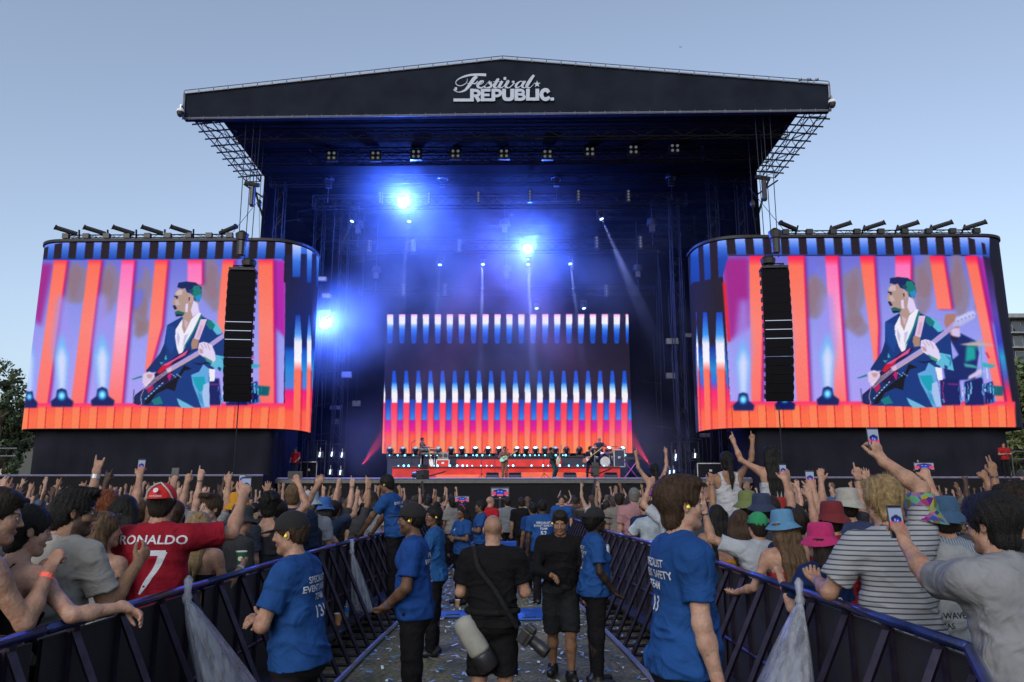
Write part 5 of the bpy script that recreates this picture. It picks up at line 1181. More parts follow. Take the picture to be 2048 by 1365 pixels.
def bottoms_sdf(rig, P, seed):
    D = Sdf(); kind = P.get('legs', 'trousers'); e = {'trousers': 0.014, 'shorts': 0.022, 'leggings': 0.010, 'slim': 0.009, 'skirt': 0.01}[kind]
    rig_t = Sdf(); D.ell(V3(0, -0.005, 0.94), (0.168 * (0.6 + 0.4 * rig.g) + e, 0.125 * rig.g + e, 0.125), 0.05)
    D.econe(V3(0, 0, 0.93), rig.U(0, 0.01, 0.05), 0.13 * rig.g + e, 0.122 * rig.g + e, (1.12, 0.9, 1), rig.UR, 0.05)
    for sx in (-1, 1): D.ell(V3(sx * 0.075, -0.055, 0.90), (0.09 * rig.g + e, 0.085 * rig.g + e, 0.095 + e), 0.04)
    for hip, kn, an, sx, FR in rig.leg:
        g = 0.5 + 0.5 * rig.g
        if kind == 'shorts': q = hip + (kn - hip) * 0.98; D.cone(hip, q, 0.09 * g + e, 0.078 * g + e, 0.03, 0, 0.001)
        else:
            D.cone(hip, kn, 0.09 * g + e, 0.060 * g + e, 0.03); D.cone(kn, an + V3(0, 0, -0.03), 0.060 * g + e, (0.046 if kind == 'trousers' else 0.036) * g + e, 0.03, 0, 0.001)
    D.post.append((rig.U(0, 0, P.get('waist', 0.02)), rig.UR @ V3(0, 0, 1))); D.disp = folds(rig, seed, 0.004 if kind != 'leggings' else 0.002); return D
def shoe_sdf(rig, i, e=0.012):
    hip, kn, an, sx, FR = rig.leg[i]; f = FR @ V3(0, 1, 0); D = Sdf()
    D.cone(an + V3(0, 0, -0.045) - f * 0.05, an + V3(0, 0, -0.048) + f * 0.14, 0.040 + e, 0.034 + e * 0.8, 0.02); D.cone(an + V3(0, 0, -0.04), an + V3(0, 0, 0.03), 0.042 + e, 0.042 + e, 0.03, 0, 0.001)
    D.post.append((V3(0, 0, an[2] - 0.085), V3(0, 0, -1))); return D
def hat_parts(rig, kind, root, m, h, seed=0):
    out = []
    if kind in ('cap', 'cap_back'):
        D = Sdf(); e = 0.019; s_ = 1 if kind == 'cap' else -1
        D.ell(rig.H(0, -0.012, 0.146), (0.078 + e * .7, 0.098 + e * .6, 0.088 + e), 0.02, 0, rig.HR); D.post.append((rig.H(0, 0, 0.135), rig.HR @ nrm((0, 0.12 * s_, -1)))); D.disp = waves(seed, 0.0015)
        V, F = D.mesh(h); o = mesh_obj('crown', V, F, m, None); hat = empty_part('cap', root); o.parent = hat
        D = Sdf(); b0 = 0.105 * s_
        D.econe(rig.H(0, b0 - 0.03 * s_, 0.148), rig.H(0, b0 + 0.045 * s_, 0.138), 0.072, 0.052, (1.0, 1.0, 0.075), rig.HR, 0.01)
        V, F = D.mesh(min(h, 0.005)); o2 = mesh_obj('brim', V, F, m, hat); out = [o, o2, hat]
    elif kind == 'bucket':
        r = random.Random(seed); hat = empty_part('hat', root)
        mb = MB(); M = Matrix(rig.HR.tolist()); c = Vector(rig.H(0, -0.012, 0.0)); n = 28
        def ring(prof):
            vs = []
            for (rr, z) in prof:
                for i in range(n):
                    a = 2 * math.pi * i / n; w = 1 + 0.03 * math.sin(3 * a + seed) + 0.02 * math.sin(5 * a + seed * 2); k = rr * (w if rr > 0.115 else 1)
                    vs.append(M @ Vector((k * 0.93 * math.cos(a), k * 1.08 * math.sin(a), z + (0.012 * math.sin(2 * a + seed) if rr > 0.14 else 0))) + c)
            return vs
        prof = [(0.01, 0.272), (0.06, 0.270), (0.085, 0.262), (0.094, 0.235), (0.102, 0.165), (0.108, 0.155), (0.152, 0.105), (0.156, 0.100), (0.150, 0.101), (0.104, 0.148), (0.095, 0.165)]
        vs = ring(prof); f = [(k * n + i, k * n + (i + 1) % n, (k + 1) * n + (i + 1) % n, (k + 1) * n + i) for k in range(len(prof) - 1) for i in range(n)] + [tuple(range(n - 1, -1, -1))]
        mb.add(vs[:5 * n], [q for q in f if max(q) < 5 * n]); o = mb.build('crown', m, hat, smooth=True)
        mb2 = MB(); mb2.add(vs[4 * n:], [tuple(i - 4 * n for i in q) for q in f[:-1] if min(q) >= 4 * n]); o2 = mb2.build('brim', m, hat, smooth=True); out = [o, o2, hat]
    return out
def empty_part(name, parent):
    o = bpy.data.objects.new(name, None); COL.objects.link(o); o.parent = parent; o.empty_display_size = 0.05; return o

SKIN_M = mat('skin', (0, 0, 0), 0.6, var=0.24, scale=16, bump=0.45, bscale=55, spec=0.25, attr='paint', objcol=True)
HAIR_M = mat('hair', (0, 0, 0), 0.6, var=0.35, scale=45, bump=0.7, bscale=150, spec=0.2, objcol=True)
CLOTH_M = mat('cloth', (0, 0, 0), 0.85, var=0.14, scale=5, bump=0.5, bscale=22, spec=0.12, objcol=True)
SHOE_M = mat('shoe_leather', (0, 0, 0), 0.45, var=0.1, objcol=True)
FELT_M = mat('hat_felt', (0, 0, 0), 0.9, var=0.12, scale=20, bump=0.4, bscale=120, objcol=True)
def mottle(m, sc, amt, col):             # blotches of another tone over the surface
    nt = m.node_tree; N = nt.nodes; L = nt.links; b = N['Principled BSDF']; src = b.inputs['Base Color'].links[0].from_socket
    tc = N.new('ShaderNodeTexCoord'); n = N.new('ShaderNodeTexNoise'); n.inputs['Scale'].default_value = sc; n.inputs['Detail'].default_value = 6; n.inputs['Roughness'].default_value = 0.7; L.new(tc.outputs['Object'], n.inputs['Vector'])
    r = N.new('ShaderNodeMapRange'); r.inputs[1].default_value = 0.48; r.inputs[2].default_value = 0.72; r.inputs[4].default_value = amt; L.new(n.outputs['Fac'], r.inputs[0])
    x = N.new('ShaderNodeMix'); x.data_type = 'RGBA'; x.blend_type = 'MULTIPLY'; x.inputs[7].default_value = (*col, 1); L.new(r.outputs[0], x.inputs[0]); L.new(src, x.inputs[6]); L.new(x.outputs[2], b.inputs['Base Color'])
mottle(SKIN_M, 22, 0.8, (1.0, 0.62, 0.58)); mottle(SKIN_M, 90, 0.6, (0.72, 0.6, 0.55)); mottle(CLOTH_M, 3.5, 0.7, (0.72, 0.74, 0.78)); mottle(HAIR_M, 25, 0.9, (0.45, 0.42, 0.4))
def creases(m, sc, st):                  # soft large creases added to the fine weave
    nt = m.node_tree; N = nt.nodes; L = nt.links; b = N['Principled BSDF']; old = b.inputs['Normal'].links[0].from_socket
    tc = N.new('ShaderNodeTexCoord'); n = N.new('ShaderNodeTexNoise'); n.inputs['Scale'].default_value = sc; n.inputs['Detail'].default_value = 2; n.inputs['Distortion'].default_value = 1.8; L.new(tc.outputs['Object'], n.inputs['Vector'])
    bp = N.new('ShaderNodeBump'); bp.inputs['Strength'].default_value = st; bp.inputs['Distance'].default_value = 0.03; L.new(n.outputs['Fac'], bp.inputs['Height']); L.new(old, bp.inputs['Normal']); L.new(bp.outputs[0], b.inputs['Normal'])
creases(CLOTH_M, 6, 0.7)
SK = {'pale': (0.46, 0.29, 0.22), 'fair': (0.40, 0.24, 0.17), 'tan': (0.29, 0.165, 0.10), 'brown': (0.15, 0.08, 0.048), 'dark': (0.06, 0.032, 0.02), 'deep': (0.028, 0.017, 0.012)}
HC = {'black': (0.008, 0.007, 0.007), 'dark': (0.022, 0.014, 0.010), 'brown': (0.06, 0.033, 0.018), 'light': (0.14, 0.085, 0.045), 'blond': (0.36, 0.25, 0.12), 'grey': (0.20, 0.19, 0.18), 'ginger': (0.22, 0.06, 0.02)}
def colr(o, c): o.color = (*[k * (0.66 if o.name.startswith('body') else 0.52) for k in c[:3]], 1); return o
NP = [0]
def person(P, label, loc, rz=0.0, group=None, h=0.009, cat='person'):
    """one figure: a continuous body with hair and clothing as its children"""
    NP[0] += 1; seed = NP[0]; rig = Rig(P); root = empty('person', loc, label, cat, group, rz); sc = P.get('h', 1.75) / 1.75
    off = V3(0, 0, -rig.drop); parts = []
    def fin(V): return (V + off) * sc
    skin = SK[P.get('skin', 'fair')]; hair = HC[P.get('hc', 'dark')]
    D = Sdf(); rig.torso(D, 0, bust=P.get('top') not in ('tee', 'polo', 'jacket')); rig.limbs(D); rig.legs(D); rig.head(D)
    fat = max(1.0, h / 0.0105)
    for i in (0, 1): rig.hand(D, i, fat)
    V, F = D.mesh(h)
    hh = P.get('hf', 0)                  # finer head and hands for the nearest figures
    if hh:
        boxes = [(rig.H(0, 0.01, 0.11), 0.165)] + [(a[2] + a[8] * 0.085, 0.135) for a in rig.arm]
        for ci, (c, r) in enumerate(boxes):
            fc = V[F].mean(1); F = F[~(np.abs(fc - c).max(1) < r - h)]
            v2, f2 = D.mesh(hh, (c - r, c + r)); F = np.concatenate([F, f2 + len(V)]); V = np.concatenate([V, v2])
        used = np.unique(F); mp = np.full(len(V), -1); mp[used] = np.arange(len(used)); V = V[used]; F = mp[F]
    pc = rig.paint(V, hair, P.get('beard', 0), P.get('buzz', 0), P.get('lips'))
    if P.get('tattoo'):
        for i in P['tattoo']:
            sh, el, wr = rig.arm[i][:3]; m = (np.linalg.norm(V - (el + wr) / 2, axis=1) < 0.12) & (waves(7, 1.0, 4)(V) > 0.25); pc[m] = (0.03, 0.035, 0.045, 0.7)
    b = colr(mesh_obj('body', fin(V), F, SKIN_M, root, pc), skin); parts.append(b)
    if P.get('hair', 'short') and P.get('hair', 'short') != 'none':
        V, F = hair_sdf(rig, P.get('hair', 'short'), seed).mesh(P.get('hr', h * 0.75)); V, F = add_strands(rig, V, F, P.get('hair', 'short'), seed, h); colr(mesh_obj('hair', fin(V), F, HAIR_M, root), hair)
    if P.get('top', 'tee') != 'none':
        V, F = shirt_sdf(rig, P, seed).mesh(h); nm = {'jacket': 'jacket', 'polo': 'polo_shirt', 'tank': 'vest', 'strap': 'vest_top', 'band': 'top', 'bra': 'top', 'long': 'long_sleeved_top'}.get(P.get('top'), 't_shirt')
        sh = colr(mesh_obj(nm, fin(V), F, P.get('tm', CLOTH_M), root), P.get('tc', (0.02, 0.02, 0.02))); rig.shirt = sh
        if P.get('top') in ('strap', 'bra'):
            V, F = straps(rig, P.get('strap', '')).mesh(0.006); colr(mesh_obj('straps', fin(V), F, CLOTH_M, sh), P.get('tc', (0.02, 0.02, 0.02)))
    if P.get('legs', 'trousers') != 'none':
        V, F = bottoms_sdf(rig, P, seed).mesh(h * 1.1); colr(mesh_obj({'shorts': 'shorts', 'skirt': 'skirt'}.get(P.get('legs'), 'trousers'), fin(V), F, P.get('bm', CLOTH_M), root), P.get('bc', (0.012, 0.012, 0.016)))
    if P.get('shoes', 1):
        for i in (0, 1): V, F = shoe_sdf(rig, i).mesh(max(0.008, h)); colr(mesh_obj('shoe', fin(V), F, SHOE_M, root), P.get('sc', (0.012, 0.012, 0.014)))
    if P.get('hat'):
        hr = bpy.data.objects.new('x', None); ho = hat_parts(rig, P['hat'], root, P.get('hm', FELT_M), max(0.006, h * .8), seed)
        for o in ho[:2]: colr(o, P.get('hatc', (0.01, 0.01, 0.01)))
        ho[2].location = Vector(off * sc); ho[2].scale = (sc,) * 3
    rig.root, rig.fin, rig.sc, rig.off = root, fin, sc, off
    return root, rig
def pt(rig, v): return Vector((v + rig.off) * rig.sc)            # rig point -> root local
def extra(rig, name, mb, m, parent=None, col=None, smooth=False):
    o = mb.build(name, m, parent or rig.root, smooth=smooth)
    if col is not None: colr(o, col)
    return o
def tube_part(rig, name, pts, r, m, col=None, flat=None, parent=None, h=0.006):
    D = Sdf(); P = smooth_path(pts, 4)
    for a, b in zip(P[:-1], P[1:]): D.cone(a, b, r, r, 0.004)
    V, F = D.mesh(h); o = mesh_obj(name, rig.fin(V), F, m, parent or rig.root)
    if col is not None: colr(o, col)
    return o
def cloth_print(rig, items, m, name='print', col=None, parent=None, off=0.004, back=True):
    """lettering laid on the shirt: items of (text or ribbons, x, z, size, xscale) in the back's own plane"""
    sh = parent or rig.shirt; me = sh.data; bv = BVHTree.FromPolygons([v.co.copy() for v in me.vertices], [tuple(p.vertices) for p in me.polygons])
    mb = MB(); sg = 1 if back else -1; dr = Vector(rig.UR @ V3(0, sg, 0))
    for it in items:
        if isinstance(it[0], str):
            cu = bpy.data.curves.new('t', 'FONT'); cu.body = it[0]; cu.size = it[3]; cu.align_x = 'CENTER'; cu.offset = it[3] * 0.018; cu.resolution_u = 3
            ob = bpy.data.objects.new('t', cu); tm = bpy.data.meshes.new_from_object(ob); bm = bmesh.new(); bm.from_mesh(tm)
            bmesh.ops.triangulate(bm, faces=bm.faces); mx = it[3] * 0.25
            for _ in range(3):
                L = [e for e in bm.edges if e.calc_length() > mx]
                if not L: break
                bmesh.ops.subdivide_edges(bm, edges=L, cuts=1); bmesh.ops.triangulate(bm, faces=[f for f in bm.faces if len(f.verts) > 3])
            vs = [(v.co.x * it[4] + it[1] + (it[5] if len(it) > 5 else 0) * v.co.y, v.co.y + it[2]) for v in bm.verts]; fs = [tuple(v.index for v in f.verts) for f in bm.faces]; bm.free()
            bpy.data.objects.remove(ob); bpy.data.curves.remove(cu); bpy.data.meshes.remove(tm)
        else: vs, fs = it[0]
        out = []
        for x, z in vs:
            o = pt(rig, rig.U(sg * x, -0.45 * sg, z)); hit = bv.ray_cast(o, dr); p = hit[0] if hit[0] else o + dr * 0.3; out.append(p - dr * off)
        mb.add(out, fs)
    if mb.v:
        o = mb.build(name, m, sh)
        if col is not None: colr(o, col)
        return o
def ribbon2d(strokes, n=4):
    V, Fc = [], []
    for st in strokes:
        pts = smooth_path(st, n) if len(st) > 2 else [np.array(st[0], float) + (np.array(st[1], float) - np.array(st[0], float)) * t for t in np.linspace(0, 1, 8)]
        b0 = len(V); m = len(pts)
        for sgn in (1, -1):
            for i, p in enumerate(pts):
                a, b = pts[max(0, i - 1)], pts[min(m - 1, i + 1)]; t = (b - a)[:2]; t = t / (np.hypot(*t) + 1e-9); V.append((p[0] - sgn * t[1] * p[2] / 2, p[1] + sgn * t[0] * p[2] / 2))
        Fc += [(b0 + i, b0 + i + 1, b0 + m + i + 1, b0 + m + i) for i in range(m - 1)]
    return (V, Fc)
# ================================================================ BARRIERS
RAILM = mat('blue_lit_rail', (0.012, 0.025, 0.13), 0.32, metal=0.6, var=0.95, scale=2.2, bump=0.3, bscale=60, spec=0.6)  # blue stage light reflected on the rail is put into its patchy colour
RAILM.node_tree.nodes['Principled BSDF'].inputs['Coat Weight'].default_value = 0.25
STRUT = mat('strut_paint', (0.020, 0.015, 0.032), 0.35, metal=0.5, var=0.4, scale=12)
def mesh_panel_mat():
    m = mat('perforated_panel', (0.012, 0.012, 0.015), 0.6, var=0.2); N = m.node_tree.nodes; L = m.node_tree.links; b = N['Principled BSDF']
    tc = N.new('ShaderNodeTexCoord'); mp = N.new('ShaderNodeMapping'); mp.inputs['Scale'].default_value = (60, 60, 60); L.new(tc.outputs['Object'], mp.inputs[0])
    v = N.new('ShaderNodeTexVoronoi'); v.inputs['Randomness'].default_value = 0.15; v.inputs['Scale'].default_value = 1.0; L.new(mp.outputs[0], v.inputs['Vector'])
    r = N.new('ShaderNodeMapRange'); r.inputs[1].default_value = 0.25; r.inputs[2].default_value = 0.45; L.new(v.outputs['Distance'], r.inputs[0])
    mx = N.new('ShaderNodeMix'); mx.data_type = 'RGBA'; mx.inputs[6].default_value = (0.003, 0.003, 0.004, 1); mx.inputs[7].default_value = (0.020, 0.019, 0.025, 1); L.new(r.outputs[0], mx.inputs[0]); L.new(mx.outputs[2], b.inputs['Base Color'])
    return m
PERF = mesh_panel_mat()
def barrier(a, b, lane, label, group):
    """one section from a to b; lane = +1 when the lane lies to +x"""
    a, b = Vector((*a, 0)), Vector((*b, 0)); L = (b - a).length; d = (b - a).normalized(); nrmv = Vector((d.y, -d.x, 0)) * (1 if lane > 0 else -1)
    if nrmv.x * lane < 0: nrmv = -nrmv
    t = empty('crowd_barrier', a, label, 'barrier', group); P = lambda s, n, z: d * s + nrmv * n + Vector((0, 0, z))
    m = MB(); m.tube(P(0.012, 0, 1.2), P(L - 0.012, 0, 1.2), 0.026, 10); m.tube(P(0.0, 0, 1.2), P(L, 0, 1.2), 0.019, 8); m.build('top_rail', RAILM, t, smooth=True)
    m = MB(); m.add([P(0.03, -0.03, 0.08), P(L - 0.03, -0.03, 0.08), P(L - 0.03, -0.03, 1.15), P(0.03, -0.03, 1.15), P(0.03, -0.05, 0.08), P(L - 0.03, -0.05, 0.08), P(L - 0.03, -0.05, 1.15), P(0.03, -0.05, 1.15)], [(0, 1, 2, 3), (7, 6, 5, 4), (0, 4, 5, 1), (2, 6, 7, 3)]); m.build('mesh_panel', PERF, t)
    m = MB(); m.tube(P(0, -0.02, 0.55), P(L, -0.02, 0.55), 0.018, 6); m.tube(P(0, -0.02, 0.08), P(L, -0.02, 0.08), 0.02, 6); m.build('cross_rail', STRUT, t)
    n = max(1, round(L / 0.5))
    for k in range(n):
        s = L * (k + 0.5) / n
        m = MB(); q0, q1 = P(s, 0.0, 1.155), P(s + 0.03, 0.52, 0.03); m.tube(q0, q1, 0.025, 4); m.tube(q0 + Vector((0, 0, 0.03)), q0, 0.03, 6); m.build('strut', STRUT, t)
        m = MB(); m.tube(P(s, -0.02, 0.02), P(s, -0.02, 1.16), 0.02, 6); m.build('post', STRUT, t)
        m = MB(); m.tube(P(s + .03, 0.02, 0.05), P(s + .03, 0.52, 0.05), 0.02, 4); m.build('foot_bar', STRUT, t)
    m = MB(); m.tube(P(0, 0.54, 0.035), P(L, 0.54, 0.035), 0.028, 6); m.build('foot_rail', TRIM, t)
    m = MB(); m.add([P(0.02, -0.9, 0.03), P(L - 0.02, -0.9, 0.03), P(L - 0.02, -0.05, 0.03), P(0.02, -0.05, 0.03)], [(0, 1, 2, 3)]); m.build('floor_plate', STEEL, t)
    m = MB(); m.add([P(0.02, 0.03, 0.28), P(L - 0.02, 0.03, 0.28), P(L - 0.02, 0.26, 0.28), P(0.02, 0.26, 0.28), P(0.02, 0.03, 0.25), P(L - 0.02, 0.03, 0.25), P(L - 0.02, 0.26, 0.25), P(0.02, 0.26, 0.25)], [(0, 1, 2, 3), (7, 6, 5, 4), (0, 4, 5, 1), (1, 5, 6, 2), (2, 6, 7, 3), (3, 7, 4, 0)]); m.build('step', STEEL, t)
def FL(y): return float(np.interp(y, [0, 9, 12, 20, 32], [-2.25, -2.25, -2.15, -2.05, -2.0]))
def FR(y): return float(np.interp(y, [0, 8, 10.8, 13.7, 20, 32], [1.95, 1.95, 1.80, 1.62, 1.55, 1.55]))
for k in range(15):
    y = 1.9 + 2.0 * k; barrier((FL(y), y), (FL(y + 1.98), y + 1.98), 1, 'black crowd barrier section, %s from the camera in the left run' % ORD[k], 'crowd barriers left of the lane')
barrier((1.25, 2.0), (1.93, 3.42), -1, 'short turned barrier section where the right run starts by the camera', 'crowd barriers right of the lane')
for k in range(14):
    y = 3.45 + 2.0 * k; barrier((FR(y), y), (FR(y + 1.98), y + 1.98), -1, 'black crowd barrier section, %s from the camera in the right run' % ORD[k], 'crowd barriers right of the lane')

# ================================================================ PEOPLE
POLO = (0.018, 0.085, 0.30); BLK = (0.008, 0.008, 0.010)
PRINTW = mat('print_white', (0.40, 0.41, 0.45), 0.7, var=0.1, scale=60)
PRINTB = mat('print_black', (0.015, 0.015, 0.02), 0.7)
GL, GR = 'crowd leaning on the left barrier', 'crowd leaning on the right barrier'
def hero(px, py, Y, P, label, rz=0, group=None, z0=0, h=0.009, smax=1.22):
    if group in (GL, GR):                # behind the rail, not through it
        for _ in range(4):
            X = at(px, py, Y).x; lim = FL(Y) - 0.32 if group == GL else FR(Y) + 0.27
            if group == GL and X > lim: Y *= lim / X
            if group == GR and X < lim: Y *= lim / X
    g = Rig(P); ht = {'cap': 0.256, 'cap_back': 0.256, 'bucket': 0.275}.get(P.get('hat'), {'none': 0.236, 'bun': 0.295, 'curly': 0.262, 'full': 0.262, 'afro': 0.29, 'quiff': 0.262, 'messy': 0.258}.get(P.get('hair', 'short'), 0.25))
    top = g.H(0, -0.015, ht); q = at(px, py, Y); sc = (q.z - z0) / (top[2] - g.drop)
    if not 0.82 < sc < smax: print('SCALE', label, round(sc, 3))
    P = dict(P); P['h'] = 1.75 * sc; r = R(rz); ox, oy = top[0] * sc, top[1] * sc
    x, y = q.x - (ox * math.cos(r) - oy * math.sin(r)), Y - (ox * math.sin(r) + oy * math.cos(r))
    return person(P, label, (x, y, z0), r, group, h)
def world_pt(root, rig, v):
    root.rotation_mode = 'XYZ'; return Matrix.Translation(root.location) @ Matrix.Rotation(root.rotation_euler.z, 4, 'Z') @ pt(rig, v)
# ---- small things people wear
EARM = emis('ear_plug_yellow', (0.9, 0.8, 0.05), 0.0); EARM.node_tree.nodes['Principled BSDF'].inputs['Base Color'].default_value = (0.8, 0.72, 0.05, 1)
def earplug(rig, side):
    m = MB(); c = pt(rig, rig.H(side * 0.088, 0.004, 0.104)); m.lathe([(0.002, -0.009), (0.009, -0.005), (0.010, 0.004), (0.003, 0.011)], c, 8); m.build('ear_plug', EARM, rig.root)
def wrist(rig, i, m, col=None, back=0.02, r=0.034, w=0.011, name='watch'):
    sh, el, wr, ud, fd = rig.arm[i][:5]; M = Vector(fd).to_track_quat('Z', 'Y').to_matrix(); b = MB(); c = pt(rig, wr - fd * back)
    b.lathe([(r * 0.8, -w), (r, -w), (r, w), (r * 0.8, w)], c, 14, M)
    o = b.build(name, m, rig.root)
    if col: colr(o, col)
def glasses(rig, up=False):
    m = MB(); z = 0.215 if up else 0.119; y = 0.085 if up else 0.108
    for sx in (-1, 1):
        pts = [pt(rig, rig.H(sx * 0.033 + 0.025 * math.cos(a), y - 0.006 * abs(math.cos(a)), z + 0.019 * math.sin(a))) for a in np.linspace(0, 2 * math.pi, 11)]
        m.path(pts, 0.0022, 5); m.tube(pt(rig, rig.H(sx * 0.058, y - 0.008, z + 0.006)), pt(rig, rig.H(sx * 0.082, -0.01, z + 0.0)), 0.0024, 5)
        if up: m.add([pts[0]] + pts[1:-1], [tuple(range(10))])
    m.tube(pt(rig, rig.H(-0.009, y + 0.002, z + 0.004)), pt(rig, rig.H(0.009, y + 0.002, z + 0.004)), 0.002, 5)
    m.build('sunglasses' if up else 'glasses', PLAST, rig.root)
def chest_badge(rig):
    cloth_print(rig, [(ribbon2d([[(0.0, 0.03, 0.010), (0.02, 0.035, 0.010), (0.01, 0.015, 0.010), (-0.01, 0.01, 0.010), (0.0, -0.01, 0.01), (0.02, -0.008, 0.01)], [(-0.02, -0.025, 0.008), (0.03, -0.025, 0.008)]]), 0, 0)] if 0 else [('S', -0.075, 0.30, 0.055, 1.3), ('3', -0.06, 0.28, 0.045, 1.2)], PRINTW, 'badge', back=False)
AX = lambda *a: a
FOLD = dict(armL=((-.32, .30, -1), (.85, .55, .10), 'relax', 60), armR=((.32, .30, -1), (-.85, .5, .02), 'relax', 60))
CLASP = dict(armL=((-.22, .12, -1), (.50, .55, -.55), 'relax', 60), armR=((.22, .12, -1), (-.50, .55, -.55), 'grip', 60))
G_ST = 'stewards in blue polo shirts'
# steward 131, near left
r, g = hero(583, 1019, 4.75, dict(top='polo', tc=POLO, hat='cap', hatc=BLK, hair='fade', hc='brown', skin='fair', beard=0.15, lean=6, head=(4, 2, 0), girth=1.05, hf=0.005, hr=0.006, armL=((-.30, .28, -1), (.85, .30, .12), 'relax', 60), armR=((.3, .25, -1), (-.8, .5, .0), 'relax', 60)), 'steward in blue polo numbered 131 and black cap, arms folded at the left barrier', 84, G_ST, h=0.008)
cloth_print(g, [('SPECIALIST', 0, 0.335, 0.052, 1.05), ('EVENT SAFETY', 0, 0.285, 0.052, 1.0), ('TEAM', 0, 0.235, 0.052, 1.05), ('131', 0, 0.135, 0.095, 1.05)], PRINTW, 'back_print'); earplug(g, -1)
# steward with clasped hands
r, g = hero(826, 1003, 6.4, dict(top='polo', tc=(0.014, 0.07, 0.30), hat='cap', hatc=BLK, hair='fade', hc='black', skin='brown', beard=0.5, lean=2, head=(-6, 0, 0), girth=1.02, hf=0.006, **CLASP), 'steward in blue polo and black cap with clasped hands beside the lane', 94, G_ST, h=0.009)
cloth_print(g, [('SPECIALIST', 0, 0.335, 0.05, 1.05), ('EVENT SAFETY', 0, 0.285, 0.05, 1.0), ('TEAM', 0, 0.235, 0.05, 1.05), ('27', 0, 0.14, 0.09, 1.05)], PRINTW, 'back_print'); earplug(g, -1); wrist(g, 0, ALU); chest_badge(g)
r, g = hero(868, 1003, 9.4, dict(fem=1, top='polo', tc=(0.02, 0.11, 0.33), hair='bun', hc='black', skin='brown', head=(38, 3, 0), girth=1.0, hf=0.007, **FOLD), 'woman steward in blue polo with hair bun looking back over her folded arms', 84, G_ST); earplug(g, -1); chest_badge(g)
r, g = hero(771, 949, 11.4, dict(top='polo', tc=POLO, hair='short', hc='black', skin='brown', lean=14, head=(0, 0, 0), armL=((-.1, .65, -.8), (0, .5, -.75), 'grip', 0), armR=((.1, .65, -.8), (0, .5, -.75), 'grip', 0)), 'tall steward in blue polo raised on the barrier step, hands on the left rail', 78, G_ST, z0=0.30); earplug(g, -1)
cloth_print(g, [('EVENT SAFETY', 0, 0.31, 0.05, 1.0), ('TEAM', 0, 0.26, 0.05, 1.0)], PRINTW, 'back_print')
r, g = hero(926, 1008, 13.6, dict(fem=1, top='polo', tc=POLO, hair='bob', hc='black', skin='brown', head=(0, 0, 0), h_=0, **FOLD), 'woman steward with dark bobbed hair and pink headband, arms crossed, mid lane', 128, G_ST, h=0.011); chest_badge(g)
tube_part(g, 'headband', [g.H(-0.088, 0.0, 0.16), g.H(-0.06, 0.03, 0.225), g.H(0, 0.035, 0.248), g.H(0.06, 0.03, 0.225), g.H(0.088, 0, 0.16)], 0.009, CLOTH_M, (0.5, 0.05, 0.2))
hero(962, 1000, 15.8, dict(top='polo', tc=POLO, hair='short', hc='black', skin='brown', **FOLD), 'short haired steward in blue polo standing behind the woman with a headband', 100, G_ST, h=0.012)
hero(980, 993, 18.3, dict(top='polo', tc=(0.5, 0.02, 0.03), hair='none', skin='fair', girth=1.12), 'bald man in a red polo shirt in the lane', -50, h=0.013)
r, g = hero(1085, 998, 13.6, dict(top='polo', tc=POLO, hair='buzz', hc='black', skin='dark', girth=1.15), 'broad steward in blue polo numbered 52 seen from behind in the lane', 4, G_ST, h=0.011)
cloth_print(g, [('SPECIALIST', 0, 0.345, 0.05, 1.05), ('EVENT SAFETY', 0, 0.295, 0.05, 1.0), ('TEAM', 0, 0.245, 0.05, 1.05), ('52', 0, 0.15, 0.10, 1.15)], PRINTW, 'back_print')
hero(1066, 1004, 15.2, dict(top='polo', tc=(0.01, 0.05, 0.2), hair='short', hc='black', skin='brown'), 'steward half hidden behind the broad steward numbered 52', 30, G_ST, h=0.013)
hero(1123, 989, 20, dict(top='polo', tc=POLO, hair='short', hc='dark', skin='fair'), 'steward in blue polo facing the camera far down the lane', 176, G_ST, h=0.013)
# photographer
r, g = hero(986, 1030, 6.3, dict(top='tee', tc=BLK, hair='none', hc='brown', buzz=0.25, skin='fair', girth=1.12, legs='shorts', bc=(0.010, 0.010, 0.012), hf=0.006, armL=((-.25, .1, -1), (.1, .85, -.1), 'hold', 0), armR=((.25, .1, -1), (-.1, .85, -.1), 'hold', 0)), 'bald photographer in black t-shirt and shorts seen from behind with a camera at his hip', -2, h=0.009)
tube_part(g, 'shoulder_strap', [g.U(-0.155, 0.03, 0.47), g.U(-0.15, -0.06, 0.475), g.U(-0.10, -0.175, 0.33), g.U(0.02, -0.185, 0.18), g.U(0.12, -0.18, 0.02), g.U(0.20, -0.12, -0.12)], 0.022, CLOTH_M, (0.02, 0.02, 0.024))
D = Sdf()
for i in range(14): a0, a1 = 2 * math.pi * i / 14, 2 * math.pi * (i + 1) / 14; D.cone(V3(0.205 * math.cos(a0), -0.02 + 0.17 * math.sin(a0), 0.99), V3(0.205 * math.cos(a1), -0.02 + 0.17 * math.sin(a1), 0.99), 0.026, 0.026, 0.01)
V, F = D.mesh(0.009); colr(mesh_obj('belt', g.fin(V), F, CLOTH_M, g.root), (0.012, 0.013, 0.012))
m = MB(); M = Matrix.Rotation(R(38), 3, 'Y'); m.lathe([(0.03, 0.02), (0.075, 0.0), (0.085, -0.06), (0.085, -0.26), (0.078, -0.28)], pt(g, V3(-0.24, -0.14, 0.93)), 16, Matrix.Rotation(R(-32), 3, 'Y')); lb = extra(g, 'lens_pouch', m, mat('grey_pouch', (0.22, 0.22, 0.20), 0.8, bump=.3), smooth=True)
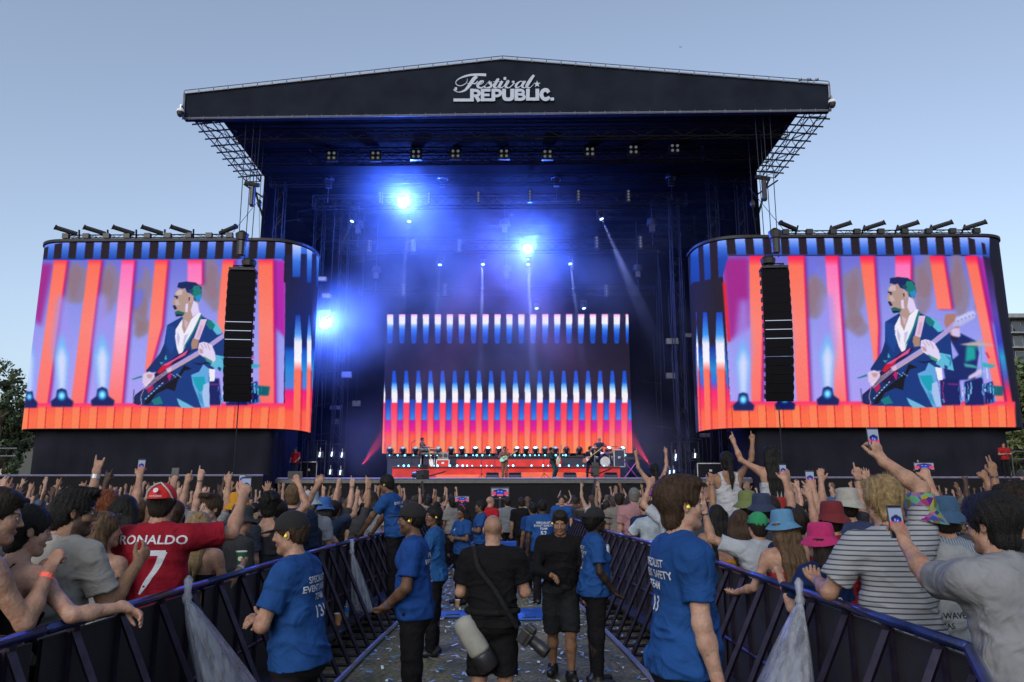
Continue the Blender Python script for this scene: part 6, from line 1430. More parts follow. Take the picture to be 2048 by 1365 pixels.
m = MB(); m.lathe([(0.085, -0.28), (0.088, -0.30), (0.085, -0.40), (0.06, -0.42)], pt(g, V3(-0.24, -0.14, 0.93)), 16, Matrix.Rotation(R(-32), 3, 'Y')); m.build('pouch_base', PLAST, lb, smooth=True)
def camera_body(loc, rz, tilt, label, s=1.0, lens=0.16, group=None):
    t = empty('camera', loc, label, 'camera', group, rz); Mx = Matrix.Rotation(tilt, 3, 'X')
    m = MB(); m.box((0, 0, 0), (0.145 * s, 0.075 * s, 0.10 * s), Mx); m.box(Mx @ Vector((0, 0, 0.062 * s)), (0.06 * s, 0.07 * s, 0.04 * s), Mx); m.box(Mx @ Vector((0.055 * s, 0.03 * s, 0.0)), (0.035 * s, 0.04 * s, 0.10 * s), Mx); m.build('camera_body', PLAST, t, bevel=0.006)
    m = MB(); L = Mx @ Matrix.Rotation(R(-90), 3, 'X'); m.lathe([(0.035 * s, 0.03), (0.038 * s, 0.05), (0.038 * s, lens * 0.5), (0.044 * s, lens * 0.55), (0.044 * s, lens), (0.04 * s, lens + 0.005), (0.03 * s, lens - 0.01)], (0, 0, 0), 16, L); m.build('lens', PLAST, t, smooth=True); return t
p = world_pt(r, g, V3(0.28, -0.06, 0.80)); camera_body(p, R(-110), R(-35), 'black camera with zoom lens hanging at the bald photographer\'s right hip', 1.1, 0.2)
# man in black jacket walking toward us
r, g = hero(1120, 1020, 8.1, dict(top='jacket', tc=BLK, hair='fade', hc='dark', skin='tan', beard=0.25, lean=4, head=(-6, 16, 0), girth=1.05, legs='shorts', bc=(0.022, 0.024, 0.028), hem=-0.10, hf=0.006, armL=((-.22, .05, -1), (.0, .35, -.9), 'relax', 0), armR=((.28, .25, -1), (-.62, .75, -.15), 'relax', 60), legL=((-.02, .22, -1), (0, -.05, -1)), legR=((.02, -.16, -1), (0, -.35, -1))), 'man in black jacket and grey shorts walking toward the camera looking down', 178, h=0.009); earplug(g, 1)
m = MB(); 
for a in (0,): pass
# woman steward right of lane
r, g = hero(1190, 1012, 8.0, dict(fem=1, top='polo', tc=POLO, hair='afro', hc='black', hat='cap', hatc=BLK, skin='deep', legs='leggings', girth=1.12, hf=0.007, head=(6, 4, 0), armL=((-.2, .1, -1), (.35, .6, -.8), 'relax', 0), armR=((.22, .06, -1), (-.3, .62, -.8), 'relax', 0)), 'woman steward in blue polo with curly black hair and cap facing the right barrier', -88, G_ST); earplug(g, 1)
cloth_print(g, [('SPECIALIST', 0, 0.335, 0.05, 1.05), ('EVENT SAFETY', 0, 0.285, 0.05, 1.0), ('TEAM', 0, 0.235, 0.05, 1.05), ('12', 0, 0.14, 0.09, 1.05)], PRINTW, 'back_print')
# big steward near right
r, g = hero(1354, 947, 4.15, dict(top='polo', tc=(0.016, 0.082, 0.30), hair='full', hc='brown', skin='pale', girth=1.02, hf=0.0045, hr=0.005, head=(0, 0, 0), armL=((-.2, .0, -1), (0, .1, -1), 'relax', 0), armR=((.14, .02, -1), (-.02, .26, -1), 'relax', 0)), 'tall wavy haired steward in blue polo standing nearest the camera, looking right', -84, G_ST, h=0.008); earplug(g, 1)
cloth_print(g, [('SPECIALIST', 0, 0.345, 0.05, 1.0), ('EVENT SAFETY', 0, 0.295, 0.05, 1.0), ('TEAM', 0, 0.245, 0.05, 1.05), ('13', 0, 0.145, 0.095, 1.1)], PRINTW, 'back_print'); chest_badge(g)

# ---- front row, left side
GL, GR = 'crowd leaning on the left barrier', 'crowd leaning on the right barrier'
RAISE = lambda s=1, pose='point', x=.25, y=.25: ((s * x, y, 1), (s * -0.05, y * 0.6, 1), pose, 0)
r, g = hero(6, 975, 3.75, dict(top='none', hair='fade', hc='dark', skin='fair', legs='shorts', lean=10, head=(-20, 0, 0), hf=0.006, armL=((-.2, .5, -.9), (.5, .5, .7), 'fist', 0), armR=((.1, .55, -.85), (-.35, .45, .95), 'fist', 40)), 'bare chested man cut by the left photo edge, fist at his chin', -42, GL)
wrist(g, 1, mat('coral_band', (0.9, 0.12, 0.08), 0.6), w=0.012, back=0.03, name='wristband')
r, g = hero(68, 1010, 4.1, dict(fem=1, top='bra', tc=BLK, hair='lowbun', hc='black', skin='pale', lean=12, girth=1.1, head=(-30, 0, 0), hf=0.006, armL=((-.3, .4, -1), (.4, .7, .1), 'relax', 0), armR=((.75, .1, -.55), (.3, .85, .05), 'relax', 210, (.5, .6, -.45))), 'woman with dark tied hair and bare back resting her hand on the left rail', -22, GL)
r, g = hero(158, 972, 4.55, dict(top='tee', tc=(0.44, 0.42, 0.385), hair='quiff', hc='black', skin='tan', beard=0.75, lean=8, head=(-40, 0, 0), girth=1.08, hf=0.005, hr=0.006, armL=((-.2, .5, -.9), (.4, .7, .1), 'relax', 0), armR=((.30, .28, -.95), (.06, .50, .72), 'relax', 90)), 'bearded man in grey t-shirt and glasses with a black cross body strap', -24, GL)
glasses(g); wrist(g, 1, PLAST, w=0.006, name='wristband')
tube_part(g, 'bag_strap', [g.U(-0.14, 0.04, 0.475), g.U(-0.135, -0.06, 0.482), g.U(-0.10, -0.195, 0.34), g.U(0.02, -0.195, 0.17), g.U(0.13, -0.185, 0.0), g.U(0.20, -0.09, -0.1)], 0.025, CLOTH_M, (0.012, 0.014, 0.018))
r, g = hero(328, 965, 5.2, dict(top='tee', tc=(0.36, 0.012, 0.03), hair='short', hc='dark', hat='cap_back', hatc=(0.75, 0.02, 0.02), skin='fair', girth=1.22, hf=0.006, lean=4, armL=((-.35, .3, -1), (.3, .8, .1), 'relax', 0), armR=((.45, .35, .05), (.12, .35, .9), 'hold', 20)), 'fan in red football shirt lettered RONALDO 7 with a backwards red and white cap', 2, GL, h=0.008)
cloth_print(g, [('RONALDO', 0.015, 0.365, 0.08, 1.12), (ribbon2d([[(-0.075, 0.308, 0.034), (0.115, 0.308, 0.034)], [(0.102, 0.318, 0.046), (0.075, 0.23, 0.038), (0.02, 0.11, 0.030), (-0.01, 0.055, 0.012)]]), 0, 0)], PRINTW, 'back_print')
wr_, d_, n_, sd_, _ = g.handfr(1); RED_P = world_pt(r, g, wr_ + d_ * 0.10 + n_ * 0.03)
tube_part(g, 'cap_stripe', [g.H(-0.088, -0.05, 0.14), g.H(-0.07, -0.085, 0.19), g.H(-0.035, -0.09, 0.228), g.H(0.0, -0.06, 0.252)], 0.006, FELT_M, (0.6, 0.6, 0.62)); tube_part(g, 'cap_stripe', [g.H(0.088, -0.05, 0.14), g.H(0.07, -0.085, 0.19), g.H(0.035, -0.09, 0.228), g.H(0.0, -0.06, 0.252)], 0.006, FELT_M, (0.6, 0.6, 0.62))
capc = [c for c in r.children if c.name.startswith('cap') and not c.type == 'MESH'][0]; 
m = MB(); q = pt(g, g.H(0, -0.132, 0.195)); MM = Matrix.Rotation(R(70), 3, 'X'); m.lathe([(0.010, 0), (0.018, 0.0), (0.018, 0.004), (0.010, 0.004)], q, 14, MM); m.lathe([(0.002, 0), (0.006, 0), (0.006, 0.004), (0.002, 0.004)], q + Vector((0.003, 0, 0.003)), 8, MM); extra(g, 'cap_emblem', m, PRINTW)
cu = bpy.data.curves.new('t', 'FONT'); cu.body = 'vodafone'; cu.size = 0.024; cu.align_x = 'CENTER'; cu.extrude = 0.001; ob = bpy.data.objects.new('t', cu); tm = bpy.data.meshes.new_from_object(ob); bpy.data.objects.remove(ob); tm.materials.clear(); tm.materials.append(PRINTW)
o = bpy.data.objects.new('cap_lettering', tm); COL.objects.link(o); o.parent = r; o.location = pt(g, g.H(0, -0.131, 0.152)); o.rotation_euler = (R(82), 0, 0)
r, g = hero(402, 1024, 5.7, dict(fem=1, top='bra', tc=BLK, hair='long', hc='blond', skin='fair', girth=1.08, lean=4, head=(0, 0, 0), armL=((-.3, .2, -1), (.4, .7, .1), 'relax', 0), armR=((.3, .15, -1), (.15, .6, .55), 'grip', 90)), 'woman with long blonde hair and black strappy top holding a green cup', -6, GL, h=0.009); wr_, d_, n_, sd_, _ = g.handfr(1); CUP_P = world_pt(r, g, wr_ + d_ * 0.06 + n_ * 0.04); wrist(g, 1, ALU)
r, g = hero(487, 1008, 6.1, dict(top='tee', tc=(0.012, 0.013, 0.015), tm=None or mat('dotted_shirt', (0.010, 0.011, 0.013), 0.9, var=0.9, scale=90), hair='short', hc='dark', hat='bucket', hatc=(0.03, 0.035, 0.042), skin='fair', girth=1.12, lean=6), 'person in charcoal bucket hat and dark speckled shirt at the left rail', -50, GL)
r, g = hero(210, 1023, 5.5, dict(fem=1, top='strap', tc=(0.3, 0.3, 0.33), hair='long', hc='light', skin='fair', head=(-30, 0, 0)), 'fair haired woman with sunglasses on her head between grey and red shirts', -20, GL); glasses(g, True)
hero(216, 978, 7.0, dict(fem=1, top='tee', tc=(0.05, 0.05, 0.06), hair='afro', hc='ginger', skin='pale'), 'person with big curly ginger hair behind the grey t-shirt man', -10, GL)
hero(252, 990, 6.4, dict(top='tee', tc=(0.02, 0.02, 0.03), hair='long', hc='black', skin='fair'), 'person with long black hair beside the red football shirt', 8, GL)
hero(425, 985, 7.6, dict(top='tee', tc=(0.02, 0.01, 0.02), hair='quiff', hc='brown', skin='pale', hf=0.007, armL=((-.2, .4, -1), (.3, .6, .8), 'fist', 0)), 'smiling young man turned toward the camera behind the blonde woman', 150, GL)
r, g = hero(479, 983, 8.2, dict(top='tee', tc=(0.05, 0.06, 0.09), hair='short', hc='dark', hat='bucket', hatc=(0.62, 0.28, 0.01), skin='fair'), 'person in a mustard yellow bucket hat behind the charcoal bucket hat', -20, GL)
r, g = hero(541, 980, 7.2, dict(fem=1, top='tank', tc=(0.04, 0.04, 0.05), hair='curly', hc='black', skin='fair', armR=((.55, .2, .55), (-.45, .25, .95), 'hold', 0)), 'dark curly haired person holding a phone overhead by steward 131', 5, GL); wr_, d_, n_, sd_, _ = g.handfr(1); PH3 = world_pt(r, g, wr_ + d_ * 0.1)
hero(589, 966, 9.2, dict(top='jacket', tc=(0.015, 0.03, 0.07), hair='short', hc='light', skin='fair'), 'brown haired man in navy jacket left of the white bucket hat', -5, GL, h=0.012)
hero(623, 981, 8.3, dict(top='tee', tc=(0.3, 0.33, 0.4), hair='short', hc='dark', hat='bucket', hatc=(0.38, 0.47, 0.60), skin='fair'), 'person in a pale blue bucket hat behind steward 131', 0, GL, h=0.011)
hero(650, 993, 7.9, dict(top='tee', tc=(0.03, 0.05, 0.1), hair='bob', hc='dark', hat='bucket', hatc=(0.03, 0.13, 0.42), skin='fair', fem=1, armR=((.45, .3, .25), (.1, .2, 1), 'point', 0)), 'person in a blue bucket hat pointing upward left of the tour t-shirt', 0, GL, h=0.011)
hero(611, 1008, 6.9, dict(top='tee', tc=(0.03, 0.03, 0.03), hair='messy', hc='grey', skin='tan', head=(-20, 0, 0)), 'older man with tousled grey hair behind steward 131', -30, GL)
r, g = hero(645, 1030, 7.5, dict(fem=1, top='bra', tc=(0.5, 0.5, 0.22), hair='long', hc='dark', skin='fair', armR=((.5, .3, -.6), (.05, .2, 1), 'fist', 0)), 'woman in a pale yellow strappy top with one fist raised at the left rail', 0, GL, h=0.010)
r, g = hero(702, 992, 9.0, dict(top='tee', tc=(0.012, 0.012, 0.014), hair='short', hc='light', skin='fair', girth=1.05, armL=((-.3, .3, .9), (.1, .2, 1), 'fist', 0), armR=((.25, .3, 1), (-.05, .2, 1), 'point', 0)), 'fan in black tour t-shirt with white print raising both arms at the left rail', 0, GL, h=0.010)
cloth_print(g, [('Ed Sheeran', 0, 0.33, 0.06, 1.1), ('- = ÷ ×', 0, 0.27, 0.075, 1.1), ('TOUR', 0, 0.23, 0.035, 1.2)] + [('|||||||| ||||||', 0, 0.19 - 0.035 * k, 0.025, 1.2) for k in range(0)], PRINTW, 'back_print')
r, g = hero(745, 983, 10.2, dict(top='tee', tc=(0.45, 0.45, 0.47), hair='bob', hc='dark', skin='fair'), 'person with dark bowl cut in a white t-shirt left of the tall steward', 0, GL, h=0.012)

# ---- front row, right side
r, g = hero(1268, 975, 9.2, dict(top='tee', tc=(0.42, 0.22, 0.24), hair='short', hc='grey', skin='fair', girth=1.1), 'grey haired man in a dusty pink shirt at the right rail', 5, GR, h=0.011)
hero(1238, 985, 10.4, dict(top='tee', tc=(0.22, 0.20, 0.18), hair='short', hc='dark', skin='tan'), 'dark haired man in a beige shirt left of the dusty pink shirt', 0, GR, h=0.011)
r, g = hero(1302, 1000, 7.8, dict(top='tee', tc=(0.42, 0.47, 0.52), tm=mat('cloud_shirt', (0.22, 0.26, 0.30), 0.85, var=0.35, scale=7), hair='short', hc='dark', skin='fair', girth=1.1, armL=((-.5, .5, -.8), (.6, .5, .1), 'relax', 0)), 'man in a pale cloudy blue shirt leaning on the right rail behind the nearest steward', 8, GR, h=0.010)
r, g = hero(1345, 985, 7.4, dict(top='tee', tc=(0.45, 0.48, 0.55), hair='short', hc='dark', skin='fair', armL=((-.55, .35, .5), (.35, .2, .9), 'relax', 0)), 'man in a white shirt with an arm thrown over his head behind the nearest steward', 0, GR, h=0.010)
r, g = hero(1433, 1010, 6.9, dict(fem=1, top='band', tc=(0.5, 0.5, 0.55), hair='xlong', hc='black', skin='tan', girth=1.05), 'woman with very long black hair and a striped white tube top at the right rail', 5, GR)
r, g = hero(1478, 1020, 6.6, dict(fem=1, top='band', tc=(0.6, 0.28, 0.02), hair='long', hc='brown', skin='fair', head=(-20, 0, 0)), 'woman in a yellow tube top with long brown hair at the right rail', -5, GR)
r, g = hero(1515, 1022, 6.2, dict(top='tee', tc=(0.48, 0.52, 0.58), hair='short', hc='dark', hat='cap', hatc=(0.02, 0.30, 0.12), skin='fair', armL=((-.65, .25, .25), (-.15, .15, .95), 'point', 0)), 'person in white t-shirt and green cap with the left arm pointing up', 10, GR)
wrist(g, 0, PLAST, w=0.008, name='wristband')
r, g = hero(1562, 1017, 5.6, dict(fem=1, top='band', tc=(0.40, 0.03, 0.03), hair='xlong', hc='light', hat='bucket', hatc=(0.10, 0.28, 0.48), skin='fair', hf=0.007, lean=5, armL=((-.42, .1, -.85), (-.1, .75, -.2), 'relax', 0), armR=((.5, .2, .5), (.0, .2, 1), 'relax', 0)), 'woman in a fuzzy pale blue bucket hat and red tube top leaning on the rail', 12, GR)
r, g = hero(1640, 1043, 5.0, dict(fem=1, top='tee', tc=(0.012, 0.03, 0.11), hair='bob', hc='dark', hat='bucket', hatc=(0.55, 0.02, 0.16), skin='pale', hf=0.007, head=(10, 0, 0), armL=((-.3, .3, -.9), (.1, .5, .8), 'fist', 0)), 'person in a magenta bucket hat and navy football shirt at the right rail', 22, GR)
cloth_print(g, [('beko', -0.03, 0.20, 0.07, 1.1)], PRINTW, 'back_print')
def stripe_mat(name, base, line, sc, th=0.5, axis=2, wob=0.0):
    m = mat(name, base, 0.85, var=0.05, bump=0.2, bscale=30); N = m.node_tree.nodes; L = m.node_tree.links; b = N['Principled BSDF']
    tc = N.new('ShaderNodeTexCoord'); sx = N.new('ShaderNodeSeparateXYZ'); L.new(tc.outputs['Object'], sx.inputs[0])
    mu = N.new('ShaderNodeMath'); mu.operation = 'MULTIPLY'; mu.inputs[1].default_value = sc; L.new(sx.outputs[axis], mu.inputs[0])
    fr = N.new('ShaderNodeMath'); fr.operation = 'FRACT'; L.new(mu.outputs[0], fr.inputs[0])
    gt = N.new('ShaderNodeMath'); gt.operation = 'GREATER_THAN'; gt.inputs[1].default_value = th; L.new(fr.outputs[0], gt.inputs[0])
    mx = N.new('ShaderNodeMix'); mx.data_type = 'RGBA'; mx.inputs[6].default_value = (*base, 1); mx.inputs[7].default_value = (*line, 1); L.new(gt.outputs[0], mx.inputs[0]); L.new(mx.outputs[2], b.inputs['Base Color']); return m
r, g = hero(1762, 950, 4.35, dict(top='tee', tm=stripe_mat('breton_stripes', (0.21, 0.22, 0.24), (0.03, 0.035, 0.05), 36, 0.72), hair='messy', hc='blond', buzz=0.4, skin='fair', girth=1.08, hf=0.005, hr=0.006, lean=5, head=(6, 0, 0), armL=((-.42, .3, -.85), (.2, .75, .1), 'relax', 0), armR=((.35, .35, .95), (-.75, .35, .75), 'hold', 20, (-.3, .1, 1))), 'blond man in striped t-shirt holding a phone up at the right rail', 6, GR, h=0.008); wr_, d_, n_, sd_, _ = g.handfr(1); PH2 = world_pt(r, g, wr_ + d_ * 0.12)
r, g = hero(1838, 983, 4.75, dict(top='tee', tc=(0.46, 0.48, 0.50), hair='short', hc='dark', hat='bucket', hatc=(0.4, 0.1, 0.1), hm=mat('patchwork', (0.5, 0.2, 0.1), 0.9), skin='fair', girth=1.1), 'fan in a patchwork rainbow bucket hat and white tour t-shirt', -4, GR)
pm = r.children[0]; PW = bpy.data.materials['patchwork']; N = PW.node_tree.nodes; L = PW.node_tree.links; v = N.new('ShaderNodeTexVoronoi'); v.inputs['Scale'].default_value = 28; hsv = N.new('ShaderNodeHueSaturation'); hsv.inputs['Saturation'].default_value = 1.1; hsv.inputs['Value'].default_value = 0.22; tc = N.new('ShaderNodeTexCoord'); L.new(tc.outputs['Object'], v.inputs['Vector']); L.new(v.outputs['Color'], hsv.inputs['Color']); L.new(hsv.outputs[0], N['Principled BSDF'].inputs['Base Color'])
cloth_print(g, [('COMMUNION', 0, 0.335, 0.055, 1.25), ('TWO DOOR', 0, 0.255, 0.07, 1.15, 0.2), ('CINEMA CLUB', 0, 0.20, 0.07, 1.0, 0.2), ('CIRCA WAVES', 0, 0.10, 0.045, 1.1), ('DMAS', 0, 0.05, 0.04, 1.0)], PRINTB, 'back_print')
r, g = hero(1885, 990, 5.5, dict(top='tee', tm=stripe_mat('pin_stripes', (0.16, 0.19, 0.23), (0.05, 0.065, 0.10), 60, 0.6, 0), hair='short', hc='dark', hat='bucket', hatc=(0.035, 0.10, 0.20), skin='fair', girth=1.05), 'person in denim bucket hat and pin striped shirt behind the near phone holder', -8, GR)
r, g = hero(1974, 982, 2.72, dict(top='tee', tc=(0.30, 0.305, 0.33), hair='full', hc='black', buzz=0.7, skin='fair', girth=1.15, hf=0.0045, hr=0.005, lean=8, head=(18, 0, 0), armL=((.16, .80, -.05), (.22, .75, .55), 'hold', 0, (.02, .5, 1)), armR=((.3, .3, -1), (-.2, .7, .1), 'relax', 0)), 'dark haired man in a grey t-shirt filming with his phone at the right photo edge', 14, GR, h=0.008, smax=1.3); glasses(g); wr_, d_, n_, sd_, _ = g.handfr(0); PH1 = world_pt(r, g, wr_ + d_ * 0.11)
r, g = hero(2040, 962, 3.9, dict(top='tee', tc=(0.03, 0.03, 0.035), hair='messy', hc='dark', skin='tan', head=(30, 0, 0)), 'man in sunglasses half cut by the right photo edge', 40, GR)
glasses(g)
# on shoulders
SEAT = dict(legL=((-.25, .9, -.15), (0, .1, -1)), legR=((.25, .9, -.15), (0, .1, -1)))
def rider(px, py, Y, P, label, rz=0):
    q = at(px, py, Y); z = q.z - 0.25 - 1.02 + 0.0; P = dict(P, **SEAT, shoes=0); g = Rig(P); top = g.H(0, -0.015, 0.25); sc = 0.97
    P['h'] = 1.75 * sc; root, g = person(P, label, (q.x, Y, q.z - (top[2] - g.drop) * sc), R(rz), 'fans riding on shoulders above the crowd', 0.010)
    person(dict(top='tee', tc=(0.2, 0.22, 0.25), hair='short', hc='dark', skin='fair', h=(q.z - 0.80) / 1.0 * 1.0, armL=((-.3, .7, .0), (.3, .2, 1), 'grip', 0), armR=((.3, .7, .0), (-.3, .2, 1), 'grip', 0)), 'person carrying the ' + label.split(' on ')[0] + ' on his shoulders', (q.x, Y + 0.10, 0), R(rz), 'people carrying others on their shoulders', 0.014)
    return root, g
rider(1452, 903, 10.2, dict(fem=1, top='tank', tc=(0.55, 0.56, 0.6), hair='plait', hc='black', skin='tan', armR=((.5, .0, .6), (.12, .0, 1), 'point', 0), armL=((-.4, .3, -.9), (.2, .7, .2), 'relax', 0)), 'woman with a plait and white vest on a carrier, right arm raised')
r, g = rider(1541, 890, 10.0, dict(fem=1, top='strap', tc=(0.5, 0.52, 0.58), hair='xlong', hc='black', skin='fair', armL=((-.6, .0, .35), (-.35, .0, 1), 'point', 0)), 'woman with long black hair on a carrier, left arm raised'); glasses(g, True)
rider(1308, 926, 15, dict(fem=1, top='bra', tc=(0.3, 0.05, 0.35), hair='pony', hc='black', skin='fair', armL=((-.55, .0, .8), (-.15, .0, 1), 'point', 0), armR=((.35, .0, 1), (.0, .0, 1), 'point', 0)), 'dark haired woman in purple top on a carrier, both arms raised')
r, g = hero(118, 1000, 6.2, dict(top='tee', tc=(0.05, 0.05, 0.055), hair='short', hc='dark', skin='fair', armR=((.15, .2, 1), (.06, .1, 1), 'horns', 0)), 'raised arm with silver watch making horns, behind the bearded man', 0, GL); wrist(g, 1, ALU, w=0.016)
r, g = hero(352, 1000, 7.8, dict(fem=1, top='tee', tc=(0.3, 0.3, 0.3), hair='short', hc='brown', skin='pale', armR=((.1, .2, 1), (.05, .1, 1), 'point', 0)), 'slim raised arm pointing up just right of the backwards cap', 0, GL); wrist(g, 1, PLAST, w=0.005, name='wristband')
r, g = hero(560, 1000, 8.6, dict(top='tee', tc=(0.05, 0.06, 0.1), hair='short', hc='dark', skin='fair', armR=((.3, .2, .8), (.4, .1, .8), 'relax', 0)), 'man with a long arm stretched up to the right left of the white hat', 0, GL)
for (px, Y, ps, sk, lab) in ((1970, 6.4, 'peace', 'tan', 'raised arm with rings at the right photo edge'), (1830, 7.0, 'point', 'fair', 'raised arm with bracelet pointing up beside the phone picture'), (1700, 7.4, 'point', 'fair', 'slim arm pointing up between blond head and white bucket hat'), (1412, 8.4, 'relax', 'tan', 'arm with a black watch raised right of the nearest steward'), (690, 10.4, 'point', 'pale', 'pale arm pointing straight up before the tour t-shirt'), (728, 11.4, 'point', 'tan', 'arm pointing up beside the tall steward')):
    r, g = hero(px - 22, 1000, Y, dict(top='tee', tc=(0.06, 0.06, 0.07), hair='short', hc='dark', skin=sk, armR=((.2, .2, 1), (.04, .1, 1), ps, 0)), lab, 0, GL if px < 1000 else GR, h=0.0095); wrist(g, 1, PLAST, w=0.007, name='wristband')
# a row of distinct heads behind the right rail
for (px, py, Y, hc, hatc, top, lab) in ((1693, 974, 7.2, 'dark', (0.42, 0.41, 0.37), (0.05, 0.07, 0.16), 'person in a white bucket hat and dark blue patterned shirt'), (1662, 1000, 6.6, 'dark', (0.17, 0.012, 0.018), (0.3, 0.02, 0.03), 'person in a red flecked bucket hat left of the striped t-shirt'), (1522, 985, 8.0, 'dark', (0.02, 0.035, 0.09), (0.05, 0.05, 0.07), 'person in a navy bucket hat behind the green cap'), (1493, 980, 8.6, 'dark', (0.16, 0.20, 0.06), (0.3, 0.33, 0.36), 'person in an olive bucket hat left of the navy bucket hat')):
    hero(px, py, Y, dict(top='tee', tc=top, hair='short', hc=hc, hat='bucket', hatc=hatc, skin='fair'), lab, 0, GR, h=0.011)
FM = bpy.data.materials['hat_felt']

# ---------------------------------------------------------------- the packed crowd: copies of a few built figures
rc = random.Random(11)
A_UP = ((.28, .25, 1), (-.04, .15, 1)); 
def arms(kind):
    up = lambda s, pose, a=.28, b=.2: ((s * a, b, 1), (s * -.06, b * .7, 1), pose, 0)
    K = {'down': {}, 'pointR': dict(armR=up(1, 'point')), 'pointL': dict(armL=up(-1, 'point')), 'both': dict(armL=up(-1, 'open', .35), armR=up(1, 'open', .3)), 'bothp': dict(armL=up(-1, 'point', .3), armR=up(1, 'flick', .35)),
         'fist': dict(armR=up(1, 'fist', .2, .3)), 'phone': dict(armR=((.35, .6, .45), (-.3, .35, 1), 'hold', 20), armL=((-.35, .6, .2), (.3, .4, 1), 'relax', 0)), 'horns': dict(armL=up(-1, 'horns', .25)), 'clap': dict(armL=((-.4, .3, .8), (.35, .2, 1), 'open', 90), armR=((.4, .3, .8), (-.35, .2, 1), 'open', -90)), 'lowup': dict(armR=((.5, .5, -.2), (.1, .3, 1), 'relax', 0))}
    return K[kind]
TPL = [('down', 0, 'short', 'tee', None), ('pointR', 0, 'quiff', 'tee', None), ('both', 1, 'long', 'strap', None), ('down', 1, 'long', 'tank', None), ('bothp', 0, 'messy', 'tee', None), ('phone', 1, 'bob', 'tee', None), ('pointL', 1, 'pony', 'bra', None),
       ('fist', 0, 'curly', 'tee', None), ('down', 0, 'short', 'jacket', 'bucket'), ('horns', 0, 'short', 'tee', 'bucket'), ('clap', 1, 'long', 'tee', None), ('down', 0, 'fade', 'tee', 'cap_back'), ('lowup', 1, 'bun', 'strap', None), ('pointR', 1, 'xlong', 'band', None), ('phone', 0, 'fade', 'tee', None), ('both', 0, 'short', 'tee', None), ('down', 1, 'lowbun', 'tank', None), ('down', 0, 'full', 'tee', None)]
WORDA = {'down': 'arms down', 'pointR': 'right pointing', 'pointL': 'left pointing', 'both': 'palms up', 'bothp': 'both pointing', 'fist': 'fist raised', 'phone': 'hands filming', 'horns': 'horns raised', 'clap': 'clapping overhead', 'lowup': 'forearm up'}
WORDH = {'short': 'short', 'quiff': 'swept up', 'long': 'long', 'messy': 'tousled', 'bob': 'bobbed', 'pony': 'ponytailed', 'curly': 'curly', 'fade': 'close cropped', 'bun': 'top knotted', 'xlong': 'very long', 'lowbun': 'tied back', 'full': 'thick'}
WORDT = {'tee': 't-shirt', 'strap': 'strappy top', 'tank': 'vest', 'bra': 'crop top', 'jacket': 'jacket', 'band': 'tube top'}
tpl = []
for i, (ak, fem, hr, top, hat) in enumerate(TPL):
    P = dict(fem=fem, hair=hr, top=top, shoes=0, girth=[1.0, 1.08, 0.95, 1.12][i % 4], lean=[0, 3, -3, 5][i % 4], head=([0, 15, -15, 8][i % 4], [0, -6, 4, 0][i % 4], 0), **arms(ak))
    if hat: P['hat'] = hat
    root, g = person(P, 'x', (0, -50, 0), 0, None, 0.0125); tpl.append((root, g, (ak, fem, hr, top, hat)))
TOPS = [('black', (0.012, 0.012, 0.014), 7), ('white', (0.45, 0.46, 0.48), 5), ('grey', (0.18, 0.18, 0.19), 3), ('navy', (0.015, 0.03, 0.09), 3), ('azure', (0.22, 0.32, 0.45), 2), ('red', (0.38, 0.02, 0.03), 1), ('olive', (0.09, 0.10, 0.04), 2), ('pink', (0.45, 0.16, 0.2), 1), ('green', (0.04, 0.16, 0.07), 1), ('cream', (0.42, 0.38, 0.28), 2), ('maroon', (0.12, 0.015, 0.03), 1), ('purple', (0.14, 0.04, 0.22), 1)]
TOPS = [t for t in TOPS for _ in range(t[2])]
HATS = [('white', (0.42, 0.42, 0.42)), ('black', (0.012, 0.012, 0.014)), ('denim', (0.05, 0.12, 0.25)), ('khaki', (0.2, 0.17, 0.1)), ('pink', (0.5, 0.1, 0.2)), ('red', (0.4, 0.02, 0.02))]
HNAM = [('black', 'black', 4), ('brunette', 'dark', 6), ('brown', 'brown', 5), ('fair', 'light', 3), ('blonde', 'blond', 2), ('ginger', 'ginger', 1)]; HNAM = [t for t in HNAM for _ in range(t[2])]
SKN = ['pale', 'fair', 'fair', 'fair', 'tan', 'tan', 'brown', 'dark']
taken = [(o.location.x, o.location.y) for o in COL.objects if o.get('category') == 'person' and o.location.y > 0]
spots = []
for side in (-1, 1):
    y = 6.6
    while y < 35:
        dx = 0.62 if y < 14 else 0.85 if y < 20 else 1.35; x = (FL(y) - 0.42) if side < 0 else (FR(y) + 0.42)
        lim = y * 0.70 + 0.8
        x0 = x + side * rc.uniform(0, 0.2)
        while abs(x0) < lim and abs(x0) < 26:
            px, py = x0 + rc.uniform(-.12, .12), y + rc.uniform(-.2, .2)
            if abs(px) > abs(x) and all((px - a) ** 2 + (py - b) ** 2 > 0.26 for a, b in taken) and py < 37.5: spots.append((px, py, side))
            x0 += side * dx
        y += 0.60 if y < 14 else 0.9 if y < 20 else 1.5
spots.sort(key=lambda s: s[1]); print('spots', len(spots), 'people so far', NP[0])
N_IND = 222
used_t = set(); names = {}
def zone(x, y, side):
    px = float(proj(np.array([[x, y, 1.7]]))[0][0])
    if side < 0: lm = 'past left edge' if px < -10 else 'at outer left wall' if px < 150 else 'at left wall' if px < 330 else 'under left speakers' if px < 560 else 'under left tower' if px < 700 else 'left of lane'
    else: lm = 'right of lane' if px < 1330 else 'under right tower' if px < 1450 else 'under right speakers' if px < 1620 else 'at right wall' if px < 1850 else 'at outer right wall'
    return ('near' if y < 9 else 'middle' if y < 12.5 else 'far') + ' row ' + lm
cnt = {}
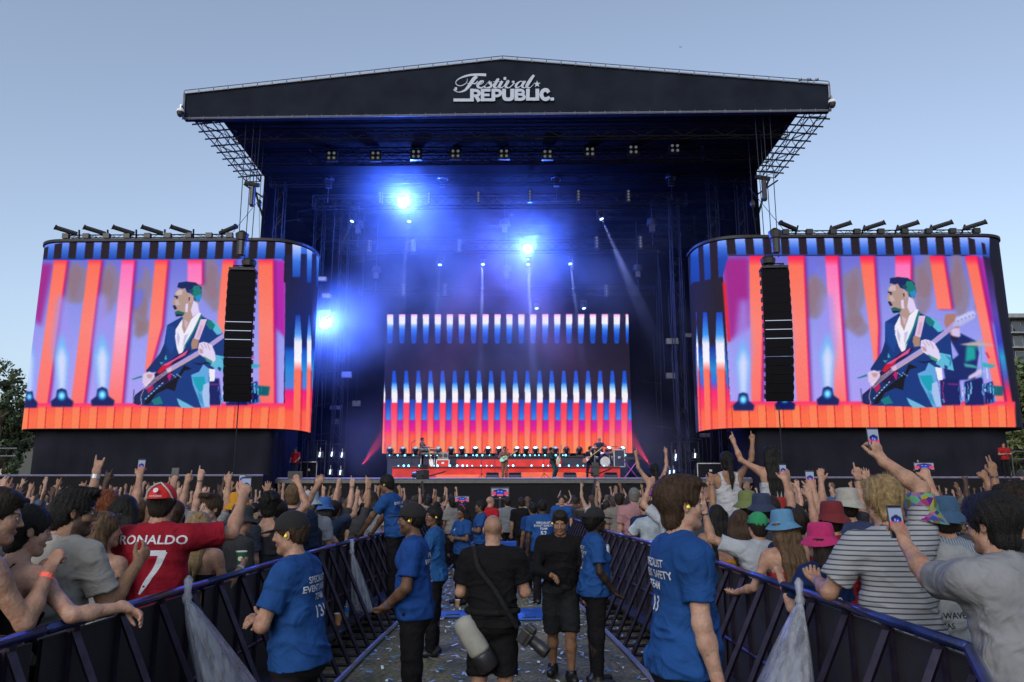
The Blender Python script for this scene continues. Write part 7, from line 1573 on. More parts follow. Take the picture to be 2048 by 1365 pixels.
for k, (x, y, side) in enumerate(spots[:N_IND]):
    i = (rc.randrange(len(tpl)) if rc.random() < (0.75 if y < 11 else 0.6) else rc.choice((0, 3, 8, 11, 16, 17))) if k >= len(tpl) else k; root, g, (ak, fem, hr, top, hat) = tpl[i]
    t = root if i not in used_t else copy_tree(root); used_t.add(i)
    s = rc.uniform(0.93, 1.0) * (0.96 if fem else 1.01); t.scale = (s, s, s); t.location = (x, y, 0); t.rotation_euler = (0, 0, rc.gauss(0, 0.22) + (0.12 if side < 0 else -0.05) * -1)
    tn, tcol, _ = rc.choice(TOPS); hn, hk, _ = rc.choice(HNAM); sk = SK[rc.choice(SKN)]; hatn, hatcol = rc.choice(HATS)
    for c in t.children_recursive:
        b = c.name.split('.')[0]
        if b == 'body': c.color = (*[k * .66 for k in sk], 1)
        elif b == 'hair': c.color = (*[k * .55 for k in HC[hk]], 1)
        elif b in ('trousers', 'shorts'): c.color = (*rc.choice([(0.012, 0.012, 0.016), (0.03, 0.05, 0.1), (0.12, 0.1, 0.07)]), 1)
        elif b in ('crown', 'brim'): c.color = (*[k * .5 for k in hatcol], 1)
        elif c.type == 'MESH' and b not in ('cap', 'hat'): c.color = (*[k * .52 for k in tcol], 1)
    hw = (hatn + (' bucket hat' if hat == 'bucket' else ' backwards cap')) if hat else WORDH[hr] + ' ' + hn + ' hair'
    lab = '%s, %s %s, %s, %s' % (hw, tn, WORDT[top], WORDA[ak], zone(x, y, side))
    t['label'] = lab; t['category'] = 'person'; t['group'] = 'crowd packed behind the %s barrier' % ('left' if side < 0 else 'right'); cnt.setdefault(lab, []).append((y, x, t))
    if ak == 'phone' and rc.random() < 0.6: taken.append(('phone', t, g))
for lab, L in cnt.items():
    if len(L) > 1:
        L.sort(key=lambda a: a[1])
        for j, (_, _, t) in enumerate(L): t['label'] = lab.replace(' row ', ' row (%s from left) ' % (ORD[j] if j < 20 else 'last'))
for i, (root, g, _) in enumerate(tpl):
    if i not in used_t:
        for c in list(root.children_recursive): bpy.data.objects.remove(c)
        bpy.data.objects.remove(root)
# the far rows read as one mass
VV, FF, CC = [], [], []; nb = 0; lo = []
for i, (ak, fem, hr, top, hat) in enumerate(TPL):
    if i in (2, 5, 8, 9, 11, 12, 14, 16): continue
    P = dict(fem=fem, hair=hr if hr in ('short', 'long', 'bob') else 'short', top='tee', **arms(ak)); g = Rig(P); D = Sdf(); g.torso(D, 0.015); g.limbs(D); g.head(D)
    for j in (0, 1): g.hand(D, j, 1.5)
    D.cone((0, 0, 0.1), (0, 0, 0.9), 0.16, 0.17, 0.05); V, F = D.mesh(0.024); c = np.zeros((len(V), 3)); up = (V - g.UO) @ g.UR; part = np.where((up[:, 2] < 0.44) & (np.abs(up[:, 0]) < 0.28) & (V[:, 2] < 1.5), 1, 0)
    V2, F2 = hair_sdf(g, P['hair'], i).mesh(0.018); lo.append((np.concatenate([V, V2]), np.concatenate([F, F2 + len(V)]), np.concatenate([part, np.full(len(V2), 2)])))
for (x, y, side) in spots[N_IND:]:
    V, F, part = lo[rc.randrange(len(lo))] if rc.random() < 0.4 else lo[rc.choice((0, 2, 8, 9))]; a = rc.gauss(0, 0.3); s = rc.uniform(0.92, 1.03); ca, sa = math.cos(a), math.sin(a)
    Vt = np.stack([(V[:, 0] * ca - V[:, 1] * sa) * s + x, (V[:, 0] * sa + V[:, 1] * ca) * s + y, V[:, 2] * s], 1); pal = np.array([SK[rc.choice(SKN)], rc.choice(TOPS)[1], HC[rc.choice(HNAM)[1]]]) * 0.52
    VV.append(Vt); FF.append(F + nb); CC.append(pal[part]); nb += len(V)
V = np.concatenate(VV); C = np.concatenate(CC); CROWD_M = mat('crowd_mix', (0.1, 0.1, 0.1), 0.8, attr='paint', var=0.1)
o = mesh_obj('crowd', V, np.concatenate(FF), CROWD_M, None, np.hstack([C, np.ones((len(C), 1))])); tag(o, kind='stuff'); print('crowd verts', nb, 'T', time.time() - T0, 'people', NP[0])
# ================================================================ BAND AND STAGE KIT
ZD = DZ
def on(px, y, z=DZ): q = S(px, 940, y); q.z = z; return q
def bandman(px, y, z, P, label, rz, h=0.016):
    return person(dict(P, shoes=1), label, on(px, y, z), R(rz), 'band on stage', h)
r, g = bandman(1009, 43.0, DZ, dict(top='jacket', tc=(0.30, 0.13, 0.10), bc=(0.34, 0.16, 0.13), hair='messy', hc='light', skin='fair', armL=((-.5, .3, -.6), (.5, .8, .6), 'grip', 0), armR=((.35, .4, -.9), (-.8, .5, -.1), 'relax', 0)), 'singer in a rust coloured suit playing a pale green guitar at centre stage', 176)
def guitar(loc, rz, tilt, label, body, neck=0.62, group='guitars on stage', rx=90):
    t = empty('guitar', loc, label, 'guitar', group, rz); T = Matrix.Rotation(tilt, 3, 'Y'); pts = []
    for a in np.linspace(0, 2 * math.pi, 22, endpoint=False):
        rr = 0.16 + 0.035 * math.cos(2 * a) ; x, z = rr * 1.15 * math.cos(a), rr * math.sin(a) * 0.95; x -= 0.05
        if math.cos(a) > 0.6: x += 0.05 * abs(math.sin(a * 2))
        pts.append(T @ Vector((x, -0.02, z)))
    m = MB(); m.prism(pts, (0, 0.045, 0)); m.build('body', mat('guitar_' + label.split()[0], body, 0.2, coat=0.8), t, bevel=0.006)
    m = MB(); m.box(T @ Vector((0.08 + neck / 2, -0.025, 0)), (neck, 0.025, 0.05), T); nk = m.build('neck', mat('maple', (0.35, 0.2, 0.09), 0.4), t)
    m = MB(); m.box(T @ Vector((0.08 + neck + 0.07, -0.03, 0.01)), (0.16, 0.02, 0.075), T); m.build('headstock', bpy.data.materials['maple'], nk)
    m = MB(); m.prism([T @ Vector(p) for p in ((-0.06, -0.024, -0.10), (0.1, -0.024, -0.07), (0.1, -0.024, 0.05), (-0.02, -0.024, 0.04))], (0, -0.004, 0)); m.build('pickguard', WHITEP, t)
    return t
pp = on(1009, 43.0); guitar(pp + Vector((-0.02, -0.24, 1.10)), 0, R(-30), 'pale green electric guitar held by the singer', (0.15, 0.6, 0.42))
r, g = bandman(1106, 43.0, DZ, dict(top='jacket', tc=(0.03, 0.055, 0.05), bc=(0.02, 0.10, 0.11), sc=(0.7, 0.7, 0.75), hair='curly', hc='black', skin='tan', lean=-14, head=(10, 20, 0), armL=((-.4, .3, -.8), (.5, .8, .3), 'grip', 0), armR=((.35, .4, -.9), (-.8, .5, -.2), 'relax', 0), legL=((-.12, .55, -1), (0, -.35, -1)), legR=((.12, .35, -1), (0, -.25, -1))), 'guitarist in a dark green jacket and white shoes leaning back', -112)
pp = on(1109, 42.8); guitar(pp + Vector((0.22, -0.12, 1.02)), R(40), R(-75), 'cream electric guitar held by the guitarist leaning back', (0.6, 0.55, 0.35))
r, g = bandman(1181, 42.9, DZ, dict(top='jacket', tc=(0.012, 0.018, 0.04), bc=(0.012, 0.02, 0.045), hair='quiff', hc='dark', skin='fair', beard=0.5, head=(35, 0, 0), armL=((-.75, .4, -.3), (-.2, .8, .5), 'grip', 0), armR=((.4, .3, -.9), (-.3, .9, -.2), 'relax', 0), legL=((-.25, .1, -1), (-.05, 0, -1)), legR=((.2, .0, -1), (.05, 0, -1))), 'bass player in a navy suit and white shirt holding a bass with a long neck', 190)
m = MB(); q = pt(g, g.U(0, 0.19, 0.28)); m.add([pt(g, g.U(-0.05, 0.172, 0.42)), pt(g, g.U(0.05, 0.172, 0.42)), pt(g, g.U(0.0, 0.185, 0.15))], [(0, 1, 2)]); extra(g, 'shirt_front', m, WHITEP)
pp = on(1177, 42.7); guitar(pp + Vector((-0.1, -0.15, 1.05)), 0, R(-36), 'sunburst bass guitar held by the bass player', (0.25, 0.02, 0.02), 0.85)
r, g = bandman(843, 46.3, 3.345, dict(top='tee', tc=(0.20, 0.15, 0.13), hair='short', hc='dark', skin='tan', armL=((-.2, .6, -.7), (0, .9, -.1), 'relax', 0), armR=((.2, .6, -.7), (0, .9, -.1), 'relax', 0)), 'keyboard player in a patterned shirt on the left riser', -100)
r, g = bandman(1200, 47.0, 3.345, dict(top='tee', tc=(0.03, 0.035, 0.06), hair='short', hc='grey', skin='fair', girth=1.12, armL=((-.5, .5, -.5), (.3, .9, .1), 'grip', 0), armR=((.5, .5, -.5), (-.3, .9, .0), 'grip', 0)), 'drummer in a dark t-shirt playing behind the drum kit', 178)
# keyboards
kb = empty('keyboard_stand', on(855, 46.0, 3.345), 'two tier keyboard on a stand beside the keyboard player', 'keyboard')
for k, (z, w_) in enumerate(((1.0, 1.25), (0.76, 1.05))):
    m = MB(); m.box((0.1, 0, z), (w_, 0.34, 0.11)); kk = m.build('keyboard', PLAST, kb, bevel=0.01); m = MB(); m.box((0.1, -0.11, z + 0.058), (w_ * 0.9, 0.12, 0.012)); m.build('keys', WHITEP, kk)
for sx in (-0.4, 0.4):
    m = MB(); m.tube((sx, -0.15, 0.02), (sx, 0.15, 0.95), 0.02); m.tube((sx, 0.15, 0.02), (sx, -0.15, 0.95), 0.02); m.build('leg', ALU, kb)
# drum kit
dk = empty('drum_kit', on(1210, 46.2, 3.345), 'drum kit with chrome stands and cymbals on the right riser', 'drums')
SHELL = mat('drum_shell', (0.02, 0.02, 0.05), 0.2, coat=0.7); HEAD = mat('drum_head', (0.12, 0.12, 0.14), 0.6)
def drum(name, c, r_, d_, tilt):
    T = Matrix.Rotation(tilt, 3, 'X'); m = MB(); m.lathe([(r_ - .01, -d_ / 2), (r_, -d_ / 2), (r_, d_ / 2), (r_ - .01, d_ / 2)], c, 18, T); o = m.build(name, SHELL, dk)
    m = MB(); m.lathe([(0.01, d_ / 2 + .006), (r_ * .95, d_ / 2 + .006), (r_ * .95, d_ / 2 + .002)], c, 18, T); m.build('drum_head', HEAD, o)
    m = MB(); m.lathe([(r_ + .002, d_ / 2 - .02), (r_ + .012, d_ / 2 - .02), (r_ + .012, d_ / 2 + .012), (r_ + .002, d_ / 2 + .012)], c, 18, T); m.build('hoop', ALU, o)
drum('bass_drum', (0, 0, 0.30), 0.29, 0.42, R(90)); drum('tom', (-0.18, 0.02, 0.72), 0.14, 0.2, R(25)); drum('tom', (0.18, 0.02, 0.72), 0.15, 0.22, R(25)); drum('floor_tom', (0.5, 0.25, 0.42), 0.2, 0.36, 0); drum('snare_drum', (-0.42, 0.3, 0.55), 0.17, 0.13, 0)
for x, y, z in ((-0.6, 0.0, 1.15), (0.62, -0.05, 1.2), (0.25, -0.2, 1.05), (-0.75, 0.35, 0.9), (0.95, 0.2, 1.0)):
    m = MB(); m.lathe([(0.01, 0.03), (0.05, 0.022), (0.22, 0), (0.22, -0.004), (0.01, 0.02)], (x, y, z), 18, Matrix.Rotation(R(12), 3, 'X')); m.build('cymbal', mat('brass', (0.6, 0.4, 0.12), 0.25, metal=0.9), dk)
    m = MB(); m.tube((x, y, 0), (x, y, z), 0.012)
    for a in (0, 2.1, 4.2): m.tube((x, y, 0.25), (x + 0.25 * math.cos(a), y + 0.25 * math.sin(a), 0.01), 0.01, 4)
    m.build('stand', ALU, dk)
def crate(px, y, z, w_, d_, h_, label, m_, group=None):
    t = empty('flight_case', on(px, y, z), label, 'case', group); m = MB(); m.box((0, 0, h_ / 2), (w_, d_, h_)); m.build('case', m_, t, bevel=0.01)
    m = MB()
    for sx in (-1, 1):
        m.box((sx * w_ / 2, -d_ / 2, h_ / 2), (0.05, 0.05, h_ + 0.02))
    for z2 in (0.0, h_): m.box((0, -d_ / 2, z2), (w_ + .02, 0.05, 0.05))
    m.build('edge_trim', ALU, t); m = MB(); m.box((0, -d_ / 2 - 0.01, h_ * 0.55), (0.16, 0.02, 0.12)); m.build('latch', ALU, t); return t
crate(1238, 46.0, 3.345, 0.62, 0.6, 0.98, 'tall flight case beside the drum kit on the right riser', NVF)
crate(886, 46.2, 3.345 , 0.75, 0.5, 0.42, 'red covered case under the white amplifier on the left riser', REDF)
am = empty('amplifier', on(886, 46.2, 3.79), 'white amplifier with round speakers standing on a red case', 'amplifier'); m = MB(); m.box((0, 0, 0.22), (0.62, 0.3, 0.44)); m.build('cabinet', mat('cream_vinyl', (0.22, 0.21, 0.2), 0.7), am, bevel=.01)
for sx in (-1, 1):
    m = MB(); m.lathe([(0.01, 0), (0.11, 0), (0.12, 0.02)], (sx * 0.15, -0.155, 0.22), 14, Matrix.Rotation(R(90), 3, 'X')); m.build('speaker_cone', PLAST, am)
guitar(on(862, 45.6, 3.62), 0, R(-100), 'white electric guitar resting on a stand on the left riser', (0.6, 0.6, 0.62))
for px, y, z, lab in ((963, 43.6, DZ, 'left of the singer'), (990, 44.0, DZ, 'directly behind the singer'), (1010, 42.4, DZ, 'in front of the singer'), (822, 46.4, 3.345, 'left of the keyboard player'), (1088, 42.6, DZ, 'in front of the guitarist')):
    t = empty('microphone_stand', on(px, y, z), 'microphone on a thin stand ' + lab, 'microphone'); m = MB(); m.tube((0, 0, 0.02), (0, 0, 1.45), 0.014)
    for a in (0, 2.1, 4.2): m.tube((0, 0, 0.3), (0.34 * math.cos(a), 0.34 * math.sin(a), 0.01), 0.014, 4)
    m.build('stand', STEEL, t); m = MB(); m.tube((0, 0, 1.45), (0.16, 0.16, 1.55), 0.015); m.lathe([(0.01, 0), (0.03, 0.01), (0.03, 0.05), (0.01, 0.06)], (0.16, 0.16, 1.55), 8); m.build('microphone', PLAST, t)
for px, lab in ((985, 'left of the singer'), (1030, 'right of the singer'), (1140, 'between guitarist and bass player'), (1222, 'at the right end of the deck')):
    t = empty('floor_monitor', on(px, 42.35), 'black wedge floor monitor ' + lab, 'loudspeaker'); m = MB(); m.prism([Vector((-0.35, -0.2, 0)), Vector((-0.35, 0.25, 0)), Vector((-0.35, 0.2, 0.32)), Vector((-0.35, -0.1, 0.2))], (0.7, 0, 0)); m.build('cabinet', PLAST, t); m = MB(); m.box((0, 0.05, 0.272), (0.6, 0.26, 0.02), Matrix.Rotation(R(22), 3, 'X')); m.build('grille', SPK, t)
ks = empty('keyboard_stand', on(1262, 44.8), 'bare keyboard on crossed purple legs at the right end of the stage', 'keyboard')
m = MB(); m.box((0, 0, 1.2), (1.2, 0.35, 0.1)); m.build('keyboard', PLAST, ks)
for s_ in (-1, 1): m = MB(); m.tube((s_ * 0.45, 0.1 * s_, 0), (-s_ * 0.45, 0.1 * s_, 1.15), 0.025); m.build('leg', mat('violet_metal', (0.35, 0.08, 0.4), 0.3, metal=.6), ks)
# side lamp ladders
TUBEL = emis('cold_tube', (0.35, 0.55, 1.0), 5.0, False)
def ladder(px, y, w_, hh, lamps, label):
    t = empty('lamp_ladder', on(px, y), label, 'lamp stand', 'lamp ladders in the wings'); m = MB()
    for sx in (-w_ / 2, 0, w_ / 2): m.tube((sx, 0, 0), (sx, 0, hh), 0.03)
    for z in (0.05, hh * 0.5, hh): m.tube((-w_ / 2, 0, z), (w_ / 2, 0, z), 0.02)
    m.build('frame', STEEL, t)
    for (x, z) in lamps:
        m = MB(); m.box((x, 0.0, z), (0.3, 0.22, 0.36)); a = m.build('lamp_housing', PLAST, t); m = MB(); m.box((x, -0.115, z), (0.06, 0.02, 0.26), Matrix.Rotation(R(8), 3, 'Y')); m.build('lens', TUBEL, a)
        m = MB(); m.tube((x, 0, z + 0.15), (x, 0, z + 0.4), 0.02); m.build('clamp', ALU, a)
ladder(658, 46.0, 1.8, 2.1, [(0.15, 1.5), (0.75, 1.45), (0.1, 0.45), (0.7, 0.42)], 'steel lamp ladder with cold white tubes in the left wing')
ladder(632, 44.5, 1.0, 2.2, [(0.2, 1.4)], 'smaller steel lamp ladder left of the larger one in the left wing')
ladder(1372, 46.0, 1.6, 2.2, [(-0.6, 1.35), (0.55, 1.4), (-0.75, 0.42), (0.6, 0.38)], 'steel lamp ladder with cold white tubes in the right wing')
ladder(1345, 47.5, 0.8, 2.0, [(0.2, 1.3), (-0.2, 0.45)], 'smaller steel lamp ladder left of the larger one in the right wing')
lamp_light('SPOT', on(1388, 45.5) + Vector((0, 0, .5)), (0.05, 0.3, 1.0), 2500, 0.05, Vector((-1, -0.05, 0.03)), 16, 0.6)
crate(620, 45.2, DZ, 0.9, 0.6, 1.0, 'black flight case standing in the left wing', BLACK, 'flight cases in the wings'); crate(1418, 45.2, DZ, 1.5, 0.7, 0.9, 'wide black flight case standing in the right wing', BLACK, 'flight cases in the wings')
person(dict(top='polo', tc=(0.5, 0.015, 0.03), bc=(0.02, 0.03, 0.07), hair='short', hc='dark', skin='fair', girth=1.2, armL=((-.5, .1, -1), (.4, .5, -.6), 'fist', 0), armR=((.5, .1, -1), (-.4, .5, -.6), 'fist', 0)), 'stagehand in a red shirt standing in the left wing under the video wall', on(590, 43.6), R(150), None, 0.016)
person(dict(top='polo', tc=(0.42, 0.02, 0.03), bc=(0.012, 0.012, 0.016), hair='short', hc='dark', skin='fair', girth=1.1, **FOLD), 'person in a red shirt standing on the platform at the far right', Vector((S(2002, 905, 40.2).x, 39.5, 2.62)), R(170), None, 0.014)

# ================================================================ LANE THINGS
def small_picture(name, wide):           # the stage as a phone screen shows it
    c = Canvas(0, 0, 120, 120, (150, 165, 200)); P = c.poly
    y = (34, 44, 74, 84) if not wide else (14, 28, 84, 96)
    P([(0, y[3]), (120, y[3]), (120, 120), (0, 120)], (14, 16, 34)); P([(14, y[1]), (60, y[0] - 2), (106, y[1]), (100, y[3]), (20, y[3])], (18, 24, 60)); P([(30, y[1] + 4), (92, y[1] + 4), (88, y[2]), (34, y[2])], (30, 70, 220), 5)
    P([(2, y[1] + 14), (30, y[1] + 14), (30, y[2] + 2), (0, y[2] + 2)], (235, 80, 110), 1); P([(90, y[1] + 14), (118, y[1] + 14), (120, y[2] + 2), (90, y[2] + 2)], (235, 80, 110), 1); P([(38, y[2] - 10), (82, y[2] - 10), (82, y[3] - 2), (38, y[3] - 2)], (250, 100, 80), 1); c.ell(48, y[1] + 10, 5, 4, (230, 240, 255), 1); c.ell(70, y[1] + 14, 5, 4, (230, 240, 255), 1)
    for k in range(9): c.ell(8 + 13 * k, y[3] + 4 + 5 * (k % 2), 6, 5, (6, 6, 14)); 
    c.ell(60, 112, 7, 4, (250, 250, 250) if wide else (255, 90, 70)); P([(0, 0), (120, 0), (120, 6), (0, 6)], (14, 14, 20))
    n = 24; u = np.linspace(-0.5, 0.5, n); X, Z = np.meshgrid(u, u); V = np.stack([X, np.zeros_like(X), Z], -1).reshape(-1, 3); C = c.sample((V[:, 0] + .5) * 118, (0.5 - V[:, 2]) * 118); C = np.where(C <= 0.04045, C / 12.92, ((C + 0.055) / 1.055) ** 2.4)
    i = (np.arange(n - 1)[:, None] * n + np.arange(n - 1)[None]).ravel(); me = bpy.data.meshes.new(name); me.from_pydata(V.tolist(), [], np.stack([i, i + 1, i + n + 1, i + n], 1).tolist())
    ca = me.color_attributes.new('picture', 'FLOAT_COLOR', 'POINT'); ca.data.foreach_set('color', np.hstack([C, np.ones((len(C), 1))]).astype(np.float32).ravel()); me.materials.append(SCRP); return me
SCRP = screen_mat('phone_display', 0.55); PIC = {'wide': small_picture('screen', True), 'tall': small_picture('screen', False)}
def phone(loc, rz, label, wide=False, s=1.0, tilt=0.0, lit=True, group='phones held up over the crowd'):
    t = empty('phone', loc, label, 'phone', group, rz); T = Matrix.Rotation(tilt, 3, 'X') @ (Matrix.Rotation(R(90), 3, 'Y') if wide else Matrix.Identity(3))
    m = MB(); m.box((0, 0, 0), (0.076 * s, 0.009, 0.156 * s), T); m.build('case', PLAST, t, bevel=0.003)
    if lit:
        w_, h_ = 0.069 * s, 0.147 * s; A = (h_, w_) if wide else (w_, h_); T2 = Matrix.Rotation(tilt, 3, 'X')
        o = bpy.data.objects.new('screen', PIC['wide' if wide else 'tall']); COL.objects.link(o); o.parent = t; o.scale = (A[0], 1, A[1]); o.location = T2 @ Vector((0, -0.0056, 0)); o.rotation_euler = (tilt, 0, 0)
    return t
phone(PH1, R(6), 'phone filming the stage, held by the man in grey at the right photo edge', s=1.08, tilt=R(-8)); phone(PH2, R(4), 'phone held high by the blond man in stripes', s=1.0, tilt=R(-6)); phone(RED_P, R(0), 'phone filming the stage beside the backwards red cap', s=1.0); phone(PH3, R(10), 'dark phone held sideways above steward 131', True, lit=False)
# phones over the crowd in photo places, each in a raised hand
for (px, py, Y, wide, lit, lab) in ((283, 933, 8.0, False, True, 'small bright phone above the left crowd before the skirt'), (484, 960, 10.0, False, True, 'small bright phone above the yellow bucket hat'), (1848, 934, 6.2, True, True, 'phone held sideways filming the stage over the right crowd'), (1620, 958, 7.0, False, True, 'blue lit phone right of the fuzzy bucket hat'), (1566, 942, 8.5, False, True, 'small phone in front of the long haired rider'), (350, 950, 8.4, False, False, 'grey phone seen from its back left of the pointing arm')):
    q = at(px, py, Y); phone(q, R(rc.uniform(-12, 12)), lab, wide, 1.0, R(-6), lit); side = -1 if px < 1024 else 1
    P = dict(fem=0, top='tee', tc=rc.choice(TOPS)[1], hair='short', hc=rc.choice(('dark', 'brown', 'light')), skin='fair', h=1.68, armR=((.28, .45, .8), (-.08, .30, 1), 'hold', 0)); g = Rig(P); wr_, d_, n_, sd_, _ = g.handfr(1); v = (wr_ + d_ * 0.11 - V3(0, 0, g.drop))
    sc_ = (q.z) / v[2]; P['h'] = 1.75 * min(1.1, max(0.9, sc_)); f_ = P['h'] / 1.75
    person(P, 'fan whose raised hand holds the ' + ' '.join(lab.split()[:9]), (q.x - v[0] * f_, Y - v[1] * f_, q.z - v[2] * f_), 0, 'fans filming with raised phones', 0.0115)
for k, t in enumerate([a for a in taken if a[0] == 'phone'][:10]):
    _, root, g = t; wr_, d_, n_, sd_, _ = g.handfr(1); p = Matrix.Translation(root.location) @ Matrix.Rotation(root.rotation_euler.z, 4, 'Z') @ (pt(g, wr_ + d_ * 0.1) * root.scale.x)
    phone(p, root.rotation_euler.z, 'lit phone in raised hands, %s from the camera among the crowd phones' % ORD[k], s=1.0)
# cups and bottles
CUPM = mat('paper_cup', (0.45, 0.22, 0.10), 0.7, var=0.3, scale=40); LIDW = mat('cup_rim', (0.6, 0.58, 0.52), 0.6); GREENC = mat('green_cup', (0.02, 0.13, 0.05), 0.5)
def cup(loc, label, m_, s=1.0, emblem=False):
    t = empty('cup', loc, label, 'cup'); m = MB(); m.lathe([(0.028 * s, 0), (0.044 * s, 0.12 * s), (0.040 * s, 0.12 * s), (0.026 * s, 0.01)], n=18); m.build('cup_wall', m_, t, smooth=False)
    m = MB(); m.lathe([(0.0445 * s, 0.115 * s), (0.047 * s, 0.12 * s), (0.0445 * s, 0.125 * s)], n=18); m.build('rim', LIDW, t)
    if emblem: m = MB(); m.lathe([(0.012, 0), (0.02, 0), (0.02, 0.002), (0.012, 0.002)], (0.005, -0.039, 0.065), 14, Matrix.Rotation(R(80), 3, 'X')); m.build('emblem', LIDW, t)
    return t
cup(CUP_P - Vector((0, 0, 0.05)), 'green and yellow drinks cup in the blonde woman\'s hand', GREENC, 1.0, True)
def step_at(px, side, y0=None):           # a spot on the barrier step seen at photo x
    r_ = ray(px, 1240); X = (FL(8) + 0.15) if side < 0 else (FR(8) - 0.15); return Vector((X, X * r_.y / r_.x, 0.283))
for px, lab in ((676, 'paper coffee cup on the left barrier step'), (722, 'second paper coffee cup further along the left barrier step')): cup(step_at(px, -1), lab, CUPM, 1.1)
cup(at_z(487, 1350, 0.28), 'green cup standing on the near left barrier step', GREENC, 1.0); cup(at_z(1480, 1345, 0.28), 'pale cup standing on the near right barrier step', LIDW, 1.0)
PETM = mat('clear_plastic', (0.35, 0.42, 0.5), 0.1, trans=0.7, spec=0.7); CAPB = mat('blue_cap', (0.02, 0.12, 0.5), 0.4)
def bottle(loc, label, s=1.0, lie=None):
    t = empty('bottle', loc, label, 'bottle'); T = Matrix.Identity(3) if lie is None else Matrix.Rotation(lie, 3, 'Z') @ Matrix.Rotation(R(90), 3, 'X'); c = (0, 0, 0.033 if lie is not None else 0)
    m = MB(); m.lathe([(0.02, 0), (0.032, 0.005), (0.032, 0.07), (0.029, 0.08), (0.032, 0.09), (0.032, 0.15), (0.014, 0.195), (0.013, 0.21)], c, 14, T); m.build('bottle_wall', PETM, t, smooth=True); m = MB(); m.lathe([(0.015, 0.205), (0.015, 0.225), (0.01, 0.227)], c, 12, T); m.build('cap', CAPB, t); m = MB(); m.lathe([(0.0328, 0.09), (0.0328, 0.14), (0.032, 0.14)], c, 14, T); m.build('label', CAPB, t)
bottle(step_at(692, -1), 'clear water bottle beside the first coffee cup on the left step'); bottle(step_at(712, -1), 'clear water bottle before the second coffee cup on the left step'); bottle(at_z(1493, 1350, 0.28), 'water bottle with blue cap at the near right barrier', 1.2)
bottle(at_z(893, 1228, 0), 'green tinted bottle lying on the grass behind the woman steward', 1.0, R(60)); cup(at_z(915, 1215, 0), 'dropped paper cup on the grass mid lane', CUPM)
# plastic bags knotted to the rails
def bag_mat():
    m = bpy.data.materials.new('bag_plastic'); m.use_nodes = True; N = m.node_tree.nodes; L = m.node_tree.links; b = N['Principled BSDF']; b.inputs['Base Color'].default_value = (0.34, 0.37, 0.44, 1); b.inputs['Roughness'].default_value = 0.3
    tr = N.new('ShaderNodeBsdfTransparent'); mx = N.new('ShaderNodeMixShader'); mx.inputs[0].default_value = 0.62; tc = N.new('ShaderNodeTexCoord'); mp = N.new('ShaderNodeMapping'); mp.inputs['Scale'].default_value = (14, 14, 0.5); n = N.new('ShaderNodeTexNoise'); n.inputs['Scale'].default_value = 1.5; n.inputs['Detail'].default_value = 1; L.new(tc.outputs['Object'], mp.inputs[0]); L.new(mp.outputs[0], n.inputs['Vector'])
    mr = N.new('ShaderNodeMapRange'); mr.inputs[1].default_value = 0.3; mr.inputs[2].default_value = 0.7; mr.inputs[3].default_value = 0.30; mr.inputs[4].default_value = 0.66; L.new(n.outputs['Fac'], mr.inputs[0]); L.new(mr.outputs[0], mx.inputs[0]); bp = N.new('ShaderNodeBump'); bp.inputs['Strength'].default_value = 0.35; L.new(n.outputs['Fac'], bp.inputs['Height']); L.new(bp.outputs[0], b.inputs['Normal'])
    L.new(tr.outputs[0], mx.inputs[1]); L.new(b.outputs[0], mx.inputs[2]); L.new(mx.outputs[0], N['Material Output'].inputs['Surface']); return m
BAGM = bag_mat()
def bag(top, bottom, r1, label, squash=0.55, seed=1, knot=True):
    top, bottom = Vector(top), Vector(bottom); t = empty('plastic_bag', bottom, label, 'bag', 'clear plastic bags tied to the barriers'); n = 48; rows = 22; V = []; rnd_ = np.random.default_rng(seed); ph = rnd_.uniform(0, 6, 5)
    for k in range(rows):
        u = k / (rows - 1); c = top.lerp(bottom, u); rr = r1 * (0.05 + 0.95 * u ** 0.8) if u < 0.93 else r1 * (1 - (u - 0.93) * 3)
        for i in range(n):
            a = 2 * math.pi * i / n; w = 1 + 0.10 * math.sin(5 * a + ph[0] + u * 2) + 0.07 * math.sin(11 * a + ph[1]) + 0.04 * math.sin(19 * a + ph[2] + 3 * u); V.append(Vector((rr * w * math.cos(a) * squash, rr * w * math.sin(a), 0)) + c - bottom)
    m = MB(); m.add(V, [(k * n + i, k * n + (i + 1) % n, (k + 1) * n + (i + 1) % n, (k + 1) * n + i) for k in range(rows - 1) for i in range(n)]); m.build('bag_film', BAGM, t, smooth=True)
    if knot: m = MB(); m.lathe([(0.01, -0.05), (0.028, -0.02), (0.035, 0.01), (0.022, 0.04), (0.03, 0.12), (0.01, 0.15)], top - bottom, 12); m.build('knot', BAGM, t, smooth=True)
def rail_pt(px, side, z=1.15):
    r_ = ray(px, 1200); X = FL(5) + 0.06 if side < 0 else FR(5) - 0.06; return Vector((X, X * r_.y / r_.x, z))
a = rail_pt(374, -1); bag(a, Vector((a.x + 0.34, a.y + 0.30, 0.28)), 0.34, 'clear plastic bag tied to the near left barrier', 0.6, 1)
a = rail_pt(1600, 1); bag(a, Vector((a.x - 0.30, a.y - 0.25, 0.30)), 0.36, 'clear plastic bag knotted to the near right barrier', 0.6, 2)
a = Vector((FR(7.6) - 0.1, 7.6, 0.75)); bag(a, Vector((a.x - 0.28, 7.2, 0.35)), 0.17, 'small white bag on the right barrier behind the nearest steward', 0.8, 3)
a = Vector((FL(11) + 0.1, 10.3, 1.1)); bag(a, Vector((a.x + 0.12, 10.6, 0.3)), 0.22, 'long white bag hanging on the left barrier by the tall steward', 0.6, 4)
a = Vector((FR(13) - 0.15, 12.5, 0.9)); bag(a, Vector((a.x - 0.1, 12.6, 0.5)), 0.2, 'crumpled white bag on the right barrier behind the jacket man', 0.8, 5)
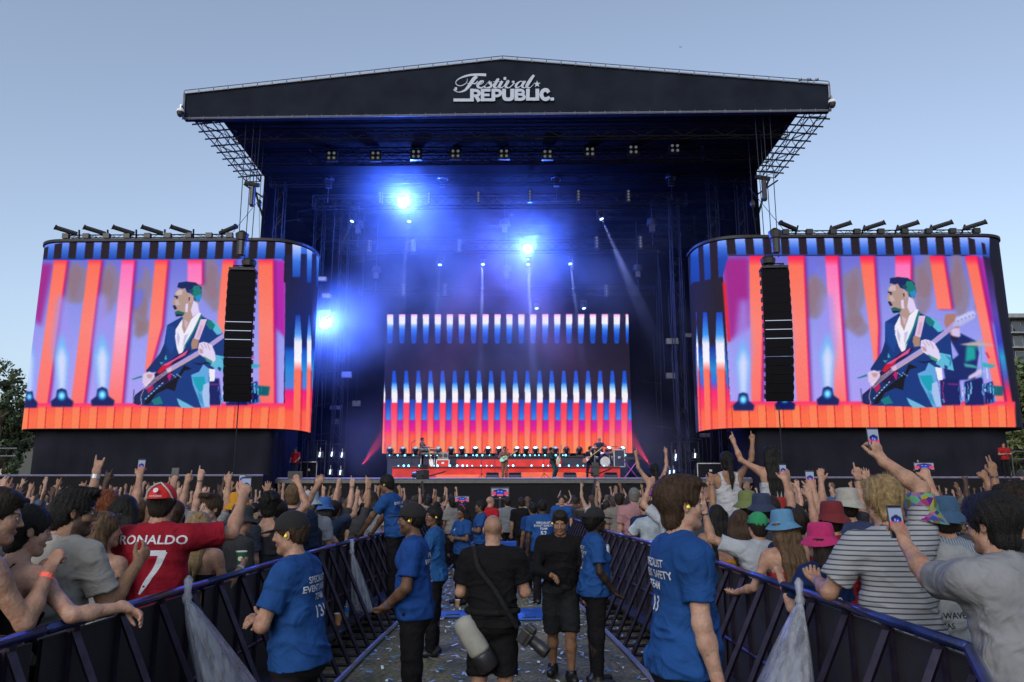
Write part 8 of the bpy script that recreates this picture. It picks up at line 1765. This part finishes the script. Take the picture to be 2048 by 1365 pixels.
# confetti
rn = np.random.default_rng(8); V = []; Fc = []; n = 6400
y = 4 + 24 * rn.uniform(0, 1, n) ** 0.8; y[3200:] = rn.uniform(11, 27, n - 3200); x = rn.uniform(-1.7, 1.55, n); a = rn.uniform(0, 6.28, n); L_ = rn.uniform(0.018, 0.042, n); w_ = rn.uniform(0.008, 0.015, n); z = rn.uniform(0.008, 0.03, n); tl = rn.normal(0, 0.35, (n, 2))
for i in range(n):
    c, s_ = math.cos(a[i]), math.sin(a[i])
    for (p, q) in ((-1, -1), (1, -1), (1, 1), (-1, 1)): u, v = p * L_[i], q * w_[i]; V.append((x[i] + u * c - v * s_, y[i] + u * s_ + v * c, z[i] + tl[i, 0] * u * .5 + tl[i, 1] * v * .5))
    Fc.append((4 * i, 4 * i + 1, 4 * i + 2, 4 * i + 3))
CONF = mat('confetti_white', (0.55, 0.58, 0.62), 0.5); m = MB(); m.v = V; m.f = Fc; o = m.build('confetti', CONF); tag(o, kind='stuff')
o.data.materials.append(mat('confetti_blue', (0.04, 0.22, 0.42), 0.5)); o.data.materials.append(mat('confetti_pale', (0.26, 0.33, 0.42), 0.5))
for k, pl in enumerate(o.data.polygons): pl.material_index = int(rn.choice([0, 1, 2], p=[.35, .3, .35]))
# mats, chair, cables
for (px, py, w_, d_, lab) in ((1052, 1232, 0.75, 1.0, 'flat blue mat lying on the grass left of the jacket man'), (905, 1232, 0.7, 0.5, 'folded blue mat by the photographer\'s lens pouch')):
    q = at_z(px, py, 0.0); t = empty('mat', q, lab, 'mat', 'blue mats in the lane', R(5)); m = MB(); m.box((0, 0, 0.025), (w_, d_, 0.04)); m.build('pad', mat('blue_vinyl', (0.01, 0.07, 0.30), 0.4, bump=.3), t, bevel=0.015); m = MB(); m.box((0, -d_ / 2 + 0.05, 0.05), (0.2, 0.03, 0.012)); m.build('handle', PLAST, t)
ch = empty('folding_chair', at_z(1020, 1190, 0), 'blue padded folding chair standing between photographer and jacket man', 'chair', None, R(20)); BV = mat('blue_seat', (0.01, 0.06, 0.32), 0.5)
m = MB(); m.box((0, 0, 0.46), (0.42, 0.40, 0.06)); m.build('seat', BV, ch, bevel=0.02); m = MB(); m.box((0, 0.20, 0.80), (0.42, 0.05, 0.30)); m.build('backrest', BV, ch, bevel=0.02)
for sx in (-1, 1):
    for sy in (-1, 1): m = MB(); m.tube((sx * 0.2, sy * 0.2, 0), (sx * 0.2, sy * 0.17, 0.95 if sy > 0 else 0.45), 0.013); m.build('leg', STEEL, ch)
# monitor and cameras by the stage
mo = empty('video_monitor', at(1000, 997, 21), 'small screen on a stand in the lane showing the stage', 'monitor'); mo.location.z = 0; zz = at(1000, 986, 21).z; m = MB(); m.box((0, 0, zz), (0.5, 0.05, 0.32)); fr_ = m.build('bezel', PLAST, mo); m = MB(); m.tube((0, 0, 0), (0, 0, zz - .15), 0.03)
for a in (0, 2.1, 4.2): m.tube((0, 0, 0.4), (0.35 * math.cos(a), 0.35 * math.sin(a), 0), 0.02, 4)
m.build('stand', STEEL, mo)
o = bpy.data.objects.new('screen', PIC['wide']); COL.objects.link(o); o.parent = fr_; o.scale = (0.45, 1, 0.27); o.location = (0, -0.027, zz)
phone(at(924, 999, 17), 0, 'pink lit tablet held up in the lane', True, 2.0)
for (px, py, Y, lab, rz_) in ((845, 943, 23, 'broadcast camera on a tall tripod left of the lane by the stage', 30), (1190, 938, 24, 'broadcast camera on a tall tripod right of the lane by the stage', 0)):
    q = at(px, py + 6, Y); t = empty('broadcast_camera', (q.x, Y, 0), lab, 'camera', 'broadcast cameras before the stage', R(rz_)); m = MB()
    for a in (0.5, 2.6, 4.7): m.tube((0, 0, q.z - 0.2), (0.5 * math.cos(a), 0.5 * math.sin(a), 0), 0.03, 5)
    m.build('tripod', STEEL, t); m = MB(); m.box((0, 0, q.z), (0.22, 0.5, 0.26)); m.build('camera_body', PLAST, t, bevel=.02); m = MB(); m.tube((0, 0.25, q.z), (0, 0.65, q.z), 0.09, 10); m.build('lens', PLAST, t); m = MB(); m.box((0, -0.1, q.z + 0.22), (0.2, 0.18, 0.13)); m.build('viewfinder', PLAST, t); m = MB(); m.tube((0.1, -0.25, q.z - 0.05), (0.4, -0.75, q.z + 0.08), 0.02, 5); m.tube((-0.1, -0.25, q.z - 0.05), (-0.35, -0.7, q.z - 0.02), 0.02, 5); m.build('pan_handle', STEEL, t)
for (px, Y, P, lab, rz_) in ((1043, 19, dict(top='tee', tc=BLK, legs='shorts', hair='short', hc='dark', skin='fair'), 'photographer in black shirt and shorts far down the lane', 0), (1015, 20, dict(top='tee', tc=(0.2, 0.22, 0.25), hair='short', hc='dark', skin='fair'), 'man in a patterned grey shirt beside the photographer down the lane', 10), (1055, 21.5, dict(fem=1, top='tee', tc=(0.3, 0.36, 0.4), legs='shorts', hair='pony', hc='light', skin='fair'), 'woman in pale shirt right of the photographer down the lane', 0), (905, 19.5, dict(fem=1, top='tee', tc=(0.25, 0.24, 0.24), hair='curly', hc='black', skin='brown'), 'person with curly hair at the left side of the lane', 30), (860, 24, dict(top='tee', tc=BLK, hair='short', hc='dark', skin='fair', armR=((.3, .7, .2), (-.3, .8, .4), 'grip', 0)), 'camera operator in black behind the left broadcast camera', 0), (1200, 25, dict(top='jacket', tc=BLK, hair='short', hc='black', skin='fair', armR=((.3, .7, .2), (-.3, .8, .4), 'grip', 0)), 'camera operator in black behind the right broadcast camera', 0), (1245, 24, dict(top='tee', tc=BLK, hair='bob', hc='brown', skin='fair'), 'photographer crouched to a camera at the right of the pit', -20)):
    q = at(px, 985, Y); person(dict(P, h=1.72), lab, (q.x, Y, 0), R(rz_), None, 0.014)
bv = empty('bird', at(1361, 94, 160), 'tiny bird flying in the sky above the roof', 'bird'); bv.scale = (0.45, 0.45, 0.45); m = MB(); m.add([(0, 0, 0), (-0.5, 0, 0.25), (-0.9, 0.1, 0.05), (-0.4, 0.25, 0.1), (0.5, 0, 0.25), (0.9, 0.1, 0.05), (0.4, 0.25, 0.1), (0, 0.4, 0)], [(0, 1, 3, 7), (1, 2, 3), (0, 7, 6, 4), (4, 6, 5)]); m.build('wings', PLAST, bv); m = MB(); m.tube((0, -0.25, 0), (0, 0.45, 0), 0.08, 6); m.build('body', PLAST, bv)
